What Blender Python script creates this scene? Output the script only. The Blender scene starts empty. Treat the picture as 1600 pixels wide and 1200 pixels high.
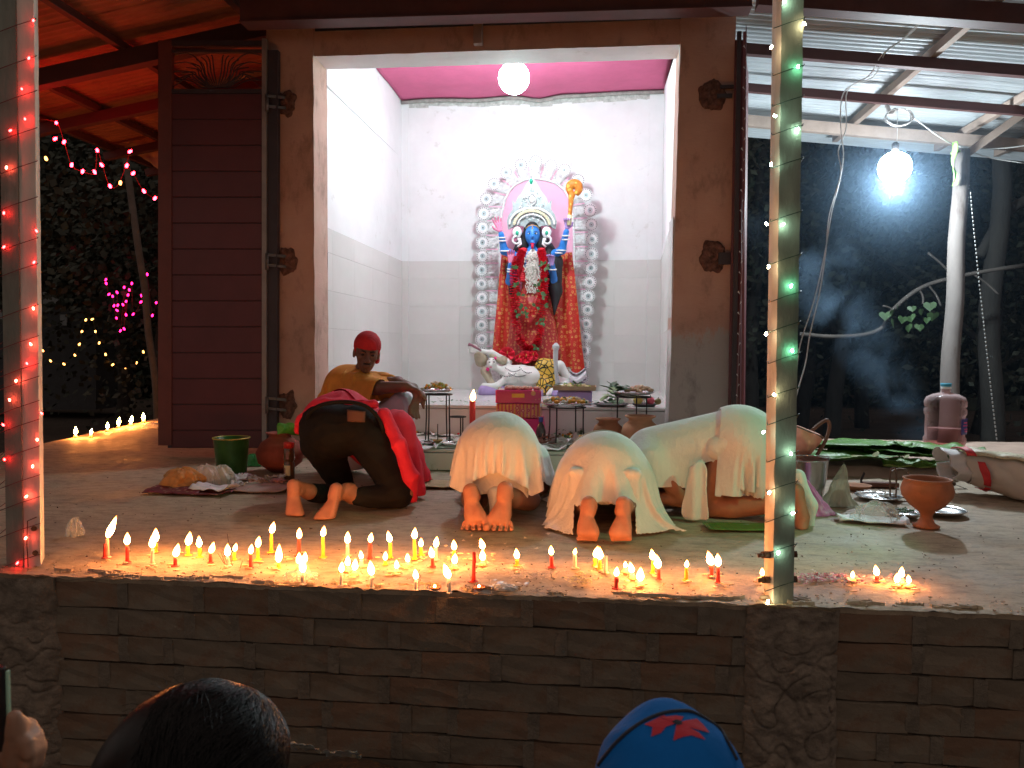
import bpy, bmesh, math, random
import numpy as np
from mathutils import Vector, Matrix, noise
R = random.Random(7)
S = bpy.context.scene
C = S.collection
PI = math.pi
# ------------------------------------------------------------ camera
CAMZ = 0.9
FPX = 1200.0
yaw, pitch, roll = math.atan(0.108), math.atan(57/1200), 0.006
fwd = Vector((-math.sin(yaw)*math.cos(pitch), math.cos(yaw)*math.cos(pitch), -math.sin(pitch)))
right = fwd.cross(Vector((0, 0, 1))).normalized()
up = right.cross(fwd).normalized()
r2 = right*math.cos(roll) + up*math.sin(roll)
u2 = -right*math.sin(roll) + up*math.cos(roll)
right, up = r2, u2
cd = bpy.data.cameras.new('camera'); cam = bpy.data.objects.new('camera', cd); C.objects.link(cam)
m = Matrix((right, up, -fwd)).transposed().to_4x4(); m.translation = Vector((0, 0, CAMZ)); cam.matrix_world = m
cd.sensor_width = 36; cd.lens = 27; cd.clip_end = 400; cd.clip_start = 0.05
cd.dof.use_dof = True; cd.dof.focus_distance = 4.5; cd.dof.aperture_fstop = 9.0
S.camera = cam
# ------------------------------------------------------------ world, exposure
W = bpy.data.worlds.new('World'); S.world = W; W.use_nodes = True
bg = W.node_tree.nodes['Background']; bg.inputs[0].default_value = (1.0, 0.80, 0.70, 1); bg.inputs[1].default_value = 0.14
S.view_settings.view_transform = 'Standard'; S.view_settings.look = 'None'
S.view_settings.exposure = 0.93; S.view_settings.gamma = 1.0
S.render.engine = 'CYCLES'
S.cycles.use_denoising = True
S.cycles.use_light_tree = True
S.cycles.max_bounces = 7; S.cycles.diffuse_bounces = 4; S.cycles.transparent_max_bounces = 12
S.cycles.sample_clamp_indirect = 6.0
S.cycles.volume_step_rate = 1.0; S.cycles.volume_max_steps = 128
S.cycles.caustics_reflective = False; S.cycles.caustics_refractive = False

def ray(px, py):
    return right*((px-800)/FPX) + up*(-(py-600)/FPX) + fwd
def at(px, py, Y):
    d = ray(px, py); k = Y/d.y
    return Vector((d.x*k, Y, CAMZ + d.z*k))
def fl(px, py, z=0.0):
    d = ray(px, py); k = (z-CAMZ)/d.z
    return Vector((d.x*k, d.y*k, z))
def atx(px, py, X):
    d = ray(px, py); k = X/d.x
    return Vector((X, d.y*k, CAMZ+d.z*k))

# lamps: two hanging bulbs, everything else glows by itself
BULB1 = at(803, 122, 7.0)
BULB2 = at(1398, 262, 7.3)
def lamp(name, loc, power, col, rad=0.03):
    l = bpy.data.lights.new(name, 'POINT'); l.energy = power; l.color = col; l.shadow_soft_size = rad
    o = bpy.data.objects.new(name, l); C.objects.link(o); o.location = loc
    return o

# ------------------------------------------------------------ materials
def srgb(*c):
    return tuple(((x/255)/12.92 if x/255 < 0.04045 else ((x/255+0.055)/1.055)**2.4) for x in c)
def nodes(name):
    mt = bpy.data.materials.new(name); mt.use_nodes = True
    nt = mt.node_tree; b = nt.nodes['Principled BSDF']
    return mt, nt, b
def tex(nt, kind, coord='Object', scale=(1, 1, 1), **kw):
    n = nt.nodes.new(kind)
    tc = nt.nodes.new('ShaderNodeTexCoord'); mp = nt.nodes.new('ShaderNodeMapping')
    mp.inputs['Scale'].default_value = scale
    nt.links.new(tc.outputs[coord], mp.inputs[0]); nt.links.new(mp.outputs[0], n.inputs['Vector'])
    for k, v in kw.items(): n.inputs[k].default_value = v
    return n
def ramp(nt, src, stops):
    r = nt.nodes.new('ShaderNodeValToRGB'); e = r.color_ramp.elements
    while len(e) < len(stops): e.new(0.5)
    for i, (p, c) in enumerate(stops):
        e[i].position = p; e[i].color = (*c, 1) if len(c) == 3 else c
    nt.links.new(src, r.inputs[0]); return r
def mixc(nt, fac, a, b, mode='MIX'):
    n = nt.nodes.new('ShaderNodeMix'); n.data_type = 'RGBA'; n.blend_type = mode
    for sock, v in ((n.inputs[0], fac), (n.inputs[6], a), (n.inputs[7], b)):
        if isinstance(v, (int, float)): sock.default_value = v
        elif isinstance(v, tuple): sock.default_value = (*v, 1)
        else: nt.links.new(v, sock)
    return n.outputs[2]
def bump(nt, b, src, strength, dist=0.01):
    n = nt.nodes.new('ShaderNodeBump'); n.inputs['Strength'].default_value = strength; n.inputs['Distance'].default_value = dist
    nt.links.new(src, n.inputs['Height']); nt.links.new(n.outputs[0], b.inputs['Normal']); return n
MC = {}
def M(name, col, rough=0.75, metal=0.0, var=0.18, scale=6.0, bmp=0.25, bscale=60.0, dist=0.004, stain=None, stretch=(1, 1, 1), coat=0, spec=None, sheen=0, trans=0, sub=0, rand=0.0):
    if name in MC: return MC[name]
    mt, nt, b = nodes(name)
    lo = tuple(max(0, c*(1-var)) for c in col); hi = tuple(min(1, c*(1+var)) for c in col)
    n = tex(nt, 'ShaderNodeTexNoise', scale=stretch, Scale=scale, Detail=6.0, Roughness=0.65)
    r = ramp(nt, n.outputs[0], [(0.3, lo), (0.7, hi)])
    out = r.outputs[0]
    if stain:
        n2 = tex(nt, 'ShaderNodeTexNoise', scale=stretch, Scale=stain[1], Detail=8.0, Roughness=0.7)
        f = ramp(nt, n2.outputs[0], [(stain[2], (0, 0, 0)), (stain[2]+0.12, (1, 1, 1))])
        out = mixc(nt, f.outputs[0], out, stain[0])
    if rand:
        oi = nt.nodes.new('ShaderNodeObjectInfo')
        rr = ramp(nt, oi.outputs['Random'], [(0, (1-rand,)*3), (1, (1+rand,)*3)])
        out = mixc(nt, 1.0, out, rr.outputs[0], 'MULTIPLY')
    nt.links.new(out, b.inputs['Base Color'])
    b.inputs['Roughness'].default_value = rough; b.inputs['Metallic'].default_value = metal
    if coat: b.inputs['Coat Weight'].default_value = coat
    if spec is not None: b.inputs['Specular IOR Level'].default_value = spec
    if sheen: b.inputs['Sheen Weight'].default_value = sheen
    if trans: b.inputs['Transmission Weight'].default_value = trans
    if sub:
        b.inputs['Subsurface Weight'].default_value = sub; b.inputs['Subsurface Scale'].default_value = 0.01
    if bmp:
        n3 = tex(nt, 'ShaderNodeTexNoise', scale=stretch, Scale=bscale, Detail=5.0, Roughness=0.7)
        bump(nt, b, n3.outputs[0], bmp, dist)
    MC[name] = mt; return mt
def emit(name, col, strength):
    if name in MC: return MC[name]
    mt, nt, b = nodes(name)
    b.inputs['Base Color'].default_value = (*col, 1)
    b.inputs['Emission Color'].default_value = (*col, 1); b.inputs['Emission Strength'].default_value = strength
    MC[name] = mt; return mt
def plastic(name, col=(0.9, 0.92, 0.92), opac=0.25, rough=0.12, bscale=30):
    if name in MC: return MC[name]
    mt, nt, b = nodes(name)
    b.inputs['Base Color'].default_value = (*col, 1); b.inputs['Roughness'].default_value = rough
    n = tex(nt, 'ShaderNodeTexNoise', Scale=bscale, Detail=4.0)
    bump(nt, b, n.outputs[0], 0.9, 0.01)
    tr = nt.nodes.new('ShaderNodeBsdfTransparent'); tr.inputs[0].default_value = (min(1, col[0]+.05), min(1, col[1]+.05), min(1, col[2]+.05), 1)
    mx = nt.nodes.new('ShaderNodeMixShader')
    lw = nt.nodes.new('ShaderNodeLayerWeight'); lw.inputs[0].default_value = 0.22
    ma = nt.nodes.new('ShaderNodeMath'); ma.operation = 'ADD'; ma.use_clamp = True; ma.inputs[1].default_value = opac
    nt.links.new(lw.outputs['Facing'], ma.inputs[0]); nt.links.new(ma.outputs[0], mx.inputs[0])
    nt.links.new(tr.outputs[0], mx.inputs[1]); nt.links.new(b.outputs[0], mx.inputs[2])
    nt.links.new(mx.outputs[0], nt.nodes['Material Output'].inputs[0])
    MC[name] = mt; return mt

# ------------------------------------------------------------ mesh helpers
class MB:
    def __init__(s): s.v = []; s.f = []; s.sm = []
    def add(s, vs, fs, smooth=False):
        o = len(s.v); s.v += [tuple(v) for v in vs]
        for f in fs: s.f.append(tuple(i+o for i in f)); s.sm.append(smooth)
        return s
    def box(s, c, size, rz=0, jitter=0, rot=None):
        hx, hy, hz = size[0]/2, size[1]/2, size[2]/2
        mt = rot if rot is not None else Matrix.Rotation(rz, 3, 'Z')
        vs = []
        for x, y, z in ((-1,-1,-1),(1,-1,-1),(1,1,-1),(-1,1,-1),(-1,-1,1),(1,-1,1),(1,1,1),(-1,1,1)):
            p = Vector((x*hx, y*hy, z*hz))
            if jitter: p += Vector([R.uniform(-jitter, jitter) for _ in range(3)])
            vs.append(Vector(c) + mt @ p)
        return s.add(vs, [(3,2,1,0),(4,5,6,7),(0,1,5,4),(1,2,6,5),(2,3,7,6),(3,0,4,7)])
    def hexa(s, a, b):   # two quads (4 points each) joined into a solid
        return s.add(list(a)+list(b), [(3,2,1,0),(4,5,6,7),(0,1,5,4),(1,2,6,5),(2,3,7,6),(3,0,4,7)])
    def beam(s, a, b, w, h):   # rectangular bar from a to b, w sideways, h upright
        a, b = Vector(a), Vector(b); d = (b-a).normalized()
        side = d.cross(Vector((0,0,1)))
        if side.length < 0.1: side = Vector((1,0,0))
        side.normalize(); u = side.cross(d).normalized()
        q = [side*sx*w/2 + u*sz*h/2 for sx, sz in ((-1,-1),(1,-1),(1,1),(-1,1))]
        return s.hexa([a+p for p in q], [b+p for p in q])
    def tube(s, pts, r, n=6, caps=True, smooth=True):
        pts = [Vector(p) for p in pts]; k = len(pts)
        rr = r if isinstance(r, (list, tuple)) else [r]*k
        vs = []; prev = None
        for i, p in enumerate(pts):
            d = (pts[min(i+1, k-1)] - pts[max(i-1, 0)])
            d = d.normalized() if d.length > 1e-9 else Vector((0,0,1))
            if prev is None:
                a = d.orthogonal().normalized()
            else:
                a = prev - d*prev.dot(d)
                a = a.normalized() if a.length > 1e-6 else d.orthogonal().normalized()
            prev = a; b = d.cross(a)
            for j in range(n):
                t = 2*PI*j/n; vs.append(p + (a*math.cos(t)+b*math.sin(t))*rr[i])
        fs = [(i*n+j, i*n+(j+1) % n, (i+1)*n+(j+1) % n, (i+1)*n+j) for i in range(k-1) for j in range(n)]
        if caps: fs += [tuple(range(n))[::-1], tuple((k-1)*n+j for j in range(n))]
        return s.add(vs, fs, smooth)
    def lathe(s, prof, n=20, c=(0,0,0), axis=None, sx=1, sy=1, smooth=True):
        c = Vector(c); vs = []
        q = Vector((0,0,1)).rotation_difference(Vector(axis)).to_matrix() if axis is not None else Matrix.Identity(3)
        for r, z in prof:
            for j in range(n):
                t = 2*PI*j/n; vs.append(c + q @ Vector((r*math.cos(t)*sx, r*math.sin(t)*sy, z)))
        k = len(prof)
        fs = [(i*n+j, i*n+(j+1) % n, (i+1)*n+(j+1) % n, (i+1)*n+j) for i in range(k-1) for j in range(n)]
        if prof[0][0] > 1e-5: fs.append(tuple(range(n))[::-1])
        if prof[-1][0] > 1e-5: fs.append(tuple((k-1)*n+j for j in range(n)))
        return s.add(vs, fs, smooth)
    def ball(s, c, r, n=10, m_=6, smooth=True):
        rx, ry, rz = r if isinstance(r, (tuple, list)) else (r, r, r)
        prof = [(math.sin(PI*i/m_), -math.cos(PI*i/m_)) for i in range(m_+1)]
        vs = [Vector(c)+Vector((p*math.cos(2*PI*j/n)*rx, p*math.sin(2*PI*j/n)*ry, z*rz)) for p, z in prof for j in range(n)]
        fs = [(i*n+j, i*n+(j+1) % n, (i+1)*n+(j+1) % n, (i+1)*n+j) for i in range(m_) for j in range(n)]
        return s.add(vs, fs, smooth)
    def ngon(s, pts, th, d=(0,1,0), smooth=False):   # flat outline given thickness along d
        pts = [Vector(p) for p in pts]; d = Vector(d).normalized()*th; n = len(pts)
        vs = pts + [p+d for p in pts]
        fs = [tuple(range(n)), tuple(range(2*n-1, n-1, -1))] + [(i, i+n, (i+1) % n+n, (i+1) % n) for i in range(n)]
        return s.add(vs, fs, smooth)
    def sheet(s, f, nu, nv, th=0.0, smooth=True):   # parametric surface f(u,v), u,v in 0..1
        vs = [Vector(f(i/nu, j/nv)) for i in range(nu+1) for j in range(nv+1)]
        w = nv+1
        fs = [(i*w+j, (i+1)*w+j, (i+1)*w+j+1, i*w+j+1) for i in range(nu) for j in range(nv)]
        if th:
            nn = [Vector((0,0,0)) for _ in vs]
            for q in fs:
                nrm = (vs[q[2]]-vs[q[0]]).cross(vs[q[3]]-vs[q[1]])
                for i in q: nn[i] += nrm
            k = len(vs); vs = vs + [v - (n_.normalized() if n_.length > 0 else Vector((0,0,1)))*th for v, n_ in zip(vs, nn)]
            fs2 = [tuple(i+k for i in q[::-1]) for q in fs]
            rim = [(i*w, (i+1)*w) for i in range(nu)][::1]
            e = []
            for i in range(nu): e += [((i+1)*w, i*w), (i*w+nv, (i+1)*w+nv)]
            for j in range(nv): e += [(j, j+1), (nu*w+j+1, nu*w+j)]
            fs = fs + fs2 + [(a, b, b+k, a+k) for a, b in e]
        return s.add(vs, fs, smooth)
    def build(s, name, mat, parent=None, bevel=0, sub=0):
        me = bpy.data.meshes.new(name); me.from_pydata(s.v, [], s.f); me.update()
        me.polygons.foreach_set('use_smooth', s.sm)
        bm = bmesh.new(); bm.from_mesh(me); bmesh.ops.recalc_face_normals(bm, faces=bm.faces)
        if bevel: bmesh.ops.bevel(bm, geom=bm.edges[:]+bm.verts[:], offset=bevel, segments=1, affect='EDGES', clamp_overlap=True)
        bm.to_mesh(me); bm.free()
        return link(name, me, mat, parent)
def link(name, me, mat, parent=None):
    o = bpy.data.objects.new(name, me); C.objects.link(o)
    if mat is not None:
        me.materials.clear()
        for x in (mat if isinstance(mat, (list, tuple)) else [mat]): me.materials.append(x)
    if parent is not None: o.parent = parent
    return o
def tag(o, label=None, cat=None, group=None, kind=None):
    if label: o['label'] = label
    if cat: o['category'] = cat
    if group: o['group'] = group
    if kind: o['kind'] = kind
    return o
def thing(name, label, cat, loc=(0,0,0), rz=0, group=None):
    o = bpy.data.objects.new(name, None); C.objects.link(o); o.empty_display_size = 0.05
    o.location = loc; o.rotation_euler = (0, 0, rz)
    return tag(o, label, cat, group)
def struct(o): o['kind'] = 'structure'; return o
def copy_tree(o, parent=None):
    c = o.copy(); C.objects.link(c)
    if parent is not None: c.parent = parent
    for ch in list(o.children): copy_tree(ch, c)
    return c
def inst(src, name, parent, loc, rot=(0,0,0), scale=(1,1,1), mat=None):
    o = bpy.data.objects.new(name, src); C.objects.link(o); o.parent = parent
    o.location = loc; o.rotation_euler = rot; o.scale = scale
    return o
def mesh_of(mb, name, mat, bevel=0):
    o = mb.build(name, mat, None, bevel); me = o.data; bpy.data.objects.remove(o); return me
def arc(f, n): return [Vector(f(i/(n-1))) for i in range(n)]
def spline(pts, n=8):
    pts = [Vector(p) for p in pts]; out = []
    P = [pts[0]*2-pts[1]] + pts + [pts[-1]*2-pts[-2]]
    for i in range(1, len(P)-2):
        p0, p1, p2, p3 = P[i-1:i+3]
        for k in range(n):
            t = k/n; out.append(0.5*((2*p1)+(p2-p0)*t+(2*p0-5*p1+4*p2-p3)*t*t+(3*p1-p0-3*p2+p3)*t**3))
    out.append(pts[-1]); return out

# ------------------------------------------------------------ signed-distance modelling (surface nets)
def vnoise(P, scale, seed=0):
    q = P*scale + seed*17.31; i = np.floor(q).astype(np.int64); f = q-i; f = f*f*(3-2*f)
    def h(a, b, c):
        n = (a*73856093) ^ (b*19349663) ^ (c*83492791) ^ (seed*2654435)
        n = (n ^ (n >> 13))*1274126177; n = n ^ (n >> 16)
        return (n & 0xffff)/65535.0
    x, y, z = i[..., 0], i[..., 1], i[..., 2]; fx, fy, fz = f[..., 0], f[..., 1], f[..., 2]
    r = 0
    for a in (0, 1):
        for b in (0, 1):
            for c in (0, 1):
                w = (fx if a else 1-fx)*(fy if b else 1-fy)*(fz if c else 1-fz)
                r = r + w*h(x+a, y+b, z+c)
    return r*2-1
def capsule(a, b, ra, rb=None):
    rb = ra if rb is None else rb; a = np.array(a, float); b = np.array(b, float); m_ = max(ra, rb)
    def f(P):
        ba = b-a; pa = P-a; t = np.clip((pa@ba)/max(ba@ba, 1e-9), 0, 1)
        return np.linalg.norm(pa-t[..., None]*ba, axis=-1) - (ra+(rb-ra)*t)
    return (np.minimum(a, b)-m_, np.maximum(a, b)+m_, f)
def ell(c, r, rot=None):
    c = np.array(c, float); r = np.array(r, float); m_ = r.max()
    Rm = np.array(rot) if rot is not None else None
    def f(P):
        q = P-c
        if Rm is not None: q = q@Rm
        k0 = np.linalg.norm(q/r, axis=-1); k1 = np.linalg.norm(q/(r*r), axis=-1)
        return k0*(k0-1)/np.maximum(k1, 1e-9)
    return (c-m_, c+m_, f)
def rotm(x=0, y=0, z=0):
    return (Matrix.Rotation(z, 3, 'Z') @ Matrix.Rotation(y, 3, 'Y') @ Matrix.Rotation(x, 3, 'X'))
def sdf(name, prims, mat, parent=None, res=0.01, k=0.02, post=None, pad=0.03, only=None, smooth=True):
    """prims: list of (lo, hi, f[, k]); smooth union, optional post(P, d), surface nets."""
    lo = np.min([p[0] for p in prims], axis=0)-pad; hi = np.max([p[1] for p in prims], axis=0)+pad
    n = np.ceil((hi-lo)/res).astype(int)+1
    ax = [lo[i]+np.arange(n[i])*res for i in range(3)]
    D = np.full(n, 0.3)
    for p in prims:
        kk = p[3] if len(p) > 3 else k
        m_ = kk+res*3+0.02
        s0 = np.maximum(0, np.floor((p[0]-m_-lo)/res).astype(int)); s1 = np.minimum(n, np.ceil((p[1]+m_-lo)/res).astype(int)+1)
        sl = tuple(slice(s0[i], s1[i]) for i in range(3))
        P = np.stack(np.meshgrid(ax[0][sl[0]], ax[1][sl[1]], ax[2][sl[2]], indexing='ij'), -1)
        d = p[2](P); c = D[sl]
        h = np.maximum(kk-np.abs(c-d), 0)/kk
        D[sl] = np.minimum(c, d)-h*h*kk*0.25
    if post is not None:
        idx = np.nonzero(np.abs(D) < 0.29)
        P = np.stack([ax[i][idx[i]] for i in range(3)], -1)
        D[idx] = post(P, D[idx])
    D[0], D[-1] = 0.3, 0.3; D[:, 0], D[:, -1] = 0.3, 0.3; D[:, :, 0], D[:, :, -1] = 0.3, 0.3
    ins = D < 0
    c8 = ins[:-1,:-1,:-1].astype(int)
    for dx, dy, dz in ((1,0,0),(0,1,0),(0,0,1),(1,1,0),(1,0,1),(0,1,1),(1,1,1)):
        c8 = c8 + ins[dx:n[0]-1+dx, dy:n[1]-1+dy, dz:n[2]-1+dz]
    act = (c8 > 0) & (c8 < 8)
    ci = np.argwhere(act); vid = np.full(act.shape, -1); vid[act] = np.arange(len(ci))
    acc = np.zeros((len(ci), 3)); cnt = np.zeros(len(ci))
    cr = [(0,0,0),(1,0,0),(0,1,0),(1,1,0),(0,0,1),(1,0,1),(0,1,1),(1,1,1)]
    for a, b in ((0,1),(2,3),(4,5),(6,7),(0,2),(1,3),(4,6),(5,7),(0,4),(1,5),(2,6),(3,7)):
        A = ci+cr[a]; B = ci+cr[b]
        da = D[A[:,0],A[:,1],A[:,2]]; db = D[B[:,0],B[:,1],B[:,2]]
        x = (da < 0) != (db < 0); t = np.where(x, da/np.where(x, da-db, 1), 0)
        p = A+(B-A)*t[:,None]; acc[x] += p[x]; cnt[x] += 1
    V = lo+(acc/np.maximum(cnt, 1)[:,None])*res
    F = []
    for axn in range(3):
        sl0 = [slice(1, n[i]-1) for i in range(3)]; sl0[axn] = slice(0, n[axn]-1)
        sl1 = list(sl0); sl1[axn] = slice(1, n[axn])
        a = ins[tuple(sl0)]; b = ins[tuple(sl1)]
        off = np.array([1, 1, 1]); off[axn] = 0
        e = np.argwhere(a != b)+off; flip = (a != b); s_ = a[flip]
        o1, o2 = (axn+1) % 3, (axn+2) % 3
        d1 = np.zeros(3, int); d1[o1] = 1; d2 = np.zeros(3, int); d2[o2] = 1
        g = lambda q: vid[q[:,0], q[:,1], q[:,2]]
        q0, q1, q2, q3 = g(e-d1-d2), g(e-d2), g(e), g(e-d1)
        Q = np.stack([q0, q1, q2, q3], 1); Q[~s_] = Q[~s_][:, ::-1]
        F.append(Q)
    F = np.concatenate(F); F = F[(F >= 0).all(1)]
    me = bpy.data.meshes.new(name)
    me.vertices.add(len(V)); me.vertices.foreach_set('co', V.ravel())
    me.loops.add(len(F)*4); me.loops.foreach_set('vertex_index', F.ravel().astype(np.int32))
    me.polygons.add(len(F)); me.polygons.foreach_set('loop_start', (np.arange(len(F))*4).astype(np.int32))
    me.polygons.foreach_set('use_smooth', np.full(len(F), smooth))
    me.update(calc_edges=True); me.validate()
    return link(name, me, mat, parent)
def folds(P, d, dirv, freq, amp, seed=1, warp=0.35, wscale=4.0, band=0.06):
    """cloth folds: irregular warped creases running mostly across dirv, fading in and out"""
    m_ = np.abs(d) < band
    Q = P[m_]; dv = np.array(dirv, float); dv /= np.linalg.norm(dv)
    Q2 = Q-np.outer(Q@dv, dv)*0.0
    w = vnoise(Q, wscale, seed)*warp*1.6+vnoise(Q, wscale*2.3, seed+5)*warp*0.7
    t_ = (Q@dv)
    ph = t_*freq*(0.75+0.5*vnoise(Q, wscale*0.5, seed+3))+w*6.28
    rdg = 1-np.abs(np.sin(ph*0.5))
    env = np.clip(vnoise(Q, wscale*1.1, seed+9)*1.6+0.25, 0, 1)
    # fine creases from stretched ridged noise
    S3 = Q*np.array([1.0, 1.0, 1.0])*1.0; S3 = S3+np.outer(t_, dv)*1.5
    rn = 1-np.abs(vnoise(S3, wscale*3.2, seed+20)); rn = np.clip((rn-0.72)/0.28, 0, 1)**1.5
    d = d.copy(); d[m_] -= amp*0.62*(rdg**1.6)*env + amp*0.16*rn - amp*0.2
    return d
# ------------------------------------------------------------ cloth draped over signed-distance bodies (position based dynamics)
def drape_cloth(name, prims, mat, parent, centre, size, h0, rz=0.0, nx=84, ny=84, steps=170, floor=0.006, power=6.0, margin=0.008, k=0.04, shape=None, pinz=None, iters=10, th=0.003, bend=0.25, noise_amp=0.01, seed=1, trim=None):
    """a sheet (rounded rectangle) falls from height h0 onto the bodies and hangs in real folds"""
    lo = np.min([p[0] for p in prims], axis=0)-.12; hi = np.max([p[1] for p in prims], axis=0)+.12
    res = .02; n = np.ceil((hi-lo)/res).astype(int)+1; ax = [lo[i]+np.arange(n[i])*res for i in range(3)]
    P = np.stack(np.meshgrid(*ax, indexing='ij'), -1); D = np.full(n, .5)
    for p in prims:
        d = p[2](P); h = np.maximum(k-np.abs(D-d), 0)/k; D = np.minimum(D, d)-h*h*k*.25
    G = np.stack(np.gradient(D, res), -1)
    def samp(A, X):
        q = (X-lo)/res; q = np.clip(q, 0, np.array(n)-1.001); i = q.astype(int); f = q-i; r = 0
        for a in (0, 1):
            for b in (0, 1):
                for c in (0, 1):
                    w = (f[:, 0] if a else 1-f[:, 0])*(f[:, 1] if b else 1-f[:, 1])*(f[:, 2] if c else 1-f[:, 2])
                    v = A[i[:, 0]+a, i[:, 1]+b, i[:, 2]+c]; r = r+(w[:, None]*v if v.ndim == 2 else w*v)
        return r
    U, V = np.meshgrid(np.linspace(-1, 1, nx), np.linspace(-1, 1, ny), indexing='ij')
    # squircle mapping keeps the grid regular but rounds the corners
    kx = U*np.sqrt(np.maximum(0, 1-V*V/power)); ky = V*np.sqrt(np.maximum(0, 1-U*U/power))
    if shape is not None: kx, ky = shape(kx, ky)
    X = np.stack([kx*size[0]/2, ky*size[1]/2, np.zeros_like(kx)], -1)
    c, s_ = math.cos(rz), math.sin(rz); X = np.stack([X[..., 0]*c-X[..., 1]*s_+centre[0], X[..., 0]*s_+X[..., 1]*c+centre[1], X[..., 2]+h0], -1)
    X = X.reshape(-1, 3); rest0 = X.copy(); X[:, 2] += noise_amp*vnoise(X, 7, seed)
    idx = np.arange(nx*ny).reshape(nx, ny); cons = []
    def addc(a, b, w):
        a = a.ravel(); b = b.ravel(); cons.append((a, b, np.linalg.norm(rest0[a]-rest0[b], axis=1), w))
    for o in (0, 1):
        addc(idx[o:-1:2, :], idx[o+1::2, :], 1.0) if idx[o:-1:2, :].shape == idx[o+1::2, :].shape else addc(idx[o:-1:2, :], idx[o+1:nx:2, :][:idx[o:-1:2, :].shape[0]], 1.0)
        addc(idx[:, o:-1:2], idx[:, o+1:ny:2][:, :idx[:, o:-1:2].shape[1]], 1.0)
        a = idx[o:-1:2, :-1]; b = idx[o+1:nx:2, 1:][:a.shape[0]]; addc(a, b, .45)
        a = idx[o:-1:2, 1:]; b = idx[o+1:nx:2, :-1][:a.shape[0]]; addc(a, b, .45)
    for o in (0, 1, 2, 3):
        a = idx[o:nx-2:4, :]; b = idx[o+2:nx:4, :][:a.shape[0]]; a = a[:b.shape[0]]; addc(a, b, bend)
        a = idx[:, o:ny-2:4]; b = idx[:, o+2:ny:4][:, :a.shape[1]]; a = a[:, :b.shape[1]]; addc(a, b, bend)
    Xp = X.copy(); g_ = np.array([0, 0, -9.8])*(1/60)**2*.16
    for st in range(steps):
        vel = (X-Xp)*.975; sp = np.linalg.norm(vel, axis=1, keepdims=True); vel *= np.minimum(1, .03/np.maximum(sp, 1e-9))
        Xp = X.copy(); X = X+vel+g_*(1 if st < steps-12 else .6)
        for it in range(iters):
            for a, b, L, w in cons:
                d = X[b]-X[a]; l = np.linalg.norm(d, axis=1); corr = (d*((l-L)/np.maximum(l, 1e-9)*.5*w)[:, None]); X[a] += corr; X[b] -= corr
            if it % 3 == 2:
                d = samp(D, X); m_ = d < margin
                if m_.any():
                    gr_ = samp(G, X[m_]); gr_ /= np.maximum(np.linalg.norm(gr_, axis=1, keepdims=True), 1e-6); X[m_] += gr_*(margin-d[m_])[:, None]
                    if it == iters-1 or it+3 > iters-1: Xp[m_] += (X[m_]-Xp[m_])*.55
                z_ = X[:, 2] < floor; X[z_, 2] = floor; Xp[z_, :2] += (X[z_, :2]-Xp[z_, :2])*.8
    Xg = X.reshape(nx, ny, 3)
    for _ in range(1):   # light smoothing
        A = Xg.copy(); A[1:-1, 1:-1] = Xg[1:-1, 1:-1]*.5+(Xg[2:, 1:-1]+Xg[:-2, 1:-1]+Xg[1:-1, 2:]+Xg[1:-1, :-2])*.125; Xg = A
    X = Xg.reshape(-1, 3)
    q = np.stack([idx[:-1, :-1].ravel(), idx[1:, :-1].ravel(), idx[1:, 1:].ravel(), idx[:-1, 1:].ravel()], 1)
    if trim is not None: q = q[~trim(X[q].mean(1))]
    nrm = np.zeros_like(X); fn = np.cross(X[q[:, 2]]-X[q[:, 0]], X[q[:, 3]]-X[q[:, 1]]); 
    for j in range(4): np.add.at(nrm, q[:, j], fn)
    nrm /= np.maximum(np.linalg.norm(nrm, axis=1, keepdims=True), 1e-9)
    N_ = len(X); Y_ = X-nrm*th; rim = []
    for L in () if trim is not None else (idx[:, 0], idx[-1, :], idx[::-1, -1], idx[0, ::-1]): rim += [(L[i+1], L[i], L[i]+N_, L[i+1]+N_) for i in range(len(L)-1)]
    me = bpy.data.meshes.new(name); me.from_pydata([tuple(v) for v in np.concatenate([X, Y_])], [], [tuple(f) for f in q]+[tuple(f[::-1]+N_) for f in q]+[tuple(f) for f in rim])
    if trim is not None:
        from collections import Counter
        ec = Counter(); 
        for f in q:
            for a, b in zip(f, np.roll(f, -1)): ec[(int(a), int(b))] += 1
        ex = [(b, a, a+N_, b+N_) for (a, b) in ec if (b, a) not in ec]
        bpy.data.meshes.remove(me); me = bpy.data.meshes.new(name); me.from_pydata([tuple(v) for v in np.concatenate([X, Y_])], [], [tuple(int(i) for i in f) for f in q]+[tuple(int(i) for i in f[::-1]+N_) for f in q]+ex)
    me.polygons.foreach_set('use_smooth', [True]*len(me.polygons)); me.update()
    bm = bmesh.new(); bm.from_mesh(me); bmesh.ops.delete(bm, geom=[v for v in bm.verts if not v.link_faces], context='VERTS'); bmesh.ops.recalc_face_normals(bm, faces=bm.faces); bm.to_mesh(me); bm.free()
    o = link(name, me, mat, parent); md = o.modifiers.new('smooth', 'SUBSURF'); md.levels = 1; md.render_levels = 1
    return o
# ============================================================ GROUND AND PLATFORM
YE = 2.76
mat_soil = M('soil', (0.05, 0.035, 0.025), 0.95, var=0.4, scale=2, bmp=0.8, bscale=14, dist=0.03)
gnd = MB()
gnd.sheet(lambda u, v: (-60+120*u, -20+90*v, -0.86 + 0.03*noise.noise((u*40, v*30, 0))), 60, 45).build('ground', mat_soil).__setitem__('kind', 'structure')

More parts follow.
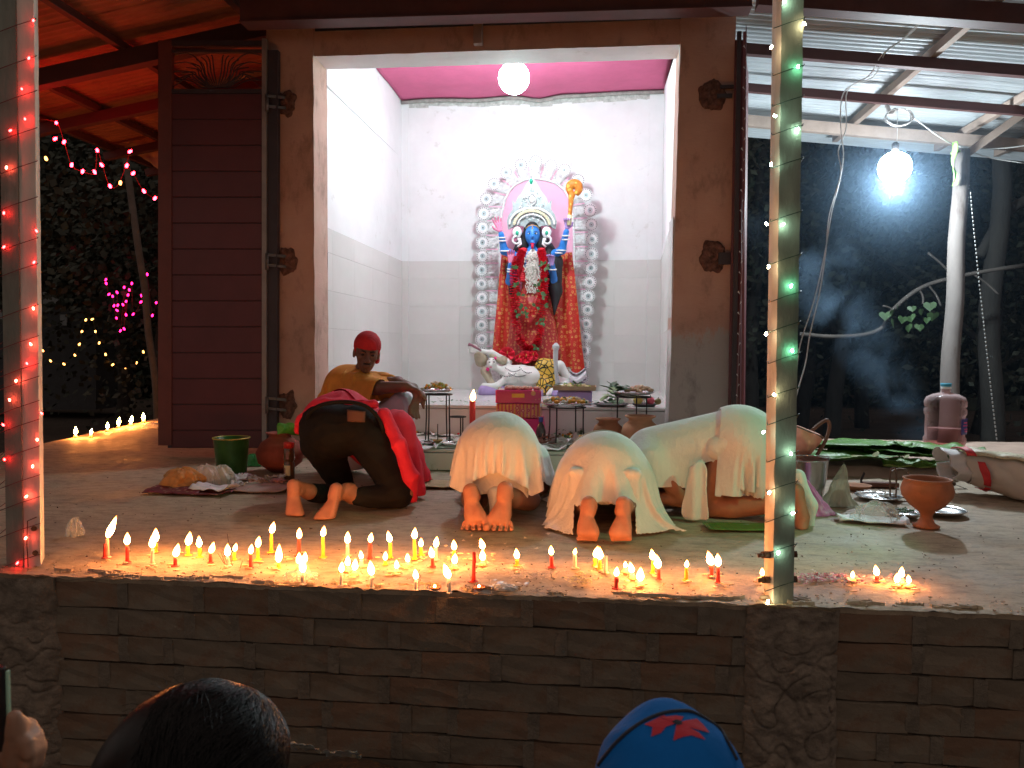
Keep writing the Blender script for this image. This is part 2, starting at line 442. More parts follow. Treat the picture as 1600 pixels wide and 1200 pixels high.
def floor_mat():
    mt, nt, b = nodes('mud_floor')
    n1 = tex(nt, 'ShaderNodeTexNoise', Scale=1.3, Detail=7.0, Roughness=0.6)
    n2 = tex(nt, 'ShaderNodeTexNoise', scale=(1, 2.2, 1), Scale=9.0, Detail=8.0, Roughness=0.7)
    n3 = tex(nt, 'ShaderNodeTexNoise', Scale=80.0, Detail=4.0)
    r1 = ramp(nt, n1.outputs[0], [(0.3, (0.33, 0.25, 0.165)), (0.55, (0.43, 0.335, 0.23)), (0.75, (0.50, 0.40, 0.28))])
    r2 = ramp(nt, n2.outputs[0], [(0.34, (0.58,)*3), (0.52, (1,)*3), (0.72, (1.15,)*3)])
    c = mixc(nt, 1.0, r1.outputs[0], r2.outputs[0], 'MULTIPLY')
    r3 = ramp(nt, n3.outputs[0], [(0.32, (0.7,)*3), (0.45, (1,)*3)])
    c = mixc(nt, 0.6, c, r3.outputs[0], 'MULTIPLY')
    nt.links.new(c, b.inputs['Base Color'])
    rr = ramp(nt, n1.outputs[0], [(0.3, (0.5,)*3), (0.7, (0.85,)*3)])
    nt.links.new(rr.outputs[0], b.inputs['Roughness'])
    add = nt.nodes.new('ShaderNodeMath'); add.operation = 'ADD'
    nt.links.new(n2.outputs[0], add.inputs[0]); nt.links.new(n3.outputs[0], add.inputs[1])
    bump(nt, b, add.outputs[0], 0.5, 0.006)
    return mt
mfloor = floor_mat()
LA, LB = fl(60, 694), fl(250, 652)
def back_y(X):
    return 7.55 if X > 1.25 else 10.6
def left_x(Y): return LA.x+(Y-LA.y)*(LB.x-LA.x)/(LB.y-LA.y)
def floor_pt(u, v):
    X = -9+15.5*u; vv = v**1.7
    yb = back_y(X); Y = YE + (yb-YE)*vv
    if X < -3: X = -3+(X+3)/6*(-3-left_x(Y))
    e = math.exp(-(Y-YE)/0.10)
    if v == 0: Y += 0.012*noise.noise((X*9, 0, 3))+0.010*noise.noise((X*31, 0, 5))
    z = 0.006*noise.noise((X*2.2, Y*2.2, 0)) + 0.0025*noise.noise((X*11, Y*11, 2))
    z += e*(0.010*noise.noise((X*13, Y*13, 9))+0.006*noise.noise((X*37, Y*37, 1)))
    if v > 0.995: z -= 0.01
    return (X, Y, z-0.006)
fm = MB(); fm.sheet(floor_pt, 620, 90, th=0.0)
# front lip and back lip
k = 91
for i in range(620):
    pass
struct(fm.build('platform_floor', mfloor))
lip = MB(); lip.sheet(lambda u, v: (-9+15.5*u, YE+0.004+0.012*noise.noise(((-9+15.5*u)*9, 0, 3))+0.010*noise.noise(((-9+15.5*u)*31, 0, 5))+0.006*v, -0.006-0.022*v-0.006*noise.noise((u*300, v, 1))), 620, 2)
struct(lip.build('platform_lip', mfloor))
core = MB(); core.hexa([(left_x(YE)+.03, YE+0.06, -0.85), (6.4, YE+0.06, -0.85), (6.4, 7.50, -0.85), (left_x(7.5)+.03, 7.5, -0.85)], [(left_x(YE)+.03, YE+0.06, -0.05), (6.4, YE+0.06, -0.05), (6.4, 7.50, -0.05), (left_x(7.5)+.03, 7.5, -0.05)])
core.hexa([(left_x(7.5)+.03, 7.5, -.85), (1.2, 7.5, -.85), (1.2, 10.55, -.85), (left_x(10.55)+.03, 10.55, -.85)], [(left_x(7.5)+.03, 7.5, -.05), (1.2, 7.5, -.05), (1.2, 10.55, -.05), (left_x(10.55)+.03, 10.55, -.05)])
struct(core.build('platform_core', mat_soil))
# low raised ledge at the right rear, where the banana leaves lie
ledge = MB(); a0 = fl(1235, 742); a1 = fl(1640, 752)
ledge.sheet(lambda u, v: (a0.x+(4.6-a0.x)*u, (a0.y if v < 0.01 else a0.y+0.02+(7.5-a0.y)*v)+0.02*noise.noise((u*12, v, 4)), (-0.01 if v < 0.01 else 0.055)+0.006*noise.noise((u*30, v*20, 7))), 90, 24)
struct(ledge.build('platform_ledge', M('ledge_screed', (0.42, 0.30, 0.24), 0.85, var=0.2, scale=5, bmp=0.5, bscale=40, dist=0.006)))

# ============================================================ BRICK WALL (platform front)
bw = thing('brick_wall', 'low wall of brown bricks with deep dark joints below the candle lined platform edge', 'wall', (0, YE, -0.86))
mats_b = [M('brick_a', (0.19, 0.115, 0.072), 0.95, var=0.2, scale=5, stain=((0.172, 0.14, 0.10), 5, 0.48), bmp=0.7, bscale=50, dist=0.006, rand=0.10),
          M('brick_b', (0.178, 0.125, 0.082), 0.95, var=0.25, scale=5, stain=((0.18, 0.15, 0.11), 5, 0.46), bmp=0.7, bscale=50, dist=0.006, rand=0.10),
          M('brick_c', (0.172, 0.137, 0.098), 0.95, var=0.25, scale=4, stain=((0.16, 0.09, 0.055), 6, 0.52), bmp=0.8, bscale=40, dist=0.006, rand=0.08)]
mmort = M('mortar', (0.165, 0.135, 0.10), 0.95, var=0.3, scale=12, bmp=0.9, bscale=45, dist=0.01)
mdark = M('joint_dark', (0.05, 0.04, 0.03), 0.95, var=0.3)
b_ = MB(); b_.hexa([(-4, YE+0.035, -0.86), (3.5, YE+0.035, -0.86), (3.5, YE+0.058, -0.86), (-4, YE+0.058, -0.86)], [(-4, YE+0.035, -0.03), (3.5, YE+0.035, -0.03), (3.5, YE+0.058, -0.03), (-4, YE+0.058, -0.03)])
def wb(mb, name, mat, parent, **kw):   # world-coordinate mesh under a thing with its origin elsewhere
    o = mb.build(name, mat, parent, **kw); o.matrix_parent_inverse = parent_inv(parent); return o
def parent_inv(p):
    m_ = Matrix.Translation(p.location) @ Matrix.Rotation(p.rotation_euler.z, 4, 'Z')
    return m_.inverted()
wb(b_, 'mortar_bed', mmort, bw)
XL0, XL1 = at(-120, 1000, YE).x, at(92, 1000, YE).x
XR0, XR1 = at(1163, 1000, YE).x, at(1312, 1000, YE).x
brick_meshes = []
def brick_mesh(i, w):
    mb = MB(); bm = bmesh.new(); bmesh.ops.create_cube(bm, size=1)
    bmesh.ops.subdivide_edges(bm, edges=bm.edges[:], cuts=2, use_grid_fill=True)
    bmesh.ops.scale(bm, vec=(w, 0.04, 0.0985), verts=bm.verts)
    for v in bm.verts:
        e = sum(abs(abs(v.co[a])-h) < 1e-4 for a, h in ((0, w/2), (1, 0.02), (2, 0.0485)))
        v.co += Vector([R.uniform(-1, 1)*0.0035 for _ in range(3)])
        if e >= 2: v.co *= 0.975 if e == 3 else 0.985
    me = bpy.data.meshes.new('brick'); bm.to_mesh(me); bm.free(); me.materials.append(mats_b[i % 3]); return me
lens_ = [0.27, 0.28, 0.30, 0.26, 0.15, 0.285]
variants = [brick_mesh(i, lens_[i % 6]) for i in range(18)]
fill = MB()
for row in range(8):
    z = -0.074-row*0.106
    for (xa, xb) in ((XL1-0.02, XR0+0.02), (XR1-0.01, 2.6)):
        x = xa + R.uniform(-0.1, 0.0)*(row % 2)
        while x < xb-0.05:
            vi = R.randrange(18); w = lens_[vi % 6]
            if x+w > xb+0.02:
                s_ = max(0.3, (xb+0.01-x)/w)
            else: s_ = 1
            o = inst(variants[vi], 'brick', bw, (0, 0, 0), (R.uniform(-.01, .01), R.uniform(-.004, .004), R.uniform(-.008, .008)), (s_, 1, 1))
            o.location = (x+w*s_/2, 0.026+R.uniform(-0.002, 0.002), z+0.86+R.uniform(-.0015, .0015))
            fill.box((x+w*s_+0.016, YE+0.0235, z), (0.044, 0.040, 0.096), jitter=0.0025)
            x += w*s_+0.032
o = wb(fill, 'mortar_joint', mmort, bw); tag(o, kind='stuff')
# lumpy plastered piers
def pier(xa, xb, nm, lab, seed):
    t = thing(nm, lab, 'pier', ((xa+xb)/2, YE, -0.86))
    def f(u, v):
        X = xa+(xb-xa)*u; Z = -0.86+0.85*v
        n_ = noise.noise((X*9, Z*9, seed))*0.6+noise.noise((X*22, Z*22, seed+1))*0.45+noise.noise((X*55, Z*55, seed))*0.2
        cr = abs(noise.noise((X*12, Z*12, seed+7)))
        edge = min(u, 1-u, 0.12)/0.12
        return (X+0.02*noise.noise((Z*11, u, seed))*(1 if u in (0, 1) else 0.3), YE+0.012-0.035*edge**0.5-0.018*n_+0.012*math.exp(-cr*22)*min(1, (1-v)*3), Z)
    mb = MB(); mb.sheet(f, 70, 200)
    wb(mb, 'plaster_face', M('lumpy_plaster', (0.20, 0.16, 0.12), 0.95, var=0.4, scale=12, bmp=1.0, bscale=35, dist=0.012), t)
pier(XL0, XL1, 'plaster_pier', 'rough lumpy plastered pier in the brick wall under the post with red lights', 3.3)
pier(XR0, XR1, 'plaster_pier', 'crumbling lumpy plastered pier in the brick wall under the post with green lights', 8.1)
heap = MB(); hc = at(515, 1215, 2.35)
heap.sheet(lambda u, v: (hc.x-0.9+1.8*u, 1.75+1.0*v, -0.86+(hc.z+0.86-0.03)*math.exp(-((u-.5)/.28)**2)*min(1, math.sin(PI*min(1, v*0.75+0.05)))+0.03*noise.noise((u*6, v*6, 0))), 40, 30)
o = heap.build('earth_heap', mat_soil); struct(o)

# crumbs along the platform edge
rub = MB()
for i in range(420):
    X = R.uniform(-2.6, 2.0); Y = YE+0.01+abs(R.gauss(0, 0.09)); s_ = R.uniform(0.0015, 0.005)*(1.5 if R.random() < .06 else 1)
    rub.box((X, Y, s_*0.3-0.002), (s_*R.uniform(1, 2.6), s_*R.uniform(1, 2), s_*0.7), R.uniform(0, 3), jitter=s_*0.25)
tag(rub.build('edge_crumbs', M('crumbs', (0.36, 0.29, 0.22), 0.95, var=0.4, scale=30)), kind='stuff', label='loose mortar crumbs scattered along the front edge of the platform', cat='crumbs')
# broken ridge of mortar at the very edge
rg = MB()
for a in range(46):
    X = R.uniform(-2.3, 1.3); L = R.uniform(0.03, 0.16); Y = YE+R.uniform(0.015, 0.08)
    n_ = 7; top = [(X+L*i/(n_-1), Y+R.uniform(-.006, .006), R.uniform(0.002, 0.007)) for i in range(n_)]
    for i in range(n_-1):
        p, q = Vector(top[i]), Vector(top[i+1]); w = R.uniform(0.006, 0.014)
        rg.hexa([p+Vector((0, -w, -p.z-.005)), q+Vector((0, -w, -q.z-.005)), q+Vector((0, w, -q.z-.005)), p+Vector((0, w, -p.z-.005))], [p+Vector((0, -w*.5, 0)), q+Vector((0, -w*.5, 0)), q+Vector((0, w*.4, 0)), p+Vector((0, w*.4, 0))])
tag(rg.build('edge_mortar', mfloor), kind='stuff', label='broken ridges of old mortar at the platform edge', cat='mortar')

# ============================================================ SHRINE
Y0, Y1, Y2 = 6.0, 6.29, 8.9
sh = thing('shrine', 'open fronted plastered shrine room with white tiled walls and pink ceiling cloth above', 'building', (-0.77, 7.4, 0))
def plaster_front():
    mt, nt, b = nodes('front_plaster')
    n1 = tex(nt, 'ShaderNodeTexNoise', Scale=2.2, Detail=8.0, Roughness=0.6)
    r1 = ramp(nt, n1.outputs[0], [(0.3, (0.45, 0.28, 0.22)), (0.6, (0.54, 0.36, 0.29)), (0.8, (0.60, 0.43, 0.36))])
    n2 = tex(nt, 'ShaderNodeTexNoise', scale=(1, 1, 0.5), Scale=5.0, Detail=8.0, Roughness=0.75)
    geo = nt.nodes.new('ShaderNodeNewGeometry'); sp = nt.nodes.new('ShaderNodeSeparateXYZ'); nt.links.new(geo.outputs['Position'], sp.inputs[0])
    # grey cement repair low on the right pillar
    a = nt.nodes.new('ShaderNodeMath'); a.operation = 'MULTIPLY_ADD'; a.inputs[1].default_value = -1.4; a.inputs[2].default_value = 2.3; nt.links.new(sp.outputs[2], a.inputs[0])
    bb = nt.nodes.new('ShaderNodeMath'); bb.operation = 'ADD'; nt.links.new(a.outputs[0], bb.inputs[0]); nt.links.new(n2.outputs[0], bb.inputs[1])
    xm = ramp(nt, sp.outputs[0], [(0.0, (0, 0, 0)), (0.3, (1, 1, 1))])
    f0 = ramp(nt, bb.outputs[0], [(0.9, (0, 0, 0)), (1.0, (1, 1, 1))]); 
    m2 = nt.nodes.new('ShaderNodeMath'); m2.operation = 'SUBTRACT'; m2.inputs[1].default_value = 0.45; nt.links.new(bb.outputs[0], m2.inputs[0]); nt.links.new(m2.outputs[0], f0.inputs[0])
    f = mixc(nt, 1.0, f0.outputs[0], xm.outputs[0], 'MULTIPLY')
    c = mixc(nt, f, r1.outputs[0], (0.42, 0.39, 0.37))
    r2 = ramp(nt, n2.outputs[0], [(0.32, (0.5,)*3), (0.48, (1,)*3)])
    c = mixc(nt, 0.8, c, r2.outputs[0], 'MULTIPLY')
    nt.links.new(c, b.inputs['Base Color']); b.inputs['Roughness'].default_value = 0.85
    n3 = tex(nt, 'ShaderNodeTexNoise', scale=(1, 1, 3), Scale=25.0, Detail=6.0); bump(nt, b, n3.outputs[0], 0.5, 0.006)
    return mt
mpl = plaster_front()
mwhite = M('whitewash', (0.80, 0.81, 0.82), 0.8, var=0.05, scale=3, bmp=0.35, bscale=18, dist=0.006, stain=((0.60, 0.60, 0.57), 4, 0.60))
mtile = M('glazed_tile', (0.70, 0.69, 0.67), 0.22, var=0.04, scale=3, bmp=0.03, rand=0.03)
mgrout = M('tile_grout', (0.68, 0.67, 0.65), 0.9, var=0.1)
def quadbox(mb, P, back):   # P: 4 front points; back: vector
    b2 = [Vector(p)+Vector(back) for p in P]; return mb.hexa(P, b2)
# pillars (front faces follow the photo's uneven edges)
def roughen(o, amp, cuts=0):
    return o
GZ = 0.0
def col_pts(xt0, xt1, xb0, xb1, ytop, Y):
    a, b, c, d = at(xb0, 720, Y), at(xb1, 720, Y), at(xt1, ytop, Y), at(xt0, ytop, Y)
    a.z = b.z = -0.01
    return [a, b, c, d]
P1 = col_pts(416, 489, 424, 493, 20, Y0-0.02); P2 = col_pts(1065, 1150, 1043, 1143, 5, Y0-0.02)
def pillar(P, depth=0.31):
    mb = MB()
    a, b, c, d = P
    def f(u, v):
        p = a.lerp(b, u).lerp(d.lerp(c, u), v)
        return (p.x+0.006*noise.noise((p.z*4, u, 3))*(1 if u in (0, 1) else .3), p.y-0.006*noise.noise((p.x*5, p.z*5, 1)), p.z)
    mb.sheet(f, 10, 90)
    dv = Vector((0, depth, 0)); q = [x+Vector((0, 0.004, 0)) for x in P]
    # sides and back
    mb.sheet(lambda u, v: Vector(f(0, v))+dv*u, 3, 90); mb.sheet(lambda u, v: Vector(f(1, v))+dv*u, 3, 90)
    mb.add([p+dv for p in P], [(0, 1, 2, 3)])
    mb.add([d, c, c+dv, d+dv], [(0, 1, 2, 3)])
    return mb
wb(pillar(P1), 'pillar', mpl, sh); wb(pillar(P2), 'pillar', mpl, sh)
# lintel
mb = MB(); La, Lb = at(485, 88, Y0), at(1066, 69, Y0); Lc, Ld = at(1066, 8, Y0), at(485, 30, Y0)
La.x -= 0.01; Lb.x += 0.01
f_ = lambda u, v: La.lerp(Lb, u).lerp(Ld.lerp(Lc, u), v)+Vector((0, -0.005*noise.noise((u*12, v*3, 1)), 0.004*noise.noise((u*20, 0, 5)) if v == 0 else 0))
mb.sheet(f_, 60, 8); mb.sheet(lambda u, v: f_(u, 1)+Vector((0, 0.29*v, 0)), 60, 1); mb.sheet(lambda u, v: f_(u, v)+Vector((0, 0.29, 0)), 60, 2)
wb(mb, 'lintel', mpl, sh)
mb = MB(); mb.sheet(lambda u, v: f_(u, 0)+Vector((0, 0.29*v, -0.002)), 60, 2)
wb(mb, 'lintel_soffit', mwhite, sh)
# inner faces: reveals and side walls
XLW = at(485, 400, Y0).x+0.012; XRW = at(1052, 400, Y0).x
ztile = at(490, 345, Y0).z
zc = CAMZ+2.87; zfl = 0.153
def wallquad(A, B, name, mat, back):
    mb = MB(); mb.hexa(A, [Vector(p)+Vector(back) for p in A]); return wb(mb, name, mat, sh)
XLB, XRB = XLW-0.0, at(1034, 400, Y2).x
# white upper walls
wallquad([(XLW, Y0-0.012, ztile+0.0), (XLB, Y2, ztile), (XLB, Y2, zc), (XLW-0.03, Y0-0.012, 3.22)], None, 'side_wall', mwhite, (-0.2, 0, 0))
wallquad([(XLW, Y0+0.3, 3.1), (XLB, Y2, 3.1), (XLB, Y2, zc+0.05), (XLW, Y0+0.3, zc+0.05)], None, 'side_wall', mwhite, (-0.21, 0, 0))
XRT = at(1062, 90, Y0).x
wallquad([(XRW, Y0-0.012, -0.01), (XRB, Y2, -0.01), (XRB, Y2, zc+0.05), (XRT, Y0+0.02, 3.22)], None, 'side_wall', mwhite, (0.25, 0, 0))
wallquad([(XLW-0.2, Y2, -0.01), (XRB+0.25, Y2, -0.01), (XRB+0.25, Y2, zc+0.05), (XLW-0.2, Y2, zc+0.05)], None, 'back_wall', mwhite, (0, 0.2, 0))
wallquad([(XLW, Y0-0.002, -0.01), (XLB, Y2, -0.01), (XLB, Y2, ztile), (XLW, Y0-0.002, ztile)], None, 'tile_bed', mgrout, (-0.2, 0, 0))
# inside upper wall over the lintel and roof slab
wallquad([(XLW, Y1+0.01, 3.2), (XRT, Y1+0.01, 3.2), (XRT, Y1+0.01, zc+0.1), (XLW, Y1+0.01, zc+0.1)], None, 'inner_wall', mwhite, (0, -0.02, 0))
wallquad([(XLW-0.2, Y0+0.02, zc+0.12), (XRT+0.3, Y0+0.02, zc+0.12), (XRT+0.3, Y2+0.2, zc+0.12), (XLW-0.2, Y2+0.2, zc+0.12)], None, 'ceiling_slab', M('old_slab', (0.2, 0.19, 0.18), 0.9), (0, 0, 0.1))
# pilasters in the back corners
wallquad([(XLB, Y2-0.02, 0.4), (XLB+0.085, Y2-0.02, 0.4), (XLB+0.085, Y2-0.02, zc-0.02), (XLB, Y2-0.02, zc-0.02)], None, 'corner_pilaster', mwhite, (0, 0.02, 0))
wallquad([(XRB-0.16, Y2-0.02, 0.4), (XRB-0.002, Y2-0.02, 0.4), (XRB-0.002, Y2-0.02, zc-0.02), (XRB-0.16, Y2-0.02, zc-0.02)], None, 'corner_pilaster', mwhite, (0, 0.02, 0))
# tiles: shared meshes
def tile_mesh(w, h):
    mb = MB(); mb.box((0, 0, 0), (w-0.001, 0.006, h-0.001)); me = mesh_of(mb, 'tile', mtile, bevel=0.0008); return me
TH = 0.322
tm = {}
def tile(w, h):
    key = (round(w, 3), round(h, 3))
    if key not in tm: tm[key] = tile_mesh(w, h)
    return tm[key]
SHL = Vector(sh.location)
def put_tile(w, h, c, rz):
    o = inst(tile(w, h), 'tile', sh, Vector(c)-SHL, (R.uniform(-.0007, .0007), 0, rz+R.uniform(-.0007, .0007)))
za = 0.41
rows = []
z = za
while z < ztile-0.02:
    h = min(TH, ztile-z); rows.append((z, h)); z += TH
for (z, h) in rows:
    x = XLB+0.085
    while x < XRB-0.17:
        w = min(0.60, XRB-0.16-x); put_tile(w, h, (x+w/2, Y2-0.006, z+h/2), 0); x += w
    put_tile(0.083, h, (XLB+0.043, Y2-0.027, z+h/2), 0); put_tile(0.155, h, (XRB-0.08, Y2-0.027, z+h/2), 0)
    y = Y2-0.03
    while y > Y1:
        w = min(0.60, y-Y1); 
        if w > 0.03:
            put_tile(w, h, (XLW+0.005, y-w/2, z+h/2), PI/2)
            xr = XRW+(XRB-XRW)*((y-w/2)-Y0)/(Y2-Y0); put_tile(w, h, (xr-0.005, y-w/2, z+h/2), PI/2-math.atan2(XRB-XRW, Y2-Y0))
        y -= w
zr = zfl if False else 0.0
z = 0.0
while z < ztile-0.01:
    h = min(0.405, ztile-z)
    put_tile(0.288, h, (XLW+0.006, Y0+0.146, z+h/2), PI/2)
    put_tile(0.288, h, (XRW-0.004, Y0+0.146, z+h/2), PI/2)
    z += h
# tiles below altar level along the left wall
for y in (6.6,):
    put_tile(0.1, 0.25, (XLW+0.005, Y1+0.06, 0.28), PI/2)
# dark stain chip on reveal
chip = MB(); cc = at(502, 140, Y0+0.2)
for i in range(9):
    chip.ball((XLW+0.002, Y0+0.16+R.uniform(-.03, .03), cc.z+R.uniform(-.12, .1)), (0.003, R.uniform(.012, .03), R.uniform(.02, .05)), 8, 4)
wb(chip, 'damaged_plaster', M('bare_cement', (0.33, 0.32, 0.30), 0.95, var=0.3, scale=40, bmp=0.8), sh)
# altar, step
ZA = 0.41
mstep = M('glazed_step', (0.66, 0.62, 0.57), 0.3, var=0.08, scale=4, bmp=0.05, stain=((0.45, 0.38, 0.3), 9, 0.6))
mb = MB(); mb.box(((XLW+XRB)/2, (6.4+Y2)/2, (ZA-0.03+0.1)/2), (XRB-XLW-0.02, Y2-6.4-0.02, ZA-0.03-0.1)); wb(mb, 'altar', mgrout, sh)
xx = XLW+0.01
while xx < XRB-0.01:
    w = min(0.6, XRB-0.01-xx)
    mb = MB(); mb.box((xx+w/2, 6.398, (zfl+ZA-0.03)/2), (w-0.003, 0.012, ZA-0.03-zfl-0.002)); wb(mb, 'tile', mtile, sh, bevel=0.001)
    for j in range(5):
        mb = MB(); mb.box((xx+w/2, 6.385+0.25+j*0.5, ZA-0.012), (w-0.003, 0.497, 0.024)); wb(mb, 'tile', mtile, sh, bevel=0.001)
    xx += w
stp = thing('step_platform', 'low tiled step in front of the shrine covered with puja papers and leaves', 'step', (-0.6, 5.9, 0))
xa, xb = at(588, 700, 5.5).x, at(1095, 700, 5.5).x
mb = MB(); mb.box(((xa+xb)/2, (5.51+6.39)/2, zfl/2-0.012), (xb-xa-0.01, 0.86, zfl-0.03)); wb(mb, 'core', mgrout, stp)
xx = xa
while xx < xb-0.01:
    w = min(0.6, xb-xx)
    for j in range(2):
        mb = MB(); mb.box((xx+w/2, 5.505+0.22+j*0.44, zfl-0.012), (w-0.003, 0.437, 0.022)); wb(mb, 'tile', mstep, stp, bevel=0.001)
    mb = MB(); mb.box((xx+w/2, 5.498, (zfl-0.026)/2), (w-0.003, 0.012, zfl-0.03)); wb(mb, 'tile', mstep, stp, bevel=0.001)
    xx += w
mb = MB(); mb.box(((XLW+XRW)/2, (6.395+5.5)/2, 0.0), (XRW-XLW-0.02, 0.86, 0.05)); 
# pink ceiling cloth, sagging and nailed to poles
cl = thing('ceiling_cloth', 'bright pink cloth stretched under the shrine ceiling above the bulb', 'cloth', ((XLW+XRB)/2, 7.6, zc))
def ccf(u, v):
    x = XLW+0.01+(XRB-XLW-0.02)*u; y = Y1+0.03+(Y2-Y1-0.09)*v
    s_ = 0.05*math.sin(PI*u)*math.sin(PI*v)+0.02*noise.noise((u*5, v*4, 1))
    sag = 0.05*math.exp(-((u-0.53)/0.06)**2)*max(0, (v-0.6)/0.4)
    return (x, y, zc+0.0-s_-sag-0.02*(1-u)*v+0.015*u)
mb = MB(); mb.sheet(ccf, 60, 40, th=0.004)
wb(mb, 'cloth_panel', M('pink_cloth', (0.60, 0.12, 0.25), 0.8, var=0.06, bmp=0.3, bscale=12, dist=0.01), cl)
mb = MB(); 
mb.tube([Vector(ccf(i/30, 1))+Vector((0, -0.012, -0.03)) for i in range(31)], 0.022, 7)
wb(mb, 'hem_pole', M('grey_hem', (0.30, 0.29, 0.27), 0.9, var=0.3, scale=20), cl)
mb = MB()
for i in range(26):
    u = i/25; p = Vector(ccf(u, 1)); mb.box((p.x, Y2-0.008, p.z-0.045+R.uniform(-.012, .008)), (0.13, 0.01, 0.05+R.uniform(0, .03)), jitter=0.008)
o = wb(mb, 'torn_edge', M('torn_plaster', (0.55, 0.54, 0.52), 0.95, var=0.3, scale=25), cl); tag(o, kind='stuff')

# beam over the shrine front and dark gap
tb = thing('tie_beam', 'dark red steel beam running above the shrine opening', 'beam', at(790, 20, 5.6))
mred = M('red_oxide', (0.10, 0.035, 0.03), 0.6, var=0.25, scale=5, bmp=0.2)
mb = MB(); a, b2 = at(375, 33, 5.6), at(1175, 9, 5.6)
mb.hexa([a, b2, b2+Vector((0, 0.12, 0)), a+Vector((0, 0.12, 0))], [p+Vector((0, 0, 0.26)) for p in (a, b2, b2+Vector((0, 0.12, 0)), a+Vector((0, 0.12, 0)))]); wb(mb, 'web', mred, tb)
mb = MB(); a3, b3 = a+Vector((0, -0.02, -0.012)), b2+Vector((0, -0.02, -0.012))
mb.hexa([a3, b3, b3+Vector((0, 0.16, 0)), a3+Vector((0, 0.16, 0))], [p+Vector((0, 0, 0.011)) for p in (a3, b3, b3+Vector((0, 0.16, 0)), a3+Vector((0, 0.16, 0)))]); wb(mb, 'flange', mred, tb)
mb = MB(); p = at(747, 45, 5.95); mb.box(p, (0.065, 0.06, 0.24)); mb.box(p+Vector((0, 0, 0.12)), (0.14, 0.06, 0.02)); wb(mb, 'bracket', M('pale_bracket', (0.33, 0.25, 0.22), 0.8), tb)
mb = MB(); a, b2 = at(492, 39, Y0-0.016), at(1064, 19, Y0-0.016); h = Vector((0, 0, 0.045))
mb.hexa([a-h, b2-h, b2-h+Vector((0, .012, 0)), a-h+Vector((0, .012, 0))], [a+h*.0, b2+h*.0, b2+Vector((0, .012, 0)), a+Vector((0, .012, 0))]); wb(mb, 'gap_shade_strip', M('gap_shade_dark', (0.03, 0.03, 0.04), 0.8), tb)  # dark strip standing in for the shadow in the gap below the beam
# thin wire stubs at the beam
# ============================================================ STEEL DOORS
dl = thing('door_leaf', 'dark maroon ribbed steel door leaf folded open left of the shrine opening', 'door', at(332, 702, 5.88))
mdoor = M('maroon_paint', (0.115, 0.028, 0.032), 0.42, var=0.12, scale=3, bmp=0.12, bscale=25, rand=0.02)
mframe = M('frame_paint', (0.045, 0.035, 0.042), 0.5, var=0.2, bmp=0.15)
YD = 5.88
def DP(px, py, dy=0): return at(px, py, YD+dy)
def bar2(mb, x0, y0, x1, y1, dy=0, th=0.04):
    a, b2, c, d = DP(x0, y1, dy), DP(x1, y1, dy), DP(x1, y0, dy), DP(x0, y0, dy); quadbox(mb, [a, b2, c, d], (0, th, 0)); return mb
wb(bar2(MB(), 247, 63, 268, 696), 'stile', M('maroon_stile', (0.16, 0.045, 0.035), 0.5, var=0.15), dl)
wb(bar2(MB(), 409, 60, 416, 703), 'stile', M('grey_stile', (0.30, 0.27, 0.25), 0.4, 0.3, var=0.2), dl)
wb(bar2(MB(), 268, 63, 409, 71), 'rail', mframe, dl); wb(bar2(MB(), 268, 77, 409, 81), 'rail', mframe, dl)
wb(bar2(MB(), 268, 139, 409, 146), 'rail', mframe, dl)
y = 146
while y < 700:
    y1 = min(y+40.5, 700)
    mb = MB(); a, b2, c, d = DP(268, y1-.5, 0.008), DP(409, y1-.5, 0.008), DP(409, y+.5, 0.008), DP(268, y+.5, 0.008)
    quadbox(mb, [a, b2, c, d], (0, 0.02, 0)); wb(mb, 'panel', mdoor, dl, bevel=0.004); y = y1
wb(bar2(MB(), 262, 140, 411, 700, dy=0.016, th=0.004), 'back_sheet', mframe, dl)
gr = MB()
cx, cy = 340, 139
for i in range(9):
    for s_ in (-1, 1):
        t = i/8; x1 = cx+s_*(10+62*t); y1 = 82+50*t*t
        x1 = max(270, min(408, x1))
        pts = [DP(cx+s_*3*i*0.6, cy-1, .02), DP(cx+s_*(5+12*t+3*i), 115+8*t, .02), DP(cx+s_*(8+38*t), 90+30*t, .02), DP(x1, y1+4, .02)]
        gr.tube(spline(pts, 6), 0.005, 5)
for s_ in (-1, 1):
    for j in range(4):
        pts = [DP(cx+s_*68, 86+j*13, .02), DP(cx+s_*45, 84+j*14, .02), DP(cx+s_*26, 100+j*12, .02), DP(cx+s_*14, 137, .02)]
        gr.tube(spline(pts, 6), 0.005, 5)
wb(gr, 'grille', mframe, dl)
mb = MB(); quadbox(mb, [DP(417, 702, .02), DP(432, 700, .02), DP(434, 78, .02), DP(418, 78, .02)], (0, 0.05, 0)); wb(mb, 'door_post', mframe, dl)
mh = M('hinge_steel', (0.14, 0.13, 0.125), 0.5, 0.5, var=0.2)
mhole = M('broken_plaster', (0.17, 0.085, 0.065), 0.95, var=0.6, scale=30, bmp=1.0, bscale=50, dist=0.02)
def rough_patch(cx, cy, wx, wy, Y, seed, parent, nm='broken_plaster'):
    def f(u, v):
        a_ = u*2*PI; rr = v*(1+0.35*noise.noise((math.cos(a_)*1.5, math.sin(a_)*1.5, seed))+0.15*noise.noise((math.cos(a_)*5, math.sin(a_)*5, seed)))
        p = at(cx+wx*rr*math.cos(a_), cy+wy*rr*math.sin(a_), Y)
        dpt = (0.010 if v > 0.9 else -0.012)
        return (p.x, p.y+dpt*1.0+0.018*noise.noise((p.x*35, p.z*35, seed))*(v < .95), p.z)
    mb = MB(); mb.sheet(f, 40, 8); wb(mb, nm, mhole, parent)
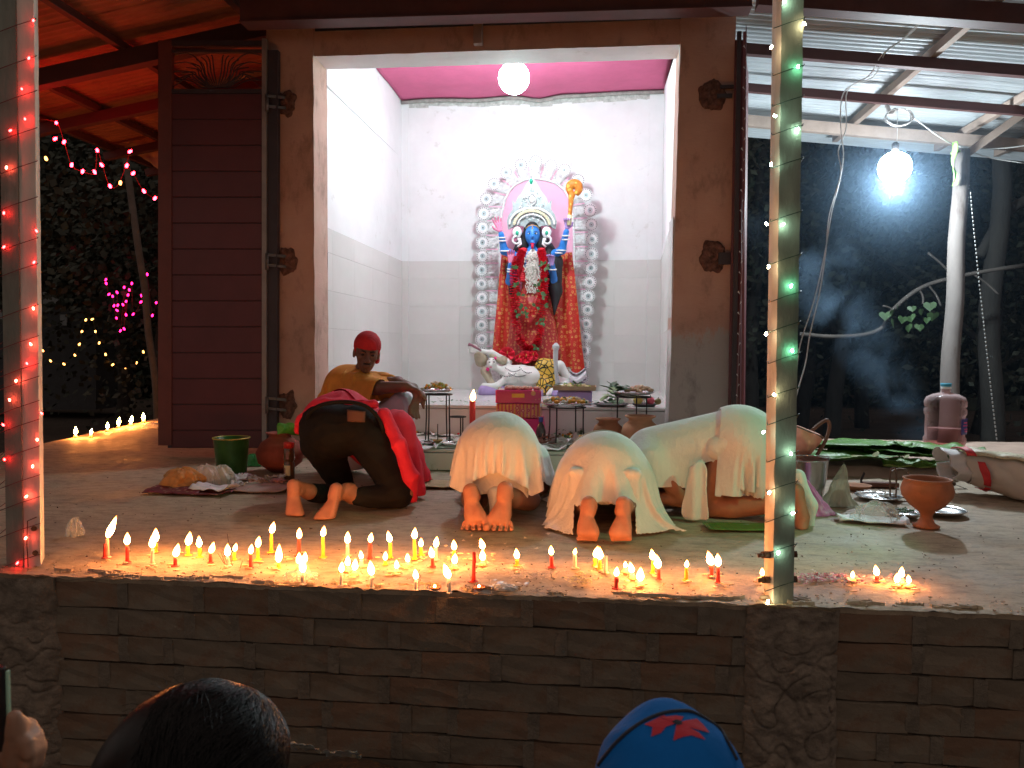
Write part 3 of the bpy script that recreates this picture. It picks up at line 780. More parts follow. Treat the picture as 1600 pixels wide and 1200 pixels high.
for (hx, hy) in ((446, 160), (448, 408), (447, 632)):
    mb = MB()
    for dy in (-7, 9):
        a, b2 = at(418, hy+dy-3, 5.86), at(447, hy+dy, 5.96); mb.beam(a, b2, 0.012, 0.022)
    mb.tube([at(417, hy-12, 5.86), at(417, hy+14, 5.86)], 0.014, 8); wb(mb, 'hinge', mh, dl)
    rough_patch(hx, hy, 17, 21, Y0-0.033, hy*0.37, sh)
dr = thing('door_leaf', 'dark maroon steel door leaf seen edge on at the right pillar', 'door', at(1150, 640, 5.9))
a, b2, c, d = at(1137, 655, 5.92), at(1156, 655, 5.90), at(1162, 62, 5.90), at(1148, 62, 5.92)
mb = MB(); quadbox(mb, [a, b2, c, d], (0.18, 0.75, 0)); wb(mb, 'panel', mdoor, dr, bevel=0.004)
mb = MB(); mb.beam(at(1160, 650, 5.86), at(1163, 50, 5.86), 0.016, 0.02); wb(mb, 'edge_bar', M('edge_paint', (0.2, 0.07, 0.08), 0.5), dr)
mb = MB(); mb.beam(at(1146, 640, 5.87), at(1155, 50, 5.87), 0.03, 0.03); wb(mb, 'stile', mframe, dr)
for (hx, hy) in ((1128, 150), (1130, 404)):
    mb = MB(); mb.box(at(hx+4, hy, 5.95), (0.11, 0.02, 0.09 if hy > 300 else 0.03)); 
    if hy < 300: mb.box(at(hx+8, hy-14, 5.95), (0.10, 0.02, 0.025))
    wb(mb, 'hinge', mframe, dr); rough_patch(hx-16, hy-2, 22, 25, Y0-0.032, hy*0.21, sh)
# chipped cement along the door side of the right pillar
mb = MB()
for i in range(16):
    py = 180+i*29; p = at(1141-R.uniform(0, 5), py, Y0-0.03)
# ============================================================ ROOFS
mtin = M('tin_sheet', (0.46, 0.50, 0.52), 0.55, 0.15, var=0.22, scale=3, bmp=0.15, bscale=20, stretch=(0.3, 1, 1), stain=((0.22, 0.19, 0.17), 4, 0.62))
mrust = M('rusty_sheet', (0.30, 0.13, 0.075), 0.7, 0.1, var=0.25, scale=2.5, bmp=0.2, bscale=15, stain=((0.2, 0.09, 0.06), 3, 0.58))
mpur = M('purlin_red', (0.085, 0.036, 0.034), 0.7, var=0.25, scale=5, bmp=0.3, stretch=(0.2, 1, 1))
mwoodp = M('pale_timber', (0.30, 0.23, 0.19), 0.8, var=0.2, scale=6, bmp=0.4, bscale=30, stretch=(1, 0.15, 1))
rr_ = thing('tin_roof', 'corrugated grey tin roof over the right side of the platform lit by a hanging bulb', 'roof', (3, 6, 3.4))
def zr_(X): return CAMZ+2.55-0.115*(X-1.1)
def sheetx(xa, xb, ya, yb, zf, amp, pitch, name, mat, par, z0=0.0):
    n_ = int((yb-ya)/pitch*6)
    mb = MB(); mb.sheet(lambda u, v: (xa+(xb-xa)*u, ya+(yb-ya)*v, zf(xa+(xb-xa)*u)+z0+amp*math.sin((ya+(yb-ya)*v)/pitch*2*PI)+0.012*noise.noise((u*3, (ya+v)*2, 4))), 14, n_, th=0.0)
    return wb(mb, name, mat, par)
y = 2.6
for i in range(9):
    sheetx(0.95, 5.2, y, y+0.79, zr_, 0.016, 0.0765, 'roof_sheet', mtin, rr_, z0=0.03+0.004*(i % 2)); y += 0.75
for (Yb, w, h, mt, x1) in ((2.86, .09, .10, mpur, 5.2), (3.6, 0.09, 0.10, mpur, 5.2), (4.6, 0.09, 0.10, mpur, 5.2), (5.53, 0.12, 0.13, mred, 5.2), (6.47, 0.06, 0.085, mpur, 5.2), (7.36, 0.05, 0.075, mpur, 5.2), (8.28, 0.07, 0.11, mwoodp, 4.45)):
    mb = MB(); mb.beam((1.08, Yb, zr_(1.08)-h/2-0.09), (x1, Yb, zr_(x1)-h/2-0.09), w, h); wb(mb, 'beam', mt, rr_)
for (xr) in (2.61, 3.68, 4.3):
    mb = MB(); mb.beam((xr, 2.6, zr_(xr)-0.05), (xr, 8.95, zr_(xr)-0.05), 0.055, 0.07); wb(mb, 'rafter', mwoodp, rr_)
# left roof
def zl_(X): return CAMZ+2.24+0.17*(X+5.4)
lr = thing('tin_roof', 'brown roof over the left side of the platform glowing red from string lights', 'roof', (-4, 6, 3.4))
y = 2.6
for i in range(9):
    sheetx(-5.5, -2.45, y, y+0.79, zl_, 0.006, 0.0765, 'roof_sheet', mrust, lr, z0=0.03+0.004*(i % 2)); y += 0.76
for (Yb, w, h) in ((2.9, .1, .1), (3.6, .1, .1), (4.5, 0.1, 0.12), (6.1, 0.10, 0.14), (7.13, 0.08, 0.10), (8.2, 0.07, 0.08), (9.0, .07, .08)):
    mb = MB(); mb.beam((-5.5, Yb, zl_(-5.5)-h/2-0.07), (-2.55, Yb, zl_(-2.55)-h/2-0.07), w, h); wb(mb, 'beam', mpur, lr)
for xr in (-2.8, -3.9, -4.85, -5.42):
    mb = MB(); mb.beam((xr, 2.6, zl_(xr)-0.035), (xr, 9.05, zl_(xr)-0.035), 0.06, 0.06); wb(mb, 'rafter', mpur, lr)
# roof over the shrine front joining both (seen as dark underside at the very top)
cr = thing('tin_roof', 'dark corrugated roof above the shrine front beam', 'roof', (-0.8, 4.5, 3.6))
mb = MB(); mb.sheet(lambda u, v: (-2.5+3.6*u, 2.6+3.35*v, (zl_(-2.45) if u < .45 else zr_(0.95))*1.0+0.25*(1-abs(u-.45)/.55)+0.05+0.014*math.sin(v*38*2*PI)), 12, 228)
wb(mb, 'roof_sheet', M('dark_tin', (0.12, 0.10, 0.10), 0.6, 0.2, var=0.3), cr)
# ridge box above shrine roof: gable ends hidden
# ============================================================ POSTS AND LIGHT STRINGS
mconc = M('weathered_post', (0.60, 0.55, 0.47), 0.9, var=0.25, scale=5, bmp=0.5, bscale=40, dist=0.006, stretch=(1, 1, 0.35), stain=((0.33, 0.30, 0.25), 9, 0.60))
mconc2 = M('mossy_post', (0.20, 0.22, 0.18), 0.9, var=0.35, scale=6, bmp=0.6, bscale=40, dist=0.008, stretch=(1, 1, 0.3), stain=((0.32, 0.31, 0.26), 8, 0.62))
mbolt = M('rusty_bolt', (0.12, 0.06, 0.04), 0.7, 0.6, var=0.4, scale=40, bmp=0.4)
def post(nm, lab, bl, br, tl, tr, Y, depth, mats, side_dx):
    """front face from pixel edges, swept to the rear"""
    a, b, c, d = at(*bl, Y), at(*br, Y), at(*tr, Y), at(*tl, Y)
    t = thing(nm, lab, 'post', ((a.x+b.x)/2, Y+depth/2, -0.005))
    dv = Vector((side_dx, depth, 0))
    mb = MB()
    def f(u, v):
        p = a.lerp(b, u).lerp(d.lerp(c, u), v); n_ = noise.noise((p.x*8, p.z*6, 2))*0.004
        e = 0.003*noise.noise((p.z*12, u*9, 5)) if u in (0, 1) else 0
        return p+Vector((e, n_ if 0 < u < 1 else 0.002, 0))
    mb.sheet(f, 6, 120)
    mb.sheet(lambda u, v: f(0, v)+dv*u, 4, 120); mb.sheet(lambda u, v: f(1, v)+dv*u, 4, 120); mb.sheet(lambda u, v: f(u, v)+dv, 4, 20)
    mb.sheet(lambda u, v: f(u, 0)+dv*v, 2, 2)
    wb(mb, 'shaft', mats, t); return t, a, b, c, d
# left post : pale front face, dark side towards the left
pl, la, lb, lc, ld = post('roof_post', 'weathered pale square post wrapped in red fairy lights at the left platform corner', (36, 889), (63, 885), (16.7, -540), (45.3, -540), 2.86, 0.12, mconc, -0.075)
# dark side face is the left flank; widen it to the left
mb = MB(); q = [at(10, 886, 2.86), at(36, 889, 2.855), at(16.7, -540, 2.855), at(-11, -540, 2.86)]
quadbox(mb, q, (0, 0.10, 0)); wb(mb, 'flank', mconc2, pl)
for (x, y) in ((53, 826), (55, 864)):
    mb = MB(); mb.tube([at(x, y, 2.858), at(x, y, 2.835)], 0.011, 8, smooth=False); wb(mb, 'bolt', mbolt, pl)
mb = MB(); mb.tube([at(57, 808, 2.85), at(43, 814, 2.845), at(42, 850, 2.845), at(44, 886, 2.845)], 0.0022, 6); wb(mb, 'bent_rod', mbolt, pl)
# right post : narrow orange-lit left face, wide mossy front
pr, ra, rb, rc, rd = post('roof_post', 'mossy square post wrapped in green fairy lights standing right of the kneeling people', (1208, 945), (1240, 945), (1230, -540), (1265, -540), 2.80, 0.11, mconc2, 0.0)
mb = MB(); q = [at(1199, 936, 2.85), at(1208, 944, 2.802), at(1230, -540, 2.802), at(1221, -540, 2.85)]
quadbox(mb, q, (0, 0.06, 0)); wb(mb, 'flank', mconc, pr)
for (x, y) in ((1196, 867), (1197, 906)):
    mb = MB(); mb.tube([at(x+6, y, 2.84), at(x-4, y, 2.82)], 0.014, 6, smooth=False); mb.tube([at(x-3, y, 2.82), at(x-12, y+1, 2.82)], 0.008, 8)
    mb.tube([at(1240, y-1, 2.84), at(1245, y-1, 2.84)], 0.013, 6, smooth=False); wb(mb, 'bolt', mbolt, pr)
bmoss = MB(); 
# fairy light strings --------------------------------------------------
mw_red = M('red_wire', (0.10, 0.01, 0.012), 0.5, var=0.1, bmp=0)
mw_grn = M('green_wire', (0.012, 0.045, 0.03), 0.5, var=0.1, bmp=0)
LED = {'red': emit('led_red', (1.0, 0.012, 0.012), 45), 'pink': emit('led_pink', (1.0, 0.02, 0.16), 70), 'white': emit('led_warm', (1.0, 0.83, 0.5), 70), 'cool': emit('led_cool', (0.62, 1.0, 0.75), 55),
       'green': emit('led_green', (0.25, 1.0, 0.55), 55), 'amber': emit('led_amber', (1.0, 0.5, 0.2), 60), 'sred': emit('led_swag_red', (1.0, 0.006, 0.012), 75), 'samber': emit('led_swag_amber', (1.0, 0.36, 0.08), 5), 'spink': emit('led_bush_pink', (1.0, 0.01, 0.12), 7), 'rw': emit('led_redwhite', (1.0, 0.07, 0.04), 55)}
mlens = None
led_mesh = {}
for k_, mt in LED.items():
    mb = MB(); mb.lathe([(0, -0.006), (0.0032, -0.005), (0.0042, 0), (0.0034, 0.005), (0, 0.008)], 8); led_mesh[k_] = mesh_of(mb, 'led_bulb', mt)
def string(nm, lab, group, pts, wire, leds, tdir=(0, 0, 1), size=1.0, wr=0.0016):
    t = thing(nm, lab, 'string lights', pts[0], 0, group)
    mb = MB(); mb.tube(pts, wr, 5); wb(mb, 'wire', wire, t)
    for (p, kd) in leds:
        o = inst(led_mesh[kd], 'led_bulb', t, Vector(p)-t.location, (R.uniform(-.8, .8), R.uniform(-.8, .8), 0), (size,)*3)
    return t
# left post spiral
LP = [(52, 32, 'red'), (45, 91, 'red'), (34, 139, 'red'), (39, 186, 'red'), (16, 204, 'red'), (10, 262, 'rw'), (6, 333, 'red'), (57, 361, 'red'), (53, 410, 'red'), (6, 386, 'red'), (52, 482, 'rw'), (48, 538, 'rw'), (42, 568, 'red'), (25, 595, 'rw'), (15, 625, 'rw'), (65, 646, 'red'), (5, 664, 'red'), (58, 687, 'rw'), (7, 718, 'red'), (51, 729, 'rw'), (41, 776, 'rw'), (40, 841, 'rw'), (27, 880, 'red')]
sp = []
for i, (x, y, kd) in enumerate(LP): pass
# wire winds: across the front (lower left to upper right), behind, and round again
def wind(xl, xr, ys, slope, Yf, Yb, topy, lean):
    pts = []
    for j, y in enumerate(ys):
        xo = lean*(y/900.0)
        pts += [at(xl+xo-2, y+slope, Yf+0.0), at(xl+xo+1, y+slope*0.95, Yf-0.008), at((xl+xr)/2+xo, y+slope*0.45, Yf-0.008), at(xr+xo+1, y, Yf-0.007), at(xr+xo+3, y-2, Yb)]
        if j+1 < len(ys):
            yn = ys[j+1]; pts += [at((xl+xr)/2+xo, (y+yn+slope)/2, Yb+0.03), at(xl+xo-3, yn+slope-4, Yb)]
    return pts
ysl = [30, 88, 142, 200, 252, 308, 372, 412, 476, 525, 568, 588, 626, 655, 697, 742, 776, 818, 866]
pts = wind(-6, 54, ysl, 22, 2.852, 2.97, 0, 8)
string('fairy_lights', 'red fairy lights wound round the pale left post', 'fairy light strings', pts, mw_red, [(at(x, y, 2.838), kd) for x, y, kd in LP])
RP = [(1257, 37, 'white'), (1226, 2, 'cool'), (1205, 74, 'white'), (1247, 104, 'green'), (1211, 181, 'cool'), (1247, 202, 'cool'), (1205, 257, 'cool'), (1198, 350, 'white'), (1223, 351, 'cool'), (1201, 417, 'white'), (1236, 447, 'green'), (1197, 522, 'white'), (1210, 617, 'white'), (1193, 675, 'cool'), (1236, 709, 'cool'), (1202, 770, 'white'), (1239, 802, 'cool'), (1216, 864, 'cool'), (1200, 940, 'white'), (1238, 548, 'green')]
ysr = [28, 102, 150, 195, 247, 330, 397, 456, 503, 552, 605, 648, 706, 752, 800, 850, 908]
pts = wind(1211, 1256, ysr, 16, 2.795, 2.92, 0, -14)
string('fairy_lights', 'green wired fairy lights wound round the mossy right post', 'fairy light strings', pts, mw_grn, [(at(x, y, 2.782), kd) for x, y, kd in RP])
# red swags under the left roof edge
sw = [(88, 192), (100, 222), (112, 258), (129, 268), (148, 270), (152, 235), (160, 258), (172, 292), (187, 285), (203, 238), (198, 259), (208, 271), (225, 299), (242, 310)]
sw_l = [(88, 192, 'red'), (86, 217, 'rw'), (100, 222, 'rw'), (72, 248, 'white'), (112, 258, 'rw'), (129, 268, 'rw'), (148, 269, 'rw'), (152, 235, 'rw'), (159, 258, 'rw'), (172, 291, 'red'), (188, 286, 'white'), (203, 237, 'rw'), (198, 259, 'rw'), (208, 271, 'rw'), (225, 299, 'rw'), (242, 310, 'rw')]
sw_l = [(a_, b_, 'samber' if c_ == 'white' else 'sred') for a_, b_, c_ in sw_l]
string('fairy_lights', 'red fairy lights hanging in swags below the left roof edge', 'fairy light strings', spline([at(55, 185, 6.3)]+[at(x, y, 6.4+0.02*i) for i, (x, y) in enumerate(sw)], 4), mw_red, [(at(x, y, 6.38), kd) for x, y, kd in sw_l], size=3.0, wr=0.003)
mg = [(165, 437), (166, 443), (206, 443), (194, 449), (230, 429), (202, 453), (200, 461), (170, 460), (176, 463), (183, 457), (197, 471), (221, 462), (220, 472), (225, 451), (178, 478), (184, 477), (192, 476), (244, 473), (183, 485), (197, 492), (208, 491), (182, 497), (238, 493), (194, 514), (188, 517)]
string('fairy_lights', 'tangle of pink fairy lights on a dark bush left of the shrine', 'fairy light strings', spline([at(x, y, 11.5) for x, y in sorted(mg)], 3), mw_red, [(at(x, y, 11.4), 'spink') for x, y in mg], size=3.6, wr=0.003)
am = [(62, 528), (67, 548), (79, 564), (100, 569), (117, 555), (124, 538), (128, 518), (134, 500), (144, 499), (149, 518), (155, 536), (165, 554), (176, 570), (195, 577), (213, 567), (224, 550)]
string('fairy_lights', 'warm yellow fairy lights looped in two swags in the dark garden at the left', 'fairy light strings', spline([at(x, y, 12.0) for x, y in am], 4), mw_grn, [(at(x, y, 11.95), 'samber') for i, (x, y) in enumerate(am)], size=3.6, wr=0.003)
# blue-white small decoration strip on the right door edge
sd = MB(); 
t = thing('tinsel_strip', 'thin strip of small silvery tinsel flags hanging beside the right door edge', 'decoration', at(1163, 300, 5.8))
mb = MB(); mb.tube([at(1166, 40, 5.8), at(1164, 300, 5.8), at(1151, 632, 5.8)], 0.004, 5); wb(mb, 'cord', M('tinsel_cord', (0.25, 0.15, 0.17), 0.5, var=0), t)
mb = MB()
for i in range(36):
    y = 60+i*16; x = 1166-(y-40)*0.023; p = at(x, y, 5.79); s_ = 0.012+0.006*R.random()
    mb.ngon([p, p+Vector((-s_*1.1*(1 if i % 2 else -.7), 0, s_)), p+Vector((-s_*.6*(1 if i % 2 else -.7), 0, s_*1.6))], 0.002)
o = wb(mb, 'flag', M('tinsel', (0.7, 0.7, 0.7), 0.3, 0.5), t); tag(o, kind='stuff')

# bulbs ---------------------------------------------------------------
def bulb(lab, c, cordtop, r, coil=None):
    t = thing('light_bulb', lab, 'light bulb', c)
    mb = MB(); mb.ball((0, 0, 0), r, 24, 16); o = mb.build('globe', MC['globe'], t)  # globe oversized: its shape takes in the glare round the bulb
    mb = MB(); mb.lathe([(r*0.2, r*1.04), (r*0.22, r*1.2), (r*0.22, r*1.5), (r*0.12, r*1.6), (0, r*1.6)], 14); mb.build('holder', M('bulb_holder', (0.06, 0.06, 0.06), 0.4), t)
    mb = MB(); mb.tube(spline([c+Vector((0, 0, r*1.5)), (c+cordtop)/2+Vector((0.01, 0, 0)), cordtop], 6), 0.003, 5); wb(mb, 'cord', M('white_cord', (0.6, 0.6, 0.58), 0.5), t)
    return t
emit('globe', (0.88, 0.94, 1.0), 40)
BR=0;t1 = bulb('glowing white bulb hanging under the pink ceiling cloth inside the shrine', BULB1, BULB1+Vector((0, 0, 0.36)), 0.14)
t2 = bulb('glowing white bulb hanging from the tin roof beside the smoke', BULB2, at(1402, 168, 7.3), 0.14)
mb = MB()
c0 = at(1405, 178, 7.25)
pts = [c0+Vector((0.11*math.sin(i*0.55)*(1+0.1*math.sin(i)), 0.02*math.sin(i*.9), 0.075*math.cos(i*0.55)-0.03)) for i in range(44)]
mb.tube(spline(pts, 3), 0.005, 5); mb.tube(spline([at(1385, 165, 7.3), at(1392, 178, 7.27), at(1400, 170, 7.25)], 6), 0.02, 6); wb(mb, 'cord_coil', MC['white_cord'], t2)
# wires from bulb tail to the back post
t = thing('electric_cable', 'white twisted cable sagging from the bulb to the right rear post', 'cable', at(1425, 195, 7.3))
mb = MB(); mb.tube(spline([at(1422, 180, 7.3), at(1470, 215, 7.6), at(1500, 228, 8.0), at(1560, 232, 8.0), at(1640, 222, 8.0)], 8), 0.006, 5); mb.tube(spline([at(1490, 225, 8.0), at(1540, 245, 8.0), at(1600, 255, 8.0)], 6), 0.005, 5); wb(mb, 'wire', MC['white_cord'], t)
t = thing('electric_cable', 'pair of white wires hanging loosely from the tin roof down to the orange basket', 'cable', at(1330, 110, 6.4))
mb = MB()
A = [(1452, 20, 6.1), (1420, 55, 6.3), (1385, 80, 6.45), (1365, 120, 6.6), (1325, 140, 6.7), (1322, 200, 6.7), (1310, 235, 6.6), (1314, 270, 6.5), (1300, 330, 6.3), (1288, 400, 6.1), (1272, 470, 5.9), (1250, 540, 5.6), (1243, 600, 5.4), (1237, 640, 5.2), (1239, 662, 5.1)]
B = [(1448, 22, 6.1), (1412, 60, 6.3), (1378, 86, 6.45), (1358, 118, 6.6), (1318, 145, 6.7), (1314, 200, 6.7), (1318, 240, 6.6), (1312, 280, 6.5), (1296, 335, 6.3), (1290, 395, 6.1), (1281, 455, 5.9), (1266, 520, 5.6), (1258, 570, 5.4), (1244, 620, 5.2), (1241, 662, 5.1)]
for L in (A, B): mb.tube(spline([at(x, y, Y-0.05) for x, y, Y in L], 5), 0.0045, 5)
wb(mb, 'wire', MC['white_cord'], t)
t = thing('rope_chain', 'thin pale chain hanging slantwise from the right roof edge', 'chain', at(1518, 310, 7.0))
mb = MB()
n_ = 62
for i in range(n_):
    u = i/n_; x = 1517+41*u**1.1; y = 300+390*u; p = at(x, y, 7.0); q = at(1517+41*((i+.62)/n_)**1.1, 300+390*(i+.62)/n_, 7.0)
    mb.tube([p, q], 0.006, 5)
o = wb(mb, 'link', M('chain_pale', (0.25, 0.25, 0.24), 0.5), t); tag(o, kind='stuff')
# right back post with green rag
a, b = at(1479, 700, 7.4), at(1503, 236, 7.9); a.z = -0.02
t = thing('leaning_post', 'pale leaning timber post behind the water jar at the right', 'post', (a.x, a.y, 0))
mb = MB(); mb.tube([a.lerp(b, i/16)+Vector((0.008*math.sin(i), 0, 0)) for i in range(17)], [0.088-0.0009*i for i in range(17)], 8); wb(mb, 'shaft', M('old_timber', (0.13, 0.11, 0.10), 0.85, var=0.25, scale=5, bmp=0.5, bscale=30, stretch=(1, 1, 0.2), stain=((0.07, 0.05, 0.04), 5, 0.56)), t)
mb = MB(); mb.beam(b+Vector((0, 0, -0.06)), at(1606, 172, 7.9), 0.06, 0.07); wb(mb, 'brace', mwoodp, t)
t = thing('green_rag', 'bright green ribbon tied to the top of the leaning post', 'ribbon', at(1490, 225, 7.8))
mb = MB(); mb.sheet(lambda u, v: at(1488+6*u+2*math.sin(v*9), 222+68*v, 7.74-0.04*v)+Vector((0, 0.03*math.sin(u*5+v*7), 0)), 4, 16, th=0.004); mb.tube([at(1486, 240, 7.75), at(1500, 236, 7.75)], 0.012, 6); wb(mb, 'ribbon_cloth', M('rag_green', (0.3, 0.6, 0.15), 0.8), t)

# ============================================================ VEGETATION AND DARK SURROUNDINGS
mleaf_d = M('dark_leaves', (0.018, 0.026, 0.016), 0.7, var=0.5, scale=3)
mleaf_m = M('green_leaves', (0.03, 0.065, 0.02), 0.6, var=0.35, scale=6)
mbark = M('bark', (0.022, 0.02, 0.017), 0.9, var=0.4, scale=6, bmp=0.7, bscale=20, dist=0.02, stretch=(1, 1, .3))
def leafy(mb, c, rad, n_, s0, s1, squash=0.8):
    c = Vector(c)
    cl_ = [c+Vector((R.gauss(0, .5)*rad, R.gauss(0, .4)*rad, R.gauss(0, .45)*rad*squash)) for _ in range(max(3, n_//60))]
    for i in range(n_):
        q = R.choice(cl_); p = q+Vector([R.gauss(0, 0.16)*rad for _ in range(3)]); s_ = R.uniform(s0, s1)
        d = Vector([R.uniform(-1, 1) for _ in range(3)]).normalized(); e = d.orthogonal().normalized()*s_*0.35; d *= s_
        mb.add([p, p+d*.5+e, p+d, p+d*.5-e], [(0, 1, 2, 3)])
def tree(lab, base, h, r, spread, nleaf, s0, s1, mt=None, cat='tree', nm='tree', group='dark trees behind the platform', cz=0.62):
    t = thing(nm, lab, cat, base, 0, group); base = Vector(base)
    mb = MB(); p = [Vector((0, 0, -0.02))]; 
    for i in range(6): p.append(p[-1]+Vector((R.uniform(-.12, .12), R.uniform(-.1, .1), h/7)))
    mb.tube(spline(p, 4), [r*(1-0.6*i/24) for i in range(25)], 9)
    for k_ in range(6):
        s_ = p[2+k_ % 4]; e = s_+Vector((R.uniform(-1, 1)*spread, R.uniform(-.6, .6)*spread, R.uniform(.3, 1)*spread*.7)); mb.tube(spline([s_, s_.lerp(e, .5)+Vector((0, 0, .1)), e], 5), [r*.4*(1-i/12) for i in range(11)], 6)
    mb.build('trunk', mbark, t)
    mb = MB(); leafy(mb, (0, 0, h*cz+spread*0.25), spread, nleaf, s0, s1, 1.0); mb.build('crown', mt or mleaf_d, t)
    return t
G = -0.84
tl = ['dark leafy tree in the gloom left of the maroon door', 'dark tree behind the pink fairy lights', 'black tree behind the far left post', 'dark tree behind the shrine at the left', 'dark bush under the looped yellow lights', 'dark tree mass behind the lit smoke', 'dark tree beyond the hanging wires', 'dark tree behind the leaning post', 'dark tree at the far right of the frame', 'low dark thicket behind the banana leaves', 'broad dark tree far behind the right bulb', 'dark thicket behind the water jar']
spots = [(-7.6, 13, 5.5, 2.4), (-9.8, 15, 6.5, 3.0), (-11.5, 14.5, 6, 3), (-5.6, 15.5, 6, 2.8), (-8.5, 16.5, 4, 2.6), (2.6, 13.5, 6, 2.6), (4.3, 14.5, 6.5, 3), (6.6, 13.5, 6, 2.8), (8.8, 13.5, 6, 3), (4.4, 17, 4.5, 3.4), (6, 18, 8, 4), (8, 17, 4.5, 3.4)]
for l_, (x, y, h, sp_) in zip(tl, spots):
    tree(l_, (x, y, G), h, 0.16, sp_, 5200, 0.07, 0.17)
mb = MB()
for i in range(26000):
    u = R.uniform(-1, 1); x = u*34; y = 20+R.uniform(0, 3)+4*(1-u*u); z = G+R.random()**1.1*13
    s_ = R.uniform(.3, .8); d = Vector([R.uniform(-1, 1) for _ in range(3)]).normalized(); e = d.orthogonal().normalized()*s_*0.4; d *= s_; p = Vector((x, y, z)); mb.add([p, p+d*.5+e, p+d, p+d*.5-e], [(0, 1, 2, 3)])
tag(mb.build('far_woods', mleaf_d), 'far mass of black foliage closing off the view behind the shrine', 'woods', kind='stuff')
hb = MB(); hb.sheet(lambda u, v: ((u-.5)*90, 27+5*(1-(2*u-1)**2)+1.2*noise.noise((u*20, v*5, 2)), G-0.2+16*v+1.5*noise.noise((u*25, 0, 9))*v), 80, 10)
o = hb.build('wooded_bank', mleaf_d); struct(o)
# thick trunk at the right and bare branch with heart shaped leaves
t = thing('tree', 'thick dim tree trunk behind the chain at the right edge', 'tree', (at(1545, 690, 9.5).x, 9.5, G))
mb = MB(); x0 = t.location.x; mb.tube([(x0+0.05*math.sin(i), 9.5, G+0.45*i) for i in range(14)], [0.13-0.004*i for i in range(14)], 12); wb(mb, 'trunk', mbark, t)
mb = MB(); mb.tube(spline([at(1530, 400, 9.5), at(1575, 330, 9.6), at(1640, 300, 9.8)], 5), 0.06, 7); wb(mb, 'limb', mbark, t)
t = thing('tree_branch', 'pale bare branch with heart shaped green leaves in front of the dark trees', 'branch', at(1440, 470, 8.6))
br = [(1250, 522), (1300, 526), (1350, 523), (1378, 512), (1390, 490), (1420, 462), (1450, 445), (1490, 434), (1540, 424), (1620, 412)]
mb = MB(); mb.tube(spline([at(x, y, 8.6) for x, y in br], 6), 0.022, 7)
for (x0, y0, x1, y1) in ((1436, 452, 1442, 475), (1395, 485, 1380, 478), (1450, 445, 1470, 478), (1490, 434, 1450, 395), (1520, 428, 1560, 460)): mb.tube(spline([at(x0, y0, 8.6), at((x0+x1)/2+3, (y0+y1)/2, 8.6), at(x1, y1, 8.55)], 4), 0.012, 5)
wb(mb, 'limb', M('pale_bark', (0.05, 0.042, 0.036), 0.9, var=0.3, scale=8, bmp=0.4), t)
def heart(p, s_, rz, tilt):
    o = []
    for i in range(14):
        a_ = 2*PI*i/14; x = 0.5*math.sin(a_)**3*1.1; z = (13*math.cos(a_)-5*math.cos(2*a_)-2*math.cos(3*a_)-math.cos(4*a_))/32
        v = Vector((x*s_, 0.15*s_*abs(x), z*s_)); v.rotate(Matrix.Rotation(tilt, 3, 'X') @ Matrix.Rotation(rz, 3, 'Z')); o.append(p+v)
    return o
hl = [(1383, 493, 16), (1395, 488, 14), (1396, 505, 18), (1410, 499, 14), (1423, 497, 15), (1419, 512, 15), (1437, 511, 14), (1453, 478, 17), (1458, 494, 17), (1440, 487, 12), (1448, 500, 12), (1403, 480, 11), (1425, 482, 12)]
for (x, y, s_) in hl:
    mb = MB(); mb.ngon(heart(at(x, y, 8.5), s_/1200*8.5, R.uniform(-1.3, 1.3), R.uniform(-.7, .7)), 0.002); wb(mb, 'leaf', mleaf_m, t)
# left: thin pale trunk and a dim building beyond
t = thing('tree', 'slender pale tree trunk next to the maroon door', 'tree', (at(238, 640, 10.5).x, 10.5, G)); 
mb = MB(); mb.tube(spline([at(247, 700, 10.5), at(243, 600, 10.5), at(232, 520, 10.5), at(226, 450, 10.5), at(215, 380, 10.5), at(190, 200, 10.8)], 6), 0.05, 7); wb(mb, 'trunk', M('pale_bark2', (0.10, 0.09, 0.08), 0.9, var=0.3), t)
t = thing('hut', 'dim hut wall far away in the dark behind the looped yellow lights', 'building', at(80, 520, 17))
mb = MB(); q = [at(-40, 640, 17), at(150, 640, 17), at(150, 480, 17), at(-40, 480, 17)]; quadbox(mb, q, (0, 1.5, 0)); wb(mb, 'wall', M('hut_wall', (0.045, 0.05, 0.055), 0.9), t)
for (x, y, w, h) in ((100, 500, 12, 18), (80, 465, 28, 20), (2, 490, 5, 25)):
    mb = MB(); p = at(x, y, 16.95); mb.box(p, (w/1200*17, 0.04, h/1200*17)); wb(mb, 'window', M('hut_window', (0.2, 0.22, 0.23), 0.6), t)
# yellowish tarp corner under the left roof
t = thing('tarpaulin', 'yellow brown tarpaulin corner behind the top left of the maroon door', 'tarpaulin', at(222, 240, 8.4))
mb = MB(); q = [at(188, 226, 8.4), at(250, 205, 8.2), at(262, 275, 8.3), at(232, 252, 8.4)]
mb.sheet(lambda u, v: q[0].lerp(q[1], u).lerp(q[3].lerp(q[2], u), v)+Vector((0, 0.05*noise.noise((u*4, v*4, 0)), 0)), 12, 12, th=0.006); wb(mb, 'tarp_sheet', M('tarp', (0.45, 0.30, 0.16), 0.7, bmp=0.4, bscale=10), t)

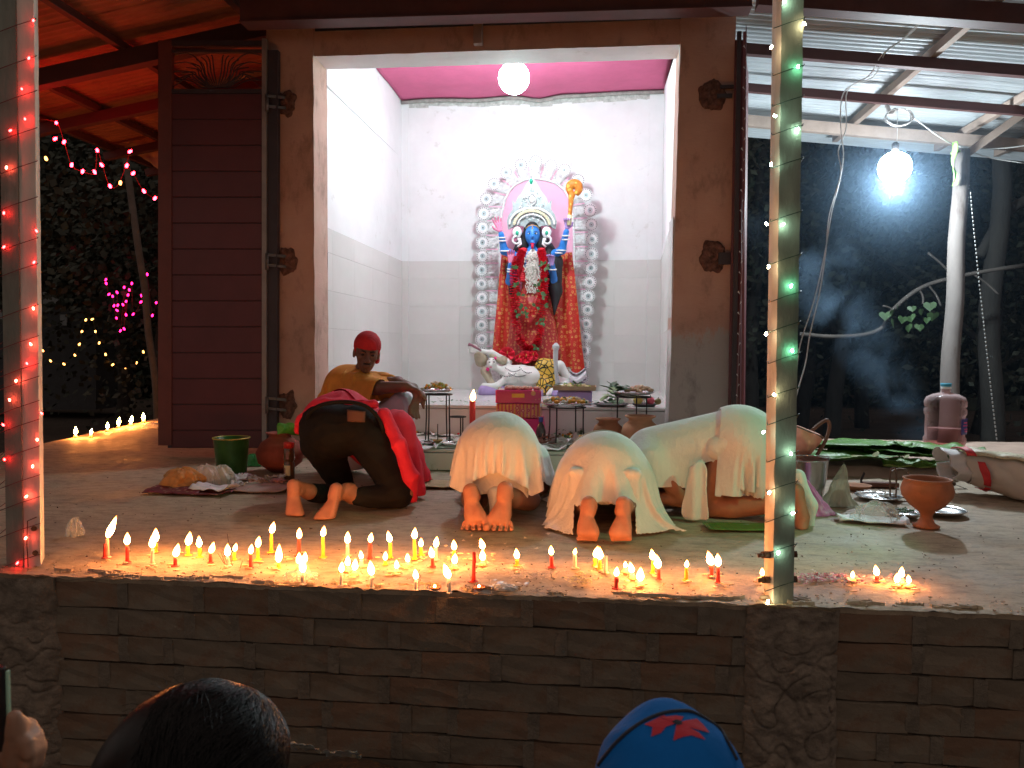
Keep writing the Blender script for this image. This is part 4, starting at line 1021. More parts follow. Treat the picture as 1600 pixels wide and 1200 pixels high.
# green decorative lamp on a pole in front of the platform's right corner (its light falls on the bowing people)
GL = Vector((2.75, 2.95, 1.95))
t = thing('decorative_lamp', 'green floodlight on a thin pole at the right front of the platform', 'lamp', (GL.x+.04, GL.y, -.86))
mb = MB(); mb.tube([(0, 0, 0), (0, 0, GL.z+.86+.12), (-.04, 0, GL.z+.86+.10)], .015, 7); mb.build('pole', mpur, t)
mb = MB(); mb.lathe([(0, .09), (.03, .08), (.05, .0), (.075, -.05), (.07, -.05), (.045, 0), (0, .05)], 14, c=(-.04, 0, GL.z+.86), axis=(.8, -.25, .55)); mb.build('shade', mw_grn, t)
mb = MB(); mb.ball((-.04, 0, GL.z+.86-.02), .022, 10, 6); mb.build('globe', emit('green_globe', (.2, 1, .5), 12), t)
# ============================================================ STATUES
def frac_mat(name, base, gold, scale, rough=0.55, edge=None, thr=(0.34, 0.38, 0.5, 0.54), stretch=(1, 1, 1)):
    mt, nt, b = nodes(name)
    v = tex(nt, 'ShaderNodeTexVoronoi', scale=stretch, Scale=scale)
    r = ramp(nt, v.outputs['Distance'], [(0, gold), (thr[0], gold), (thr[1], base), (thr[2], base)])
    v2 = tex(nt, 'ShaderNodeTexVoronoi', scale=stretch, Scale=scale*2.7)
    r2 = ramp(nt, v2.outputs['Distance'], [(0, (1, 1, 1)), (0.16, (1, 1, 1)), (0.22, (0, 0, 0))])
    v3 = tex(nt, 'ShaderNodeTexNoise', Scale=scale*0.8, Detail=3.0)
    r3 = ramp(nt, v3.outputs[0], [(0.45, (0, 0, 0)), (0.55, (1, 1, 1))])
    f = mixc(nt, 1.0, r2.outputs[0], r3.outputs[0], 'MULTIPLY')
    c = mixc(nt, f, r.outputs[0], gold)
    nt.links.new(c, b.inputs['Base Color']); b.inputs['Roughness'].default_value = rough
    MC[name] = mt; return mt
def flower_mat(name, base, gold, scale, rough=.5):
    mt, nt, b = nodes(name)
    v = tex(nt, 'ShaderNodeTexVoronoi', Scale=scale); v.inputs['Randomness'].default_value = .55
    w = tex(nt, 'ShaderNodeTexNoise', Scale=scale*5, Detail=2.0)
    a = nt.nodes.new('ShaderNodeMath'); a.operation = 'MULTIPLY_ADD'; a.inputs[1].default_value = .35; nt.links.new(w.outputs[0], a.inputs[0]); nt.links.new(v.outputs['Distance'], a.inputs[2])
    r = ramp(nt, a.outputs[0], [(.20, gold), (.26, base), (.32, base), (.36, gold), (.48, gold), (.54, base)])
    v2 = tex(nt, 'ShaderNodeTexVoronoi', Scale=scale*3.1); r2 = ramp(nt, v2.outputs['Distance'], [(0, (1, 1, 1)), (.17, (1, 1, 1)), (.22, (0, 0, 0))])
    c = mixc(nt, r2.outputs[0], r.outputs[0], gold); f = mixc(nt, .85, r.outputs[0], c); nt.links.new(f, b.inputs['Base Color']); b.inputs['Roughness'].default_value = rough
    n3 = tex(nt, 'ShaderNodeTexNoise', Scale=40.0, Detail=3.0); bump(nt, b, n3.outputs[0], .3, .004)
    MC[name] = mt; return mt
def cell_mat(name, cell, line, scale, w=.07):
    mt, nt, b = nodes(name); v = tex(nt, 'ShaderNodeTexVoronoi', Scale=scale); v.feature = 'DISTANCE_TO_EDGE'
    r = ramp(nt, v.outputs['Distance'], [(w*.7, line), (w, cell)]); nt.links.new(r.outputs[0], b.inputs['Base Color']); b.inputs['Roughness'].default_value = .5; MC[name] = mt; return mt
msari = flower_mat('red_gold_sari', (0.58, 0.030, 0.022), (0.70, 0.33, 0.10), 20)
msari2 = flower_mat('dark_red_sari', (0.42, 0.015, 0.02), (0.60, 0.27, 0.09), 27)
_x = frac_mat('sari_border', (0.60, 0.035, 0.025), (0.78, 0.42, 0.20), 19, thr=(.36, .42, .5, .54))
mwht = M('white_foil', (0.84, 0.85, 0.86), 0.4, var=0.04, bmp=0.1)
mgry = M('grey_foil', (0.36, 0.42, 0.44), 0.35, 0.3, var=0.2, scale=30)
mpink = M('soft_pink', (0.85, 0.45, 0.62), 0.7, var=0.03, bmp=0.05)
mdk = M('foil_hole', (0.30, 0.28, 0.30), 0.8, var=0.1, bmp=0)
mlace_pink = M('lace_backing', (0.86, 0.77, 0.82), 0.8, var=0.3, scale=60)
YB = 8.66
bd = thing('statue_backdrop', 'tall arched backdrop of white lace medallions around a soft pink panel behind the blue statue', 'backdrop', at(836, 605, YB))
outer = [(753, 552), (753, 530), (752.6, 508), (753, 487), (753, 465), (752.6, 443.5), (753, 422), (754, 400), (754, 379), (754.5, 356), (756, 334), (760, 311), (772, 287.5), (791, 269.5), (814, 258), (837, 253), (861, 259), (882, 266), (903, 282), (915.5, 305), (922, 329), (924, 351), (925, 374), (924, 397), (923, 419), (921, 441), (919, 463), (918, 484), (916, 506), (915, 527), (913, 548), (912, 569), (910, 590)]
inner = [(787, 552), (786, 530), (785, 508), (784, 487), (783, 465), (782, 443.5), (781, 422), (780, 400), (780, 379), (781, 356), (784, 334), (789, 313), (796, 298), (806, 288), (820, 281), (835, 279), (852, 281), (868, 286), (881, 296), (890, 311), (894, 331), (896, 352), (897, 374), (897, 397), (897, 419), (896, 441), (895, 463), (894, 484), (893, 506), (892, 527), (891, 548), (890, 569), (889, 590)]
# inner pink panel
mb = MB(); mb.ngon([at(x, y, YB) for x, y in [(785, 600)]+inner+[(889, 604)]], 0.02); wb(mb, 'inner_panel', mpink, bd)
mb = MB(); mb.ngon([at(x, y, YB+0.012) for x, y in [(770, 600), (766, 575)]+[(o_[0]*.62+i_[0]*.38, o_[1]*.62+i_[1]*.38) for o_, i_ in zip(outer, inner)]+[(897, 604)]], 0.015); wb(mb, 'lace_backing', mlace_pink, bd)
mb = MB(); mb.tube([at(x, y, YB-0.008) for x, y in inner], 0.014, 6); wb(mb, 'inner_rim', mwht, bd)
# medallion mesh (shared): scalloped rim, ring of holes, concentric rings, button
mm = MB(); r0 = 0.074
prof = [(0.012, -0.012), (0.014, -0.004), (0.026, -0.004), (0.028, -0.011), (0.036, -0.011), (0.038, -0.005), (0.050, -0.005), (0.054, -0.009), (0.060, -0.002), (0.058, 0.004), (0, 0.004)]
mm.lathe([(0, -0.014)]+prof, 28, axis=(0, 1, 0)) if False else None
vs = []
def disc(mb, rings, n=28):
    vs = []; 
    for r, y in rings:
        for j in range(n):
            t_ = 2*PI*j/n; vs.append((r*math.cos(t_), y, r*math.sin(t_)))
    fs = [(i*n+j, i*n+(j+1) % n, (i+1)*n+(j+1) % n, (i+1)*n+j) for i in range(len(rings)-1) for j in range(n)]
    mb.add(vs, fs)
disc(mm, [(0.001, -0.004), (0.030, -0.004), (0.032, -0.011), (0.038, -0.011), (0.040, -0.004), (0.052, -0.004), (0.052, 0.004), (0.001, 0.004)])
for i in range(18):
    a_ = 2*PI*i/18; c_ = (0.064*math.cos(a_), 0, 0.064*math.sin(a_))
    # little loops of foil, leaving holes between
    k_ = 7; pts = [(c_[0]+0.0105*math.cos(a_+2*PI*j/k_), -0.003, c_[2]+0.0105*math.sin(a_+2*PI*j/k_)) for j in range(k_+1)]
    mm.tube(pts, 0.0036, 4, smooth=False)
me_med = mesh_of(mm, 'medallion', mwht)
mc = MB(); disc(mc, [(0.001, -0.012), (0.008, -0.012), (0.010, -0.006), (0.001, -0.006)], 12); me_btn = mesh_of(mc, 'medallion_button', M('dark_foil', (0.16, 0.20, 0.21), 0.4, 0.3))
mc = MB(); disc(mc, [(0.013, -0.0085), (0.027, -0.0085), (0.028, -0.004), (0.012, -0.004)], 20); me_ring = mesh_of(mc, 'medallion_ring', M('pale_blue_foil', (0.50, 0.60, 0.63), 0.4, 0.2))
mc = MB(); disc(mc, [(0.053, 0.003), (0.073, 0.003), (0.073, 0.006), (0.053, 0.006)], 20); me_back = mesh_of(mc, 'medallion_backing', mdk)
BD = Vector(bd.location)
for i, (x, y) in enumerate(outer):
    p = at(x, y, YB-0.02); sc_ = 0.95+0.1*R.random()
    o = inst(me_med, 'medallion', bd, p-BD, (R.uniform(-.15, .15), R.uniform(0, 3), R.uniform(-.15, .15)), (sc_,)*3)
    for me_, nm_ in ((me_ring, 'ring'), (me_btn, 'button'), (me_back, 'backing')): inst(me_, nm_, o, (0, 0, 0))
# lace panels between medallions and the panel
def lace_mesh(seed):
    rr = random.Random(seed); mb = MB()
    for i in range(26):
        x = rr.uniform(-.055, .055); z = rr.uniform(-.05, .05); r_ = rr.uniform(.010, .019); a0_ = rr.uniform(0, 6)
        pts = [(x+r_*(1-j*.08)*math.cos(a0_+j*.75), -0.004-0.001*j, z+r_*(1-j*.08)*math.sin(a0_+j*.75)) for j in range(9)]
        mb.tube(pts, 0.0036, 4, smooth=False)
    for i in range(7): mb.ball((rr.uniform(-.055, .055), -.006, rr.uniform(-.05, .05)), 0.006, 6, 4)
    return mesh_of(mb, 'lace_scroll', mwht)
lm = [lace_mesh(s_) for s_ in range(5)]
mb0 = MB(); mb0.box((0, 0, 0), (0.15, 0.006, 0.014)); me_str = mesh_of(mb0, 'pink_strip', mpink)
mb0 = MB(); disc(mb0, [(0.001, -0.008), (0.010, -0.006), (0.014, 0), (0.001, 0)], 10); me_bead = mesh_of(mb0, 'lace_bead', mwht)
for i in range(len(outer)):
    o_, i_ = outer[i], inner[i]
    c = at(o_[0]*.36+i_[0]*.64, o_[1]*.36+i_[1]*.64, YB-0.012)-BD
    d = at(*i_, YB)-at(*o_, YB); ang = -math.atan2(d.z, d.x)
    inst(lm[i % 5], 'lace_scroll', bd, c, (0, ang, 0), (1.0 if 10 < i < 22 else 0.9, 1, 1))
    inst(lm[(i+2) % 5], 'lace_scroll', bd, c+Vector((0, -.006, 0)), (0, ang+PI, 0), (0.95, 1, .8))
    if i+1 < len(outer):
        o2 = ((o_[0]+outer[i+1][0])/2, (o_[1]+outer[i+1][1])/2); i2 = ((i_[0]+inner[i+1][0])/2, (i_[1]+inner[i+1][1])/2)
        c = at(o2[0]*.42+i2[0]*.58, o2[1]*.42+i2[1]*.58, YB-0.014)-BD; d = at(*i2, YB)-at(*o2, YB)
        inst(me_str, 'pink_strip', bd, c, (0, -math.atan2(d.z, d.x), 0), (d.length/0.2, 1, 0.7))
mb = MB()
for i in range(len(inner)*4):
    u = i/4; k_ = min(int(u), len(inner)-2); f_2 = u-k_
    x = inner[k_][0]*(1-f_2)+inner[k_+1][0]*f_2; y = inner[k_][1]*(1-f_2)+inner[k_+1][1]*f_2
    mb.ball(at(x, y, YB-0.022), 0.008, 6, 4)
wb(mb, 'bead_border', mwht, bd)
# support legs so that the board stands on the altar
mb = MB(); 
for x in (790, 885): mb.beam(at(x, 590, YB+.04), (at(x, 590, YB+.04).x, YB+.04, ZA), 0.04, 0.03)
wb(mb, 'support_leg', mwoodp, bd)

# ---- goddess statue
YG = 8.34
GO = Vector((at(832, 500, YG).x, YG, ZA+0.25))
go = thing('goddess_statue', 'blue skinned four armed goddess statue with tall white crown and red and gold sari', 'statue', GO)
def g(x, y, dy=0.0): return tuple(at(x, y, YG+dy)-GO)
mblue = M('blue_skin', (0.030, 0.23, 0.72), 0.4, var=0.05, bmp=0.03)
mhand = M('pink_palm', (0.80, 0.25, 0.42), 0.5, var=0.05, bmp=0.03)
mblk = M('black_hair_fibre', (0.010, 0.010, 0.014), 0.6, var=0.3, bmp=0.6, bscale=50, stretch=(1, 1, .1))
pr_ = [ell(g(832, 367, -0.05), (.080, .085, .112)), capsule(g(832, 378, -.03), g(832, 396, -.02), .038, .045),
       capsule(g(812, 402), g(852, 402), .058, .058), capsule(g(832, 402), g(832, 450), .11, .085),
       ell(g(824, 415, -.06), (.05, .05, .055)), ell(g(842, 415, -.06), (.05, .05, .055)),
       # raised arms
       capsule(g(808, 401), g(788, 392, -.05), .048, .042), capsule(g(788, 392, -.05), g(783, 366, -.12), .044, .030),
       capsule(g(857, 401), g(878, 391, -.05), .048, .042), capsule(g(878, 391, -.05), g(885, 362, -.12), .044, .030),
       # lowered arms
       capsule(g(810, 404), g(796, 440, -.03), .046, .040), capsule(g(796, 440, -.03), g(798, 412, -.16), .040, .028),
       capsule(g(856, 404), g(866, 440, -.03), .046, .040), capsule(g(866, 440, -.03), g(863, 414, -.16), .040, .028),
       capsule(g(832, 374, -.12), g(832, 369, -.148), .016, .019, ), ell(g(832, 378.5, -.13), (.028, .014, .012))]
sdf('body', pr_, mblue, go, res=0.0075, k=0.022)
def hand_sdf(nm, mat, parent, wrist, updir, palmdir, spread, curl, s_=1.0, res=0.0045, thumb=1, k=.005):
    """five separate fingers on a palm; updir: along the hand, palmdir: palm normal, spread: towards the thumb side"""
    w = Vector(wrist); u = Vector(updir).normalized(); n_ = Vector(palmdir); n_ = (n_-u*n_.dot(u)).normalized(); a = u.cross(n_)*thumb
    L = []
    pc = w+u*.05*s_
    for j in range(-1, 2): L.append(capsule(w+u*.012*s_+a*j*.012*s_, w+u*.085*s_+a*j*.024*s_, .014*s_, .014*s_))
    ln = [.068, .078, .072, .055]
    for j in range(4):
        b0 = w+u*.088*s_+a*(.032-.021*j)*s_; d = (u+a*(.16-.11*j)*spread).normalized()
        c1 = curl; p1 = b0+(d*math.cos(c1*.5)+n_*math.sin(c1*.5))*ln[j]*.45*s_
        p2 = p1+(d*math.cos(c1*1.3)+n_*math.sin(c1*1.3))*ln[j]*.32*s_
        p3 = p2+(d*math.cos(c1*2)+n_*math.sin(c1*2))*ln[j]*.26*s_
        L += [capsule(b0, p1, .0098*s_, .009*s_), capsule(p1, p2, .009*s_, .008*s_), capsule(p2, p3, .008*s_, .0068*s_)]
    t0 = w+u*.02*s_+a*.022*s_; t1_ = t0+(u*.5+a*.8+n_*.25)*.045*s_; t2_ = t1_+(u*.9+a*.3+n_*.4*curl)*.036*s_
    L += [capsule(t0, t1_, .015*s_, .011*s_), capsule(t1_, t2_, .011*s_, .0085*s_)]
    if nm is None: return L
    return sdf(nm, L, mat, parent, res=res, k=k)
hand_sdf('hand', mhand, go, g(782, 362, -.13), (-.30, -.1, 1), (.3, -1, 0), 1.6, .35, 1.0, thumb=-1)
hand_sdf('hand', M('blue_pink_hand', (0.42, 0.28, 0.60), 0.5, var=0.3, scale=8), go, g(886, 358, -.13), (.05, -.2, 1), (-.2, -1, 0), .6, 1.2, .95)
hand_sdf('hand', mhand, go, g(798, 412, -.17), (0.02, -.15, 1), (.1, -1, 0), .7, .5, .95, thumb=1)
hand_sdf('hand', M('blue_pink_hand', (0, 0, 0)), go, g(862, 416, -.17), (-.05, -.2, 1), (-.2, -1, 0), .7, .9, .95, thumb=-1)
# white bangles
mb = MB()
for (x, y, dy, rr) in ((784, 371, -.11, .036), (785, 376, -.10, .037), (884, 368, -.11, .036), (884, 374, -.1, .037), (798, 420, -.14, .034), (798, 424, -.13, .035), (864, 421, -.14, .034), (789, 392, -.05, .05), (877, 391, -.05, .05), (874, 395, -.04, .05)):
    c_ = Vector(g(x, y, dy)); mb.tube([c_+Vector((rr*math.cos(2*PI*i/14), rr*math.sin(2*PI*i/14), 0.008*math.sin(2*PI*i/14))) for i in range(15)], .008, 6)
mb.build('bangle', mwht, go)
# face
mb = MB(); 
for s_ in (-1, 1): MB().ball(g(832+s_*4.6, 365, -.122), (.019, .008, .0085), 10, 6).build('eye', M('eye_white', (0.75, 0.72, 0.7), 0.4, var=0, bmp=0), go)
mb = MB()
for s_ in (-1, 1):
    mb.ball(g(832+s_*4.6, 365, -.129), (.0075, .005, .0080), 8, 5)
    mb.tube([g(832+s_*1.8, 362.5, -.131), g(832+s_*4.8, 361.0, -.128), g(832+s_*8, 363, -.115)], .003, 5)
    mb.tube([g(832+s_*1.8, 366, -.132), g(832+s_*4.6, 363.3, -.131), g(832+s_*7.6, 366, -.118)], .0025, 5)
mb.build('brow', mblk, go)
mb = MB(); mb.tube([g(832, 381, -.128), g(832, 384, -.148), g(831.5, 389, -.14)], [.013, .016, .009], 8); mb.ball(g(832, 380.5, -.13), (.028, .009, .007), 8, 5); mb.build('tongue', M('tongue_red', (0.75, 0.02, 0.07), 0.35), go)
mb = MB(); mb.ball(g(832, 356, -.128), (.007, .004, .017), 8, 6); mb.tube([g(821.5, 357, -.09), g(826, 353, -.115), g(832, 351.5, -.125), g(838, 353, -.115), g(842.5, 357, -.09)], .005, 5); mb.build('tilak', M('gold_paint', (0.72, 0.42, 0.08), 0.35, .5), go)
# hair
sdf('hair', [ell(g(832, 362, .0), (.1, .09, .125)), capsule(g(822, 375, .04), g(802, 420, .04), .09, .085), capsule(g(802, 420, .04), g(798, 458, .0), .085, .02),
             capsule(g(842, 375, .04), g(864, 410, .04), .10, .105), capsule(g(864, 410, .04), g(868, 455, .0), .105, .07), capsule(g(868, 455, .0), g(866, 492, -.05), .07, .01)], mblk, go, res=.010, k=.03,
    post=lambda P, d: folds(P, np.maximum(d, -(P[:, 1]+0.085+0*P[:, 0])) if False else d, (1, 0.2, 0), 110, .010, 3, .25, 5))
# crown
mcr = M('silver_crown', (0.36, 0.40, 0.42), 0.4, 0.3, var=0.25, scale=30, bmp=0.5, bscale=60)
cr_ = MB()
half = [(8, 356), (14, 353), (22, 352), (36, 358), (38, 346), (35, 335), (29, 327), (30, 312), (25, 318), (21, 308), (15, 301), (10, 292), (6, 286), (2, 280), (0, 276)]
out = [g(832+x, y, -.05) for x, y in half]+[g(830-x, y, -.05) for x, y in half[::-1][1:]]
cr_.ngon(out, .035)
cr_.build('crown', mcr, go)
cr_ = MB()   # scroll work and beads on the crown
for i in range(46):
    t_ = i/45; a_ = PI*(0.03+0.94*t_)
    for (rx, ry, sz, dy) in ((35, 27, .015, -.075), (22, 17, .010, -.08)):
        if rx == 20 and i % 2: continue
        x = 831+rx*math.cos(a_); y = 352-ry*math.sin(a_); 
        cr_.ball(g(x, y, dy), (sz*.8, sz*.6, sz), 6, 4)
for i in range(70):
    y = R.uniform(292, 350); hw = 3+(y-280)*0.45; x = 831+R.uniform(-hw, hw)*0.85; r_ = R.uniform(.010, .018); a0_ = R.uniform(0, 6); c_ = Vector(g(x, y, -.068))
    cr_.tube([c_+Vector((r_*(1-j*.1)*math.cos(a0_+j*.8), -.002*j, r_*(1-j*.1)*math.sin(a0_+j*.8))) for j in range(7)], .0038, 4)
for i in range(24):
    a_ = 2*PI*i/24; cr_.ball(g(831+6.5*math.cos(a_), 311+8.5*math.sin(a_), -.075), .007, 6, 4)
tag(cr_.build('crown_scroll', mwht, go), kind='stuff')
cr_ = MB(); cr_.ball(g(831, 311, -.07), (.030, .02, .042), 10, 6); cr_.build('crown_jewel', M('pearl', (0.8, 0.8, 0.82), .2, var=.03), go)
cr_ = MB(); cr_.ball(g(830, 283, -.06), (.018, .015, .03), 8, 6)
for s_ in (-1, 1): cr_.ball(g(831+s_*23, 364, -.10), (.018, .010, .024), 8, 6)
cr_.build('green_gem', M('green_gem', (0.02, 0.42, 0.26), .15, var=.1), go)
for s_ in (-1, 1):
    cr_ = MB()
    cr_.ball(g(831+s_*23, 363, -.075), (.052, .02, .062), 12, 8)
    pts = [g(831+s_*(23+8.5*math.cos(1.5-j*.5)*(1-j*.06)), 376-8.5*math.sin(1.5-j*.5)*(1-j*.06)*0.9, -.09) for j in range(13)]
    cr_.tube(pts, .012, 7)
    cr_.tube([g(831+s_*19, 372, -.08), g(831+s_*17, 381, -.085), g(831+s_*22, 386, -.085)], .013, 7)
    cr_.build('ear_ornament', mwht, go)
# cream shell flowers round the crown
cr_ = MB()
for i in range(22):
    a_ = PI*(0.06+0.88*i/21); p = Vector(g(831+28*math.cos(a_), 354-27*math.sin(a_)*0.92, -.085))
    for j in range(5): b_2 = 2*PI*j/5; cr_.ball(p+Vector((.010*math.cos(b_2), 0, .010*math.sin(b_2))), (.009, .006, .009), 6, 4)
cr_.build('crown_flower', M('cream_flower', (0.75, 0.72, 0.52), .6), go)
# sari: pleated skirt, side drapes
sk = [capsule(g(832, 446), g(833, 480), .12, .16), capsule(g(833, 480), g(836, 556, -.02), .17, .235), capsule(g(818, 500), g(812, 548), .14, .15), capsule(g(850, 500), g(858, 552), .12, .14)]
zc_ = g(836, 562)[2]
sdf('skirt', sk, msari2, go, res=.010, k=.05, post=lambda P, d: np.maximum(folds(P, d, (1, 0.1, 0.08), 80, .034, 2, .22, 2.0), zc_-P[:, 2]))
def drape(pl_, pr2, nm, ph):
    mb = MB()
    def f(u, v):
        k_ = v*(len(pl_)-1); i = min(int(k_), len(pl_)-2); t_ = k_-i
        l = Vector(g(*pl_[i])).lerp(Vector(g(*pl_[i+1])), t_); r_ = Vector(g(*pr2[i])).lerp(Vector(g(*pr2[i+1])), t_)
        return l.lerp(r_, u)+Vector((0, 0.12+0.022*math.sin(u*17+ph+v*2)*(.4+.6*v)+0.01*noise.noise((u*6, v*6, ph)), 0))
    mb.sheet(f, 40, 40, th=.006); mb.build(nm, msari, go)
drape([(782, 394), (778, 430), (774, 480), (770, 520), (767, 556)], [(806, 394), (806, 430), (816, 480), (826, 520), (830, 562)], 'sari_drape', 1)
drape([(862, 394), (858, 430), (850, 480), (852, 530), (856, 572)], [(893, 392), (898, 430), (903, 480), (909, 540), (916, 594)], 'sari_drape', 4)
drape([(800, 470), (800, 500), (798, 520), (790, 545), (775, 565)], [(860, 450), (862, 490), (866, 520), (870, 560), (880, 590)], 'sari_drape', 2)
# red blouse fringe
for s_ in (-1, 1):
    mb = MB()
    for i in range(16):
        t_ = i/15; mb.ball(g(832+s_*(14+4*math.sin(t_*3)), 390+48*t_, -.075-.02*t_), (.045, .03, .022), 8, 5)
    mb.build('sleeve_frill', M('bright_red_cloth', (0.70, 0.02, 0.04), .7, var=.15, bmp=.4), go)
mb = MB()
mb.ball(g(832, 418, -.085), (.075, .05, .20), 14, 10)
for i in range(520):
    x = R.gauss(0, 9); y = 392+R.random()*64; hw = 12-abs(y-420)*0.16
    if abs(x) > hw+3: continue
    p = Vector(g(832+x, y, -.145-.02*R.random())); a_ = R.uniform(-.7, .7)
    d = Vector((math.sin(a_), -.25, -math.cos(a_)))*R.uniform(.02, .034); e = Vector((math.cos(a_), 0, math.sin(a_)))*.006
    mb.add([p, p+d*.5+e, p+d, p+d*.5-e, p+d*.5+Vector((0, -.008, 0))], [(0, 1, 4), (1, 2, 4), (2, 3, 4), (3, 0, 4)])
ob = mb.build('flower_bib', M('white_petal', (0.8, 0.8, 0.74), .6, var=.05), None)
ob.location = GO; tag(ob, 'thick bib of white buds hanging on the chest of the blue statue', 'garland')
# pedestal and feet
mb = MB(); c_ = at(838, 600, YG); mb.box((c_.x-GO.x, 0.02, (ZA-GO.z)/2+0.02), (0.75, 0.42, GO.z-ZA+0.04-0.02), jitter=.01); mb.build('pedestal', M('clay_base', (0.30, 0.24, 0.20), .9, bmp=.5), go, bevel=.02)
# curved orange sword
mb = MB()
pts = [g(890, 346, -.16), g(890.5, 335, -.16), g(891.5, 322, -.16), g(892.5, 311, -.16), g(894, 300, -.16)]
mb.tube(pts, [.017, .021, .024, .030, .042], 8)
mb.tube(spline([g(892, 303, -.16), g(890, 294, -.16), g(894, 288, -.16), g(902, 289, -.16), g(904, 297, -.16), g(900, 304, -.16)], 5), [.03+.022*math.sin(PI*i/25) for i in range(26)], 8)
mb.build('sword', frac_mat('orange_blade', (0.65, 0.20, 0.02), (0.75, 0.45, 0.08), 26), go)
mb = MB(); mb.tube([g(889, 352, -.16), g(890, 342, -.16), g(890.5, 336, -.16)], .024, 8); mb.build('sword_grip', M('pale_yellow', (0.8, 0.75, 0.45), .5), go)
# hibiscus garlands
mhib = M('hibiscus_red', (0.80, 0.010, 0.045), .65, var=.2, scale=30, bmp=.2)
mlf = M('bel_leaf', (0.06, 0.13, 0.05), .5, var=.3, scale=12)
def garland(nm, lab, path, n_, rr, Yoff=0):
    t = thing(nm, lab, 'garland', at(*path[0])); L = spline([at(*p) for p in path], 10)
    mb = MB()
    for i in range(n_):
        u = i/(n_-1)*(len(L)-1); k_ = min(int(u), len(L)-2); p = L[k_].lerp(L[k_+1], u-k_); d = (L[k_+1]-L[k_]).normalized()
        q = Vector((0, 0, 1)).rotation_difference(d).to_matrix(); m_ = 9; r_ = rr*R.uniform(.85, 1.15)
        rim = []
        for j in range(m_*2):
            a_ = PI*j/m_; r2_ = r_*(1 if j % 2 else .72); rim.append(p+q@Vector((r2_*math.cos(a_), r2_*math.sin(a_), R.uniform(-.004, .012))))
        mb.add([p-d*.006]+rim, [(0, j+1, (j+1) % (m_*2)+1) for j in range(m_*2)])
    wb(mb, 'flower', mhib, t); 
    mb = MB()
    for i in range(9):
        p = L[int(R.random()*(len(L)-1))]+Vector((R.uniform(-.04, .04), -.045, R.uniform(-.02, .02)))
        for j in range(3):
            a_ = R.uniform(0, 6); d = Vector((math.cos(a_), -.2, math.sin(a_)))*.055; e = Vector((-math.sin(a_), 0, math.cos(a_)))*.017
            mb.add([p, p+d*.5+e, p+d, p+d*.5-e], [(0, 1, 2, 3)])
    wb(mb, 'leaf', mlf, t); return t
ya = YG-.20
garland('hibiscus_garland', 'long red hibiscus garland looping from shoulders to ankles of the blue statue', [(816, 392, ya+.04), (805, 415, ya), (803, 440, ya), (804, 480, ya-.02), (806, 500, ya-.03), (812, 530, ya-.05), (824, 545, ya-.06), (838, 538, ya-.06), (846, 510, ya-.04), (849, 475, ya-.02), (851, 440, ya), (849, 412, ya), (845, 392, ya+.04)], 130, .052)
garland('hibiscus_garland', 'shorter red garland with green leaves hanging in front of the blue statue skirt', [(808, 440, ya-.03), (810, 470, ya-.05), (826, 492, ya-.07), (842, 470, ya-.05), (846, 440, ya-.03)], 34, .036)
t = thing('hibiscus_heap', 'large red hibiscus blossoms lying on the chest of the white reclining figure', 'flowers', at(820, 556, 8.05))
for (x, y, s_, rz) in ((793, 553, .085, .3), (822, 558, .08, -.2), (833, 556, .06, .5), (812, 560, .05, 0)):
    mb = MB(); c_ = at(x, y, 8.02)
    for j in range(5):
        a_ = 2*PI*j/5+rz
        def pf(u, v, a_=a_):
            r_ = s_*v; w_ = (u-.5)*1.25
            return c_+Vector((r_*math.cos(a_+w_), -0.02-.03*v*v+.012*math.sin(u*9), r_*math.sin(a_+w_)*.85))
        mb.sheet(pf, 8, 6, th=.002)
    wb(mb, 'blossom', mhib, t)
    mb = MB(); mb.tube([c_+Vector((0, -.02, 0)), c_+Vector((.01, -.08, .03))], [.006, .004], 5); wb(mb, 'stamen', M('stamen', (.75, .4, .08), .6), t)

# ---- reclining white figure
YR = 7.95; RO = Vector((at(815, 600, YR).x, YR, ZA))
rc_ = thing('reclining_statue', 'white reclining bearded male figure with tiger skin cloth lying beneath the blue statue', 'statue', RO)
def h_(x, y, dy=0.0): return tuple(at(x, y, YR+dy)-RO)
mwsk = M('white_clay', (0.78, 0.79, 0.76), .35, var=.04, bmp=.05)
body = [capsule(h_(790, 598, .03), h_(850, 600, .03), .06, .06), capsule(h_(792, 581), h_(815, 583), .072, .085), capsule(h_(815, 584), h_(845, 586), .085, .085), ell(h_(800, 590, -.05), (.085, .08, .07)), ell(h_(830, 588, -.06), (.12, .08, .085)),
        capsule(h_(782, 578), h_(772, 573), .04, .036), ell(h_(768, 568, -.03), (.050, .058, .062)),
        capsule(h_(795, 566, .05), h_(768, 551, .02), .036, .030), capsule(h_(768, 551, .02), h_(746, 548, 0), .028, .020), 
        capsule(h_(792, 592, -.03), h_(775, 604, -.10), .04, .034), capsule(h_(775, 604, -.1), h_(756, 603, -.12), .034, .03),
        capsule(h_(858, 580), h_(874, 572, -.02), .075, .055), capsule(h_(874, 572, -.02), h_(888, 590, -.02), .052, .035), capsule(h_(888, 590, -.02), h_(905, 594, -.06), .03, .022),
        capsule(h_(860, 590), h_(885, 600, -.08), .06, .04), capsule(h_(885, 600, -.08), h_(862, 612, -.14), .038, .03), capsule(h_(862, 612, -.14), h_(856, 616, -.16), .028, .02),
        capsule(h_(766, 569, -.08), h_(767, 571, -.105), .012, .014)]
sdf('body', body, mwsk, rc_, res=.008, k=.025)
hand_sdf('hand', mwsk, rc_, h_(748, 548, 0), (-1, -.1, .15), (0, -1, 0), .5, .9, .8)
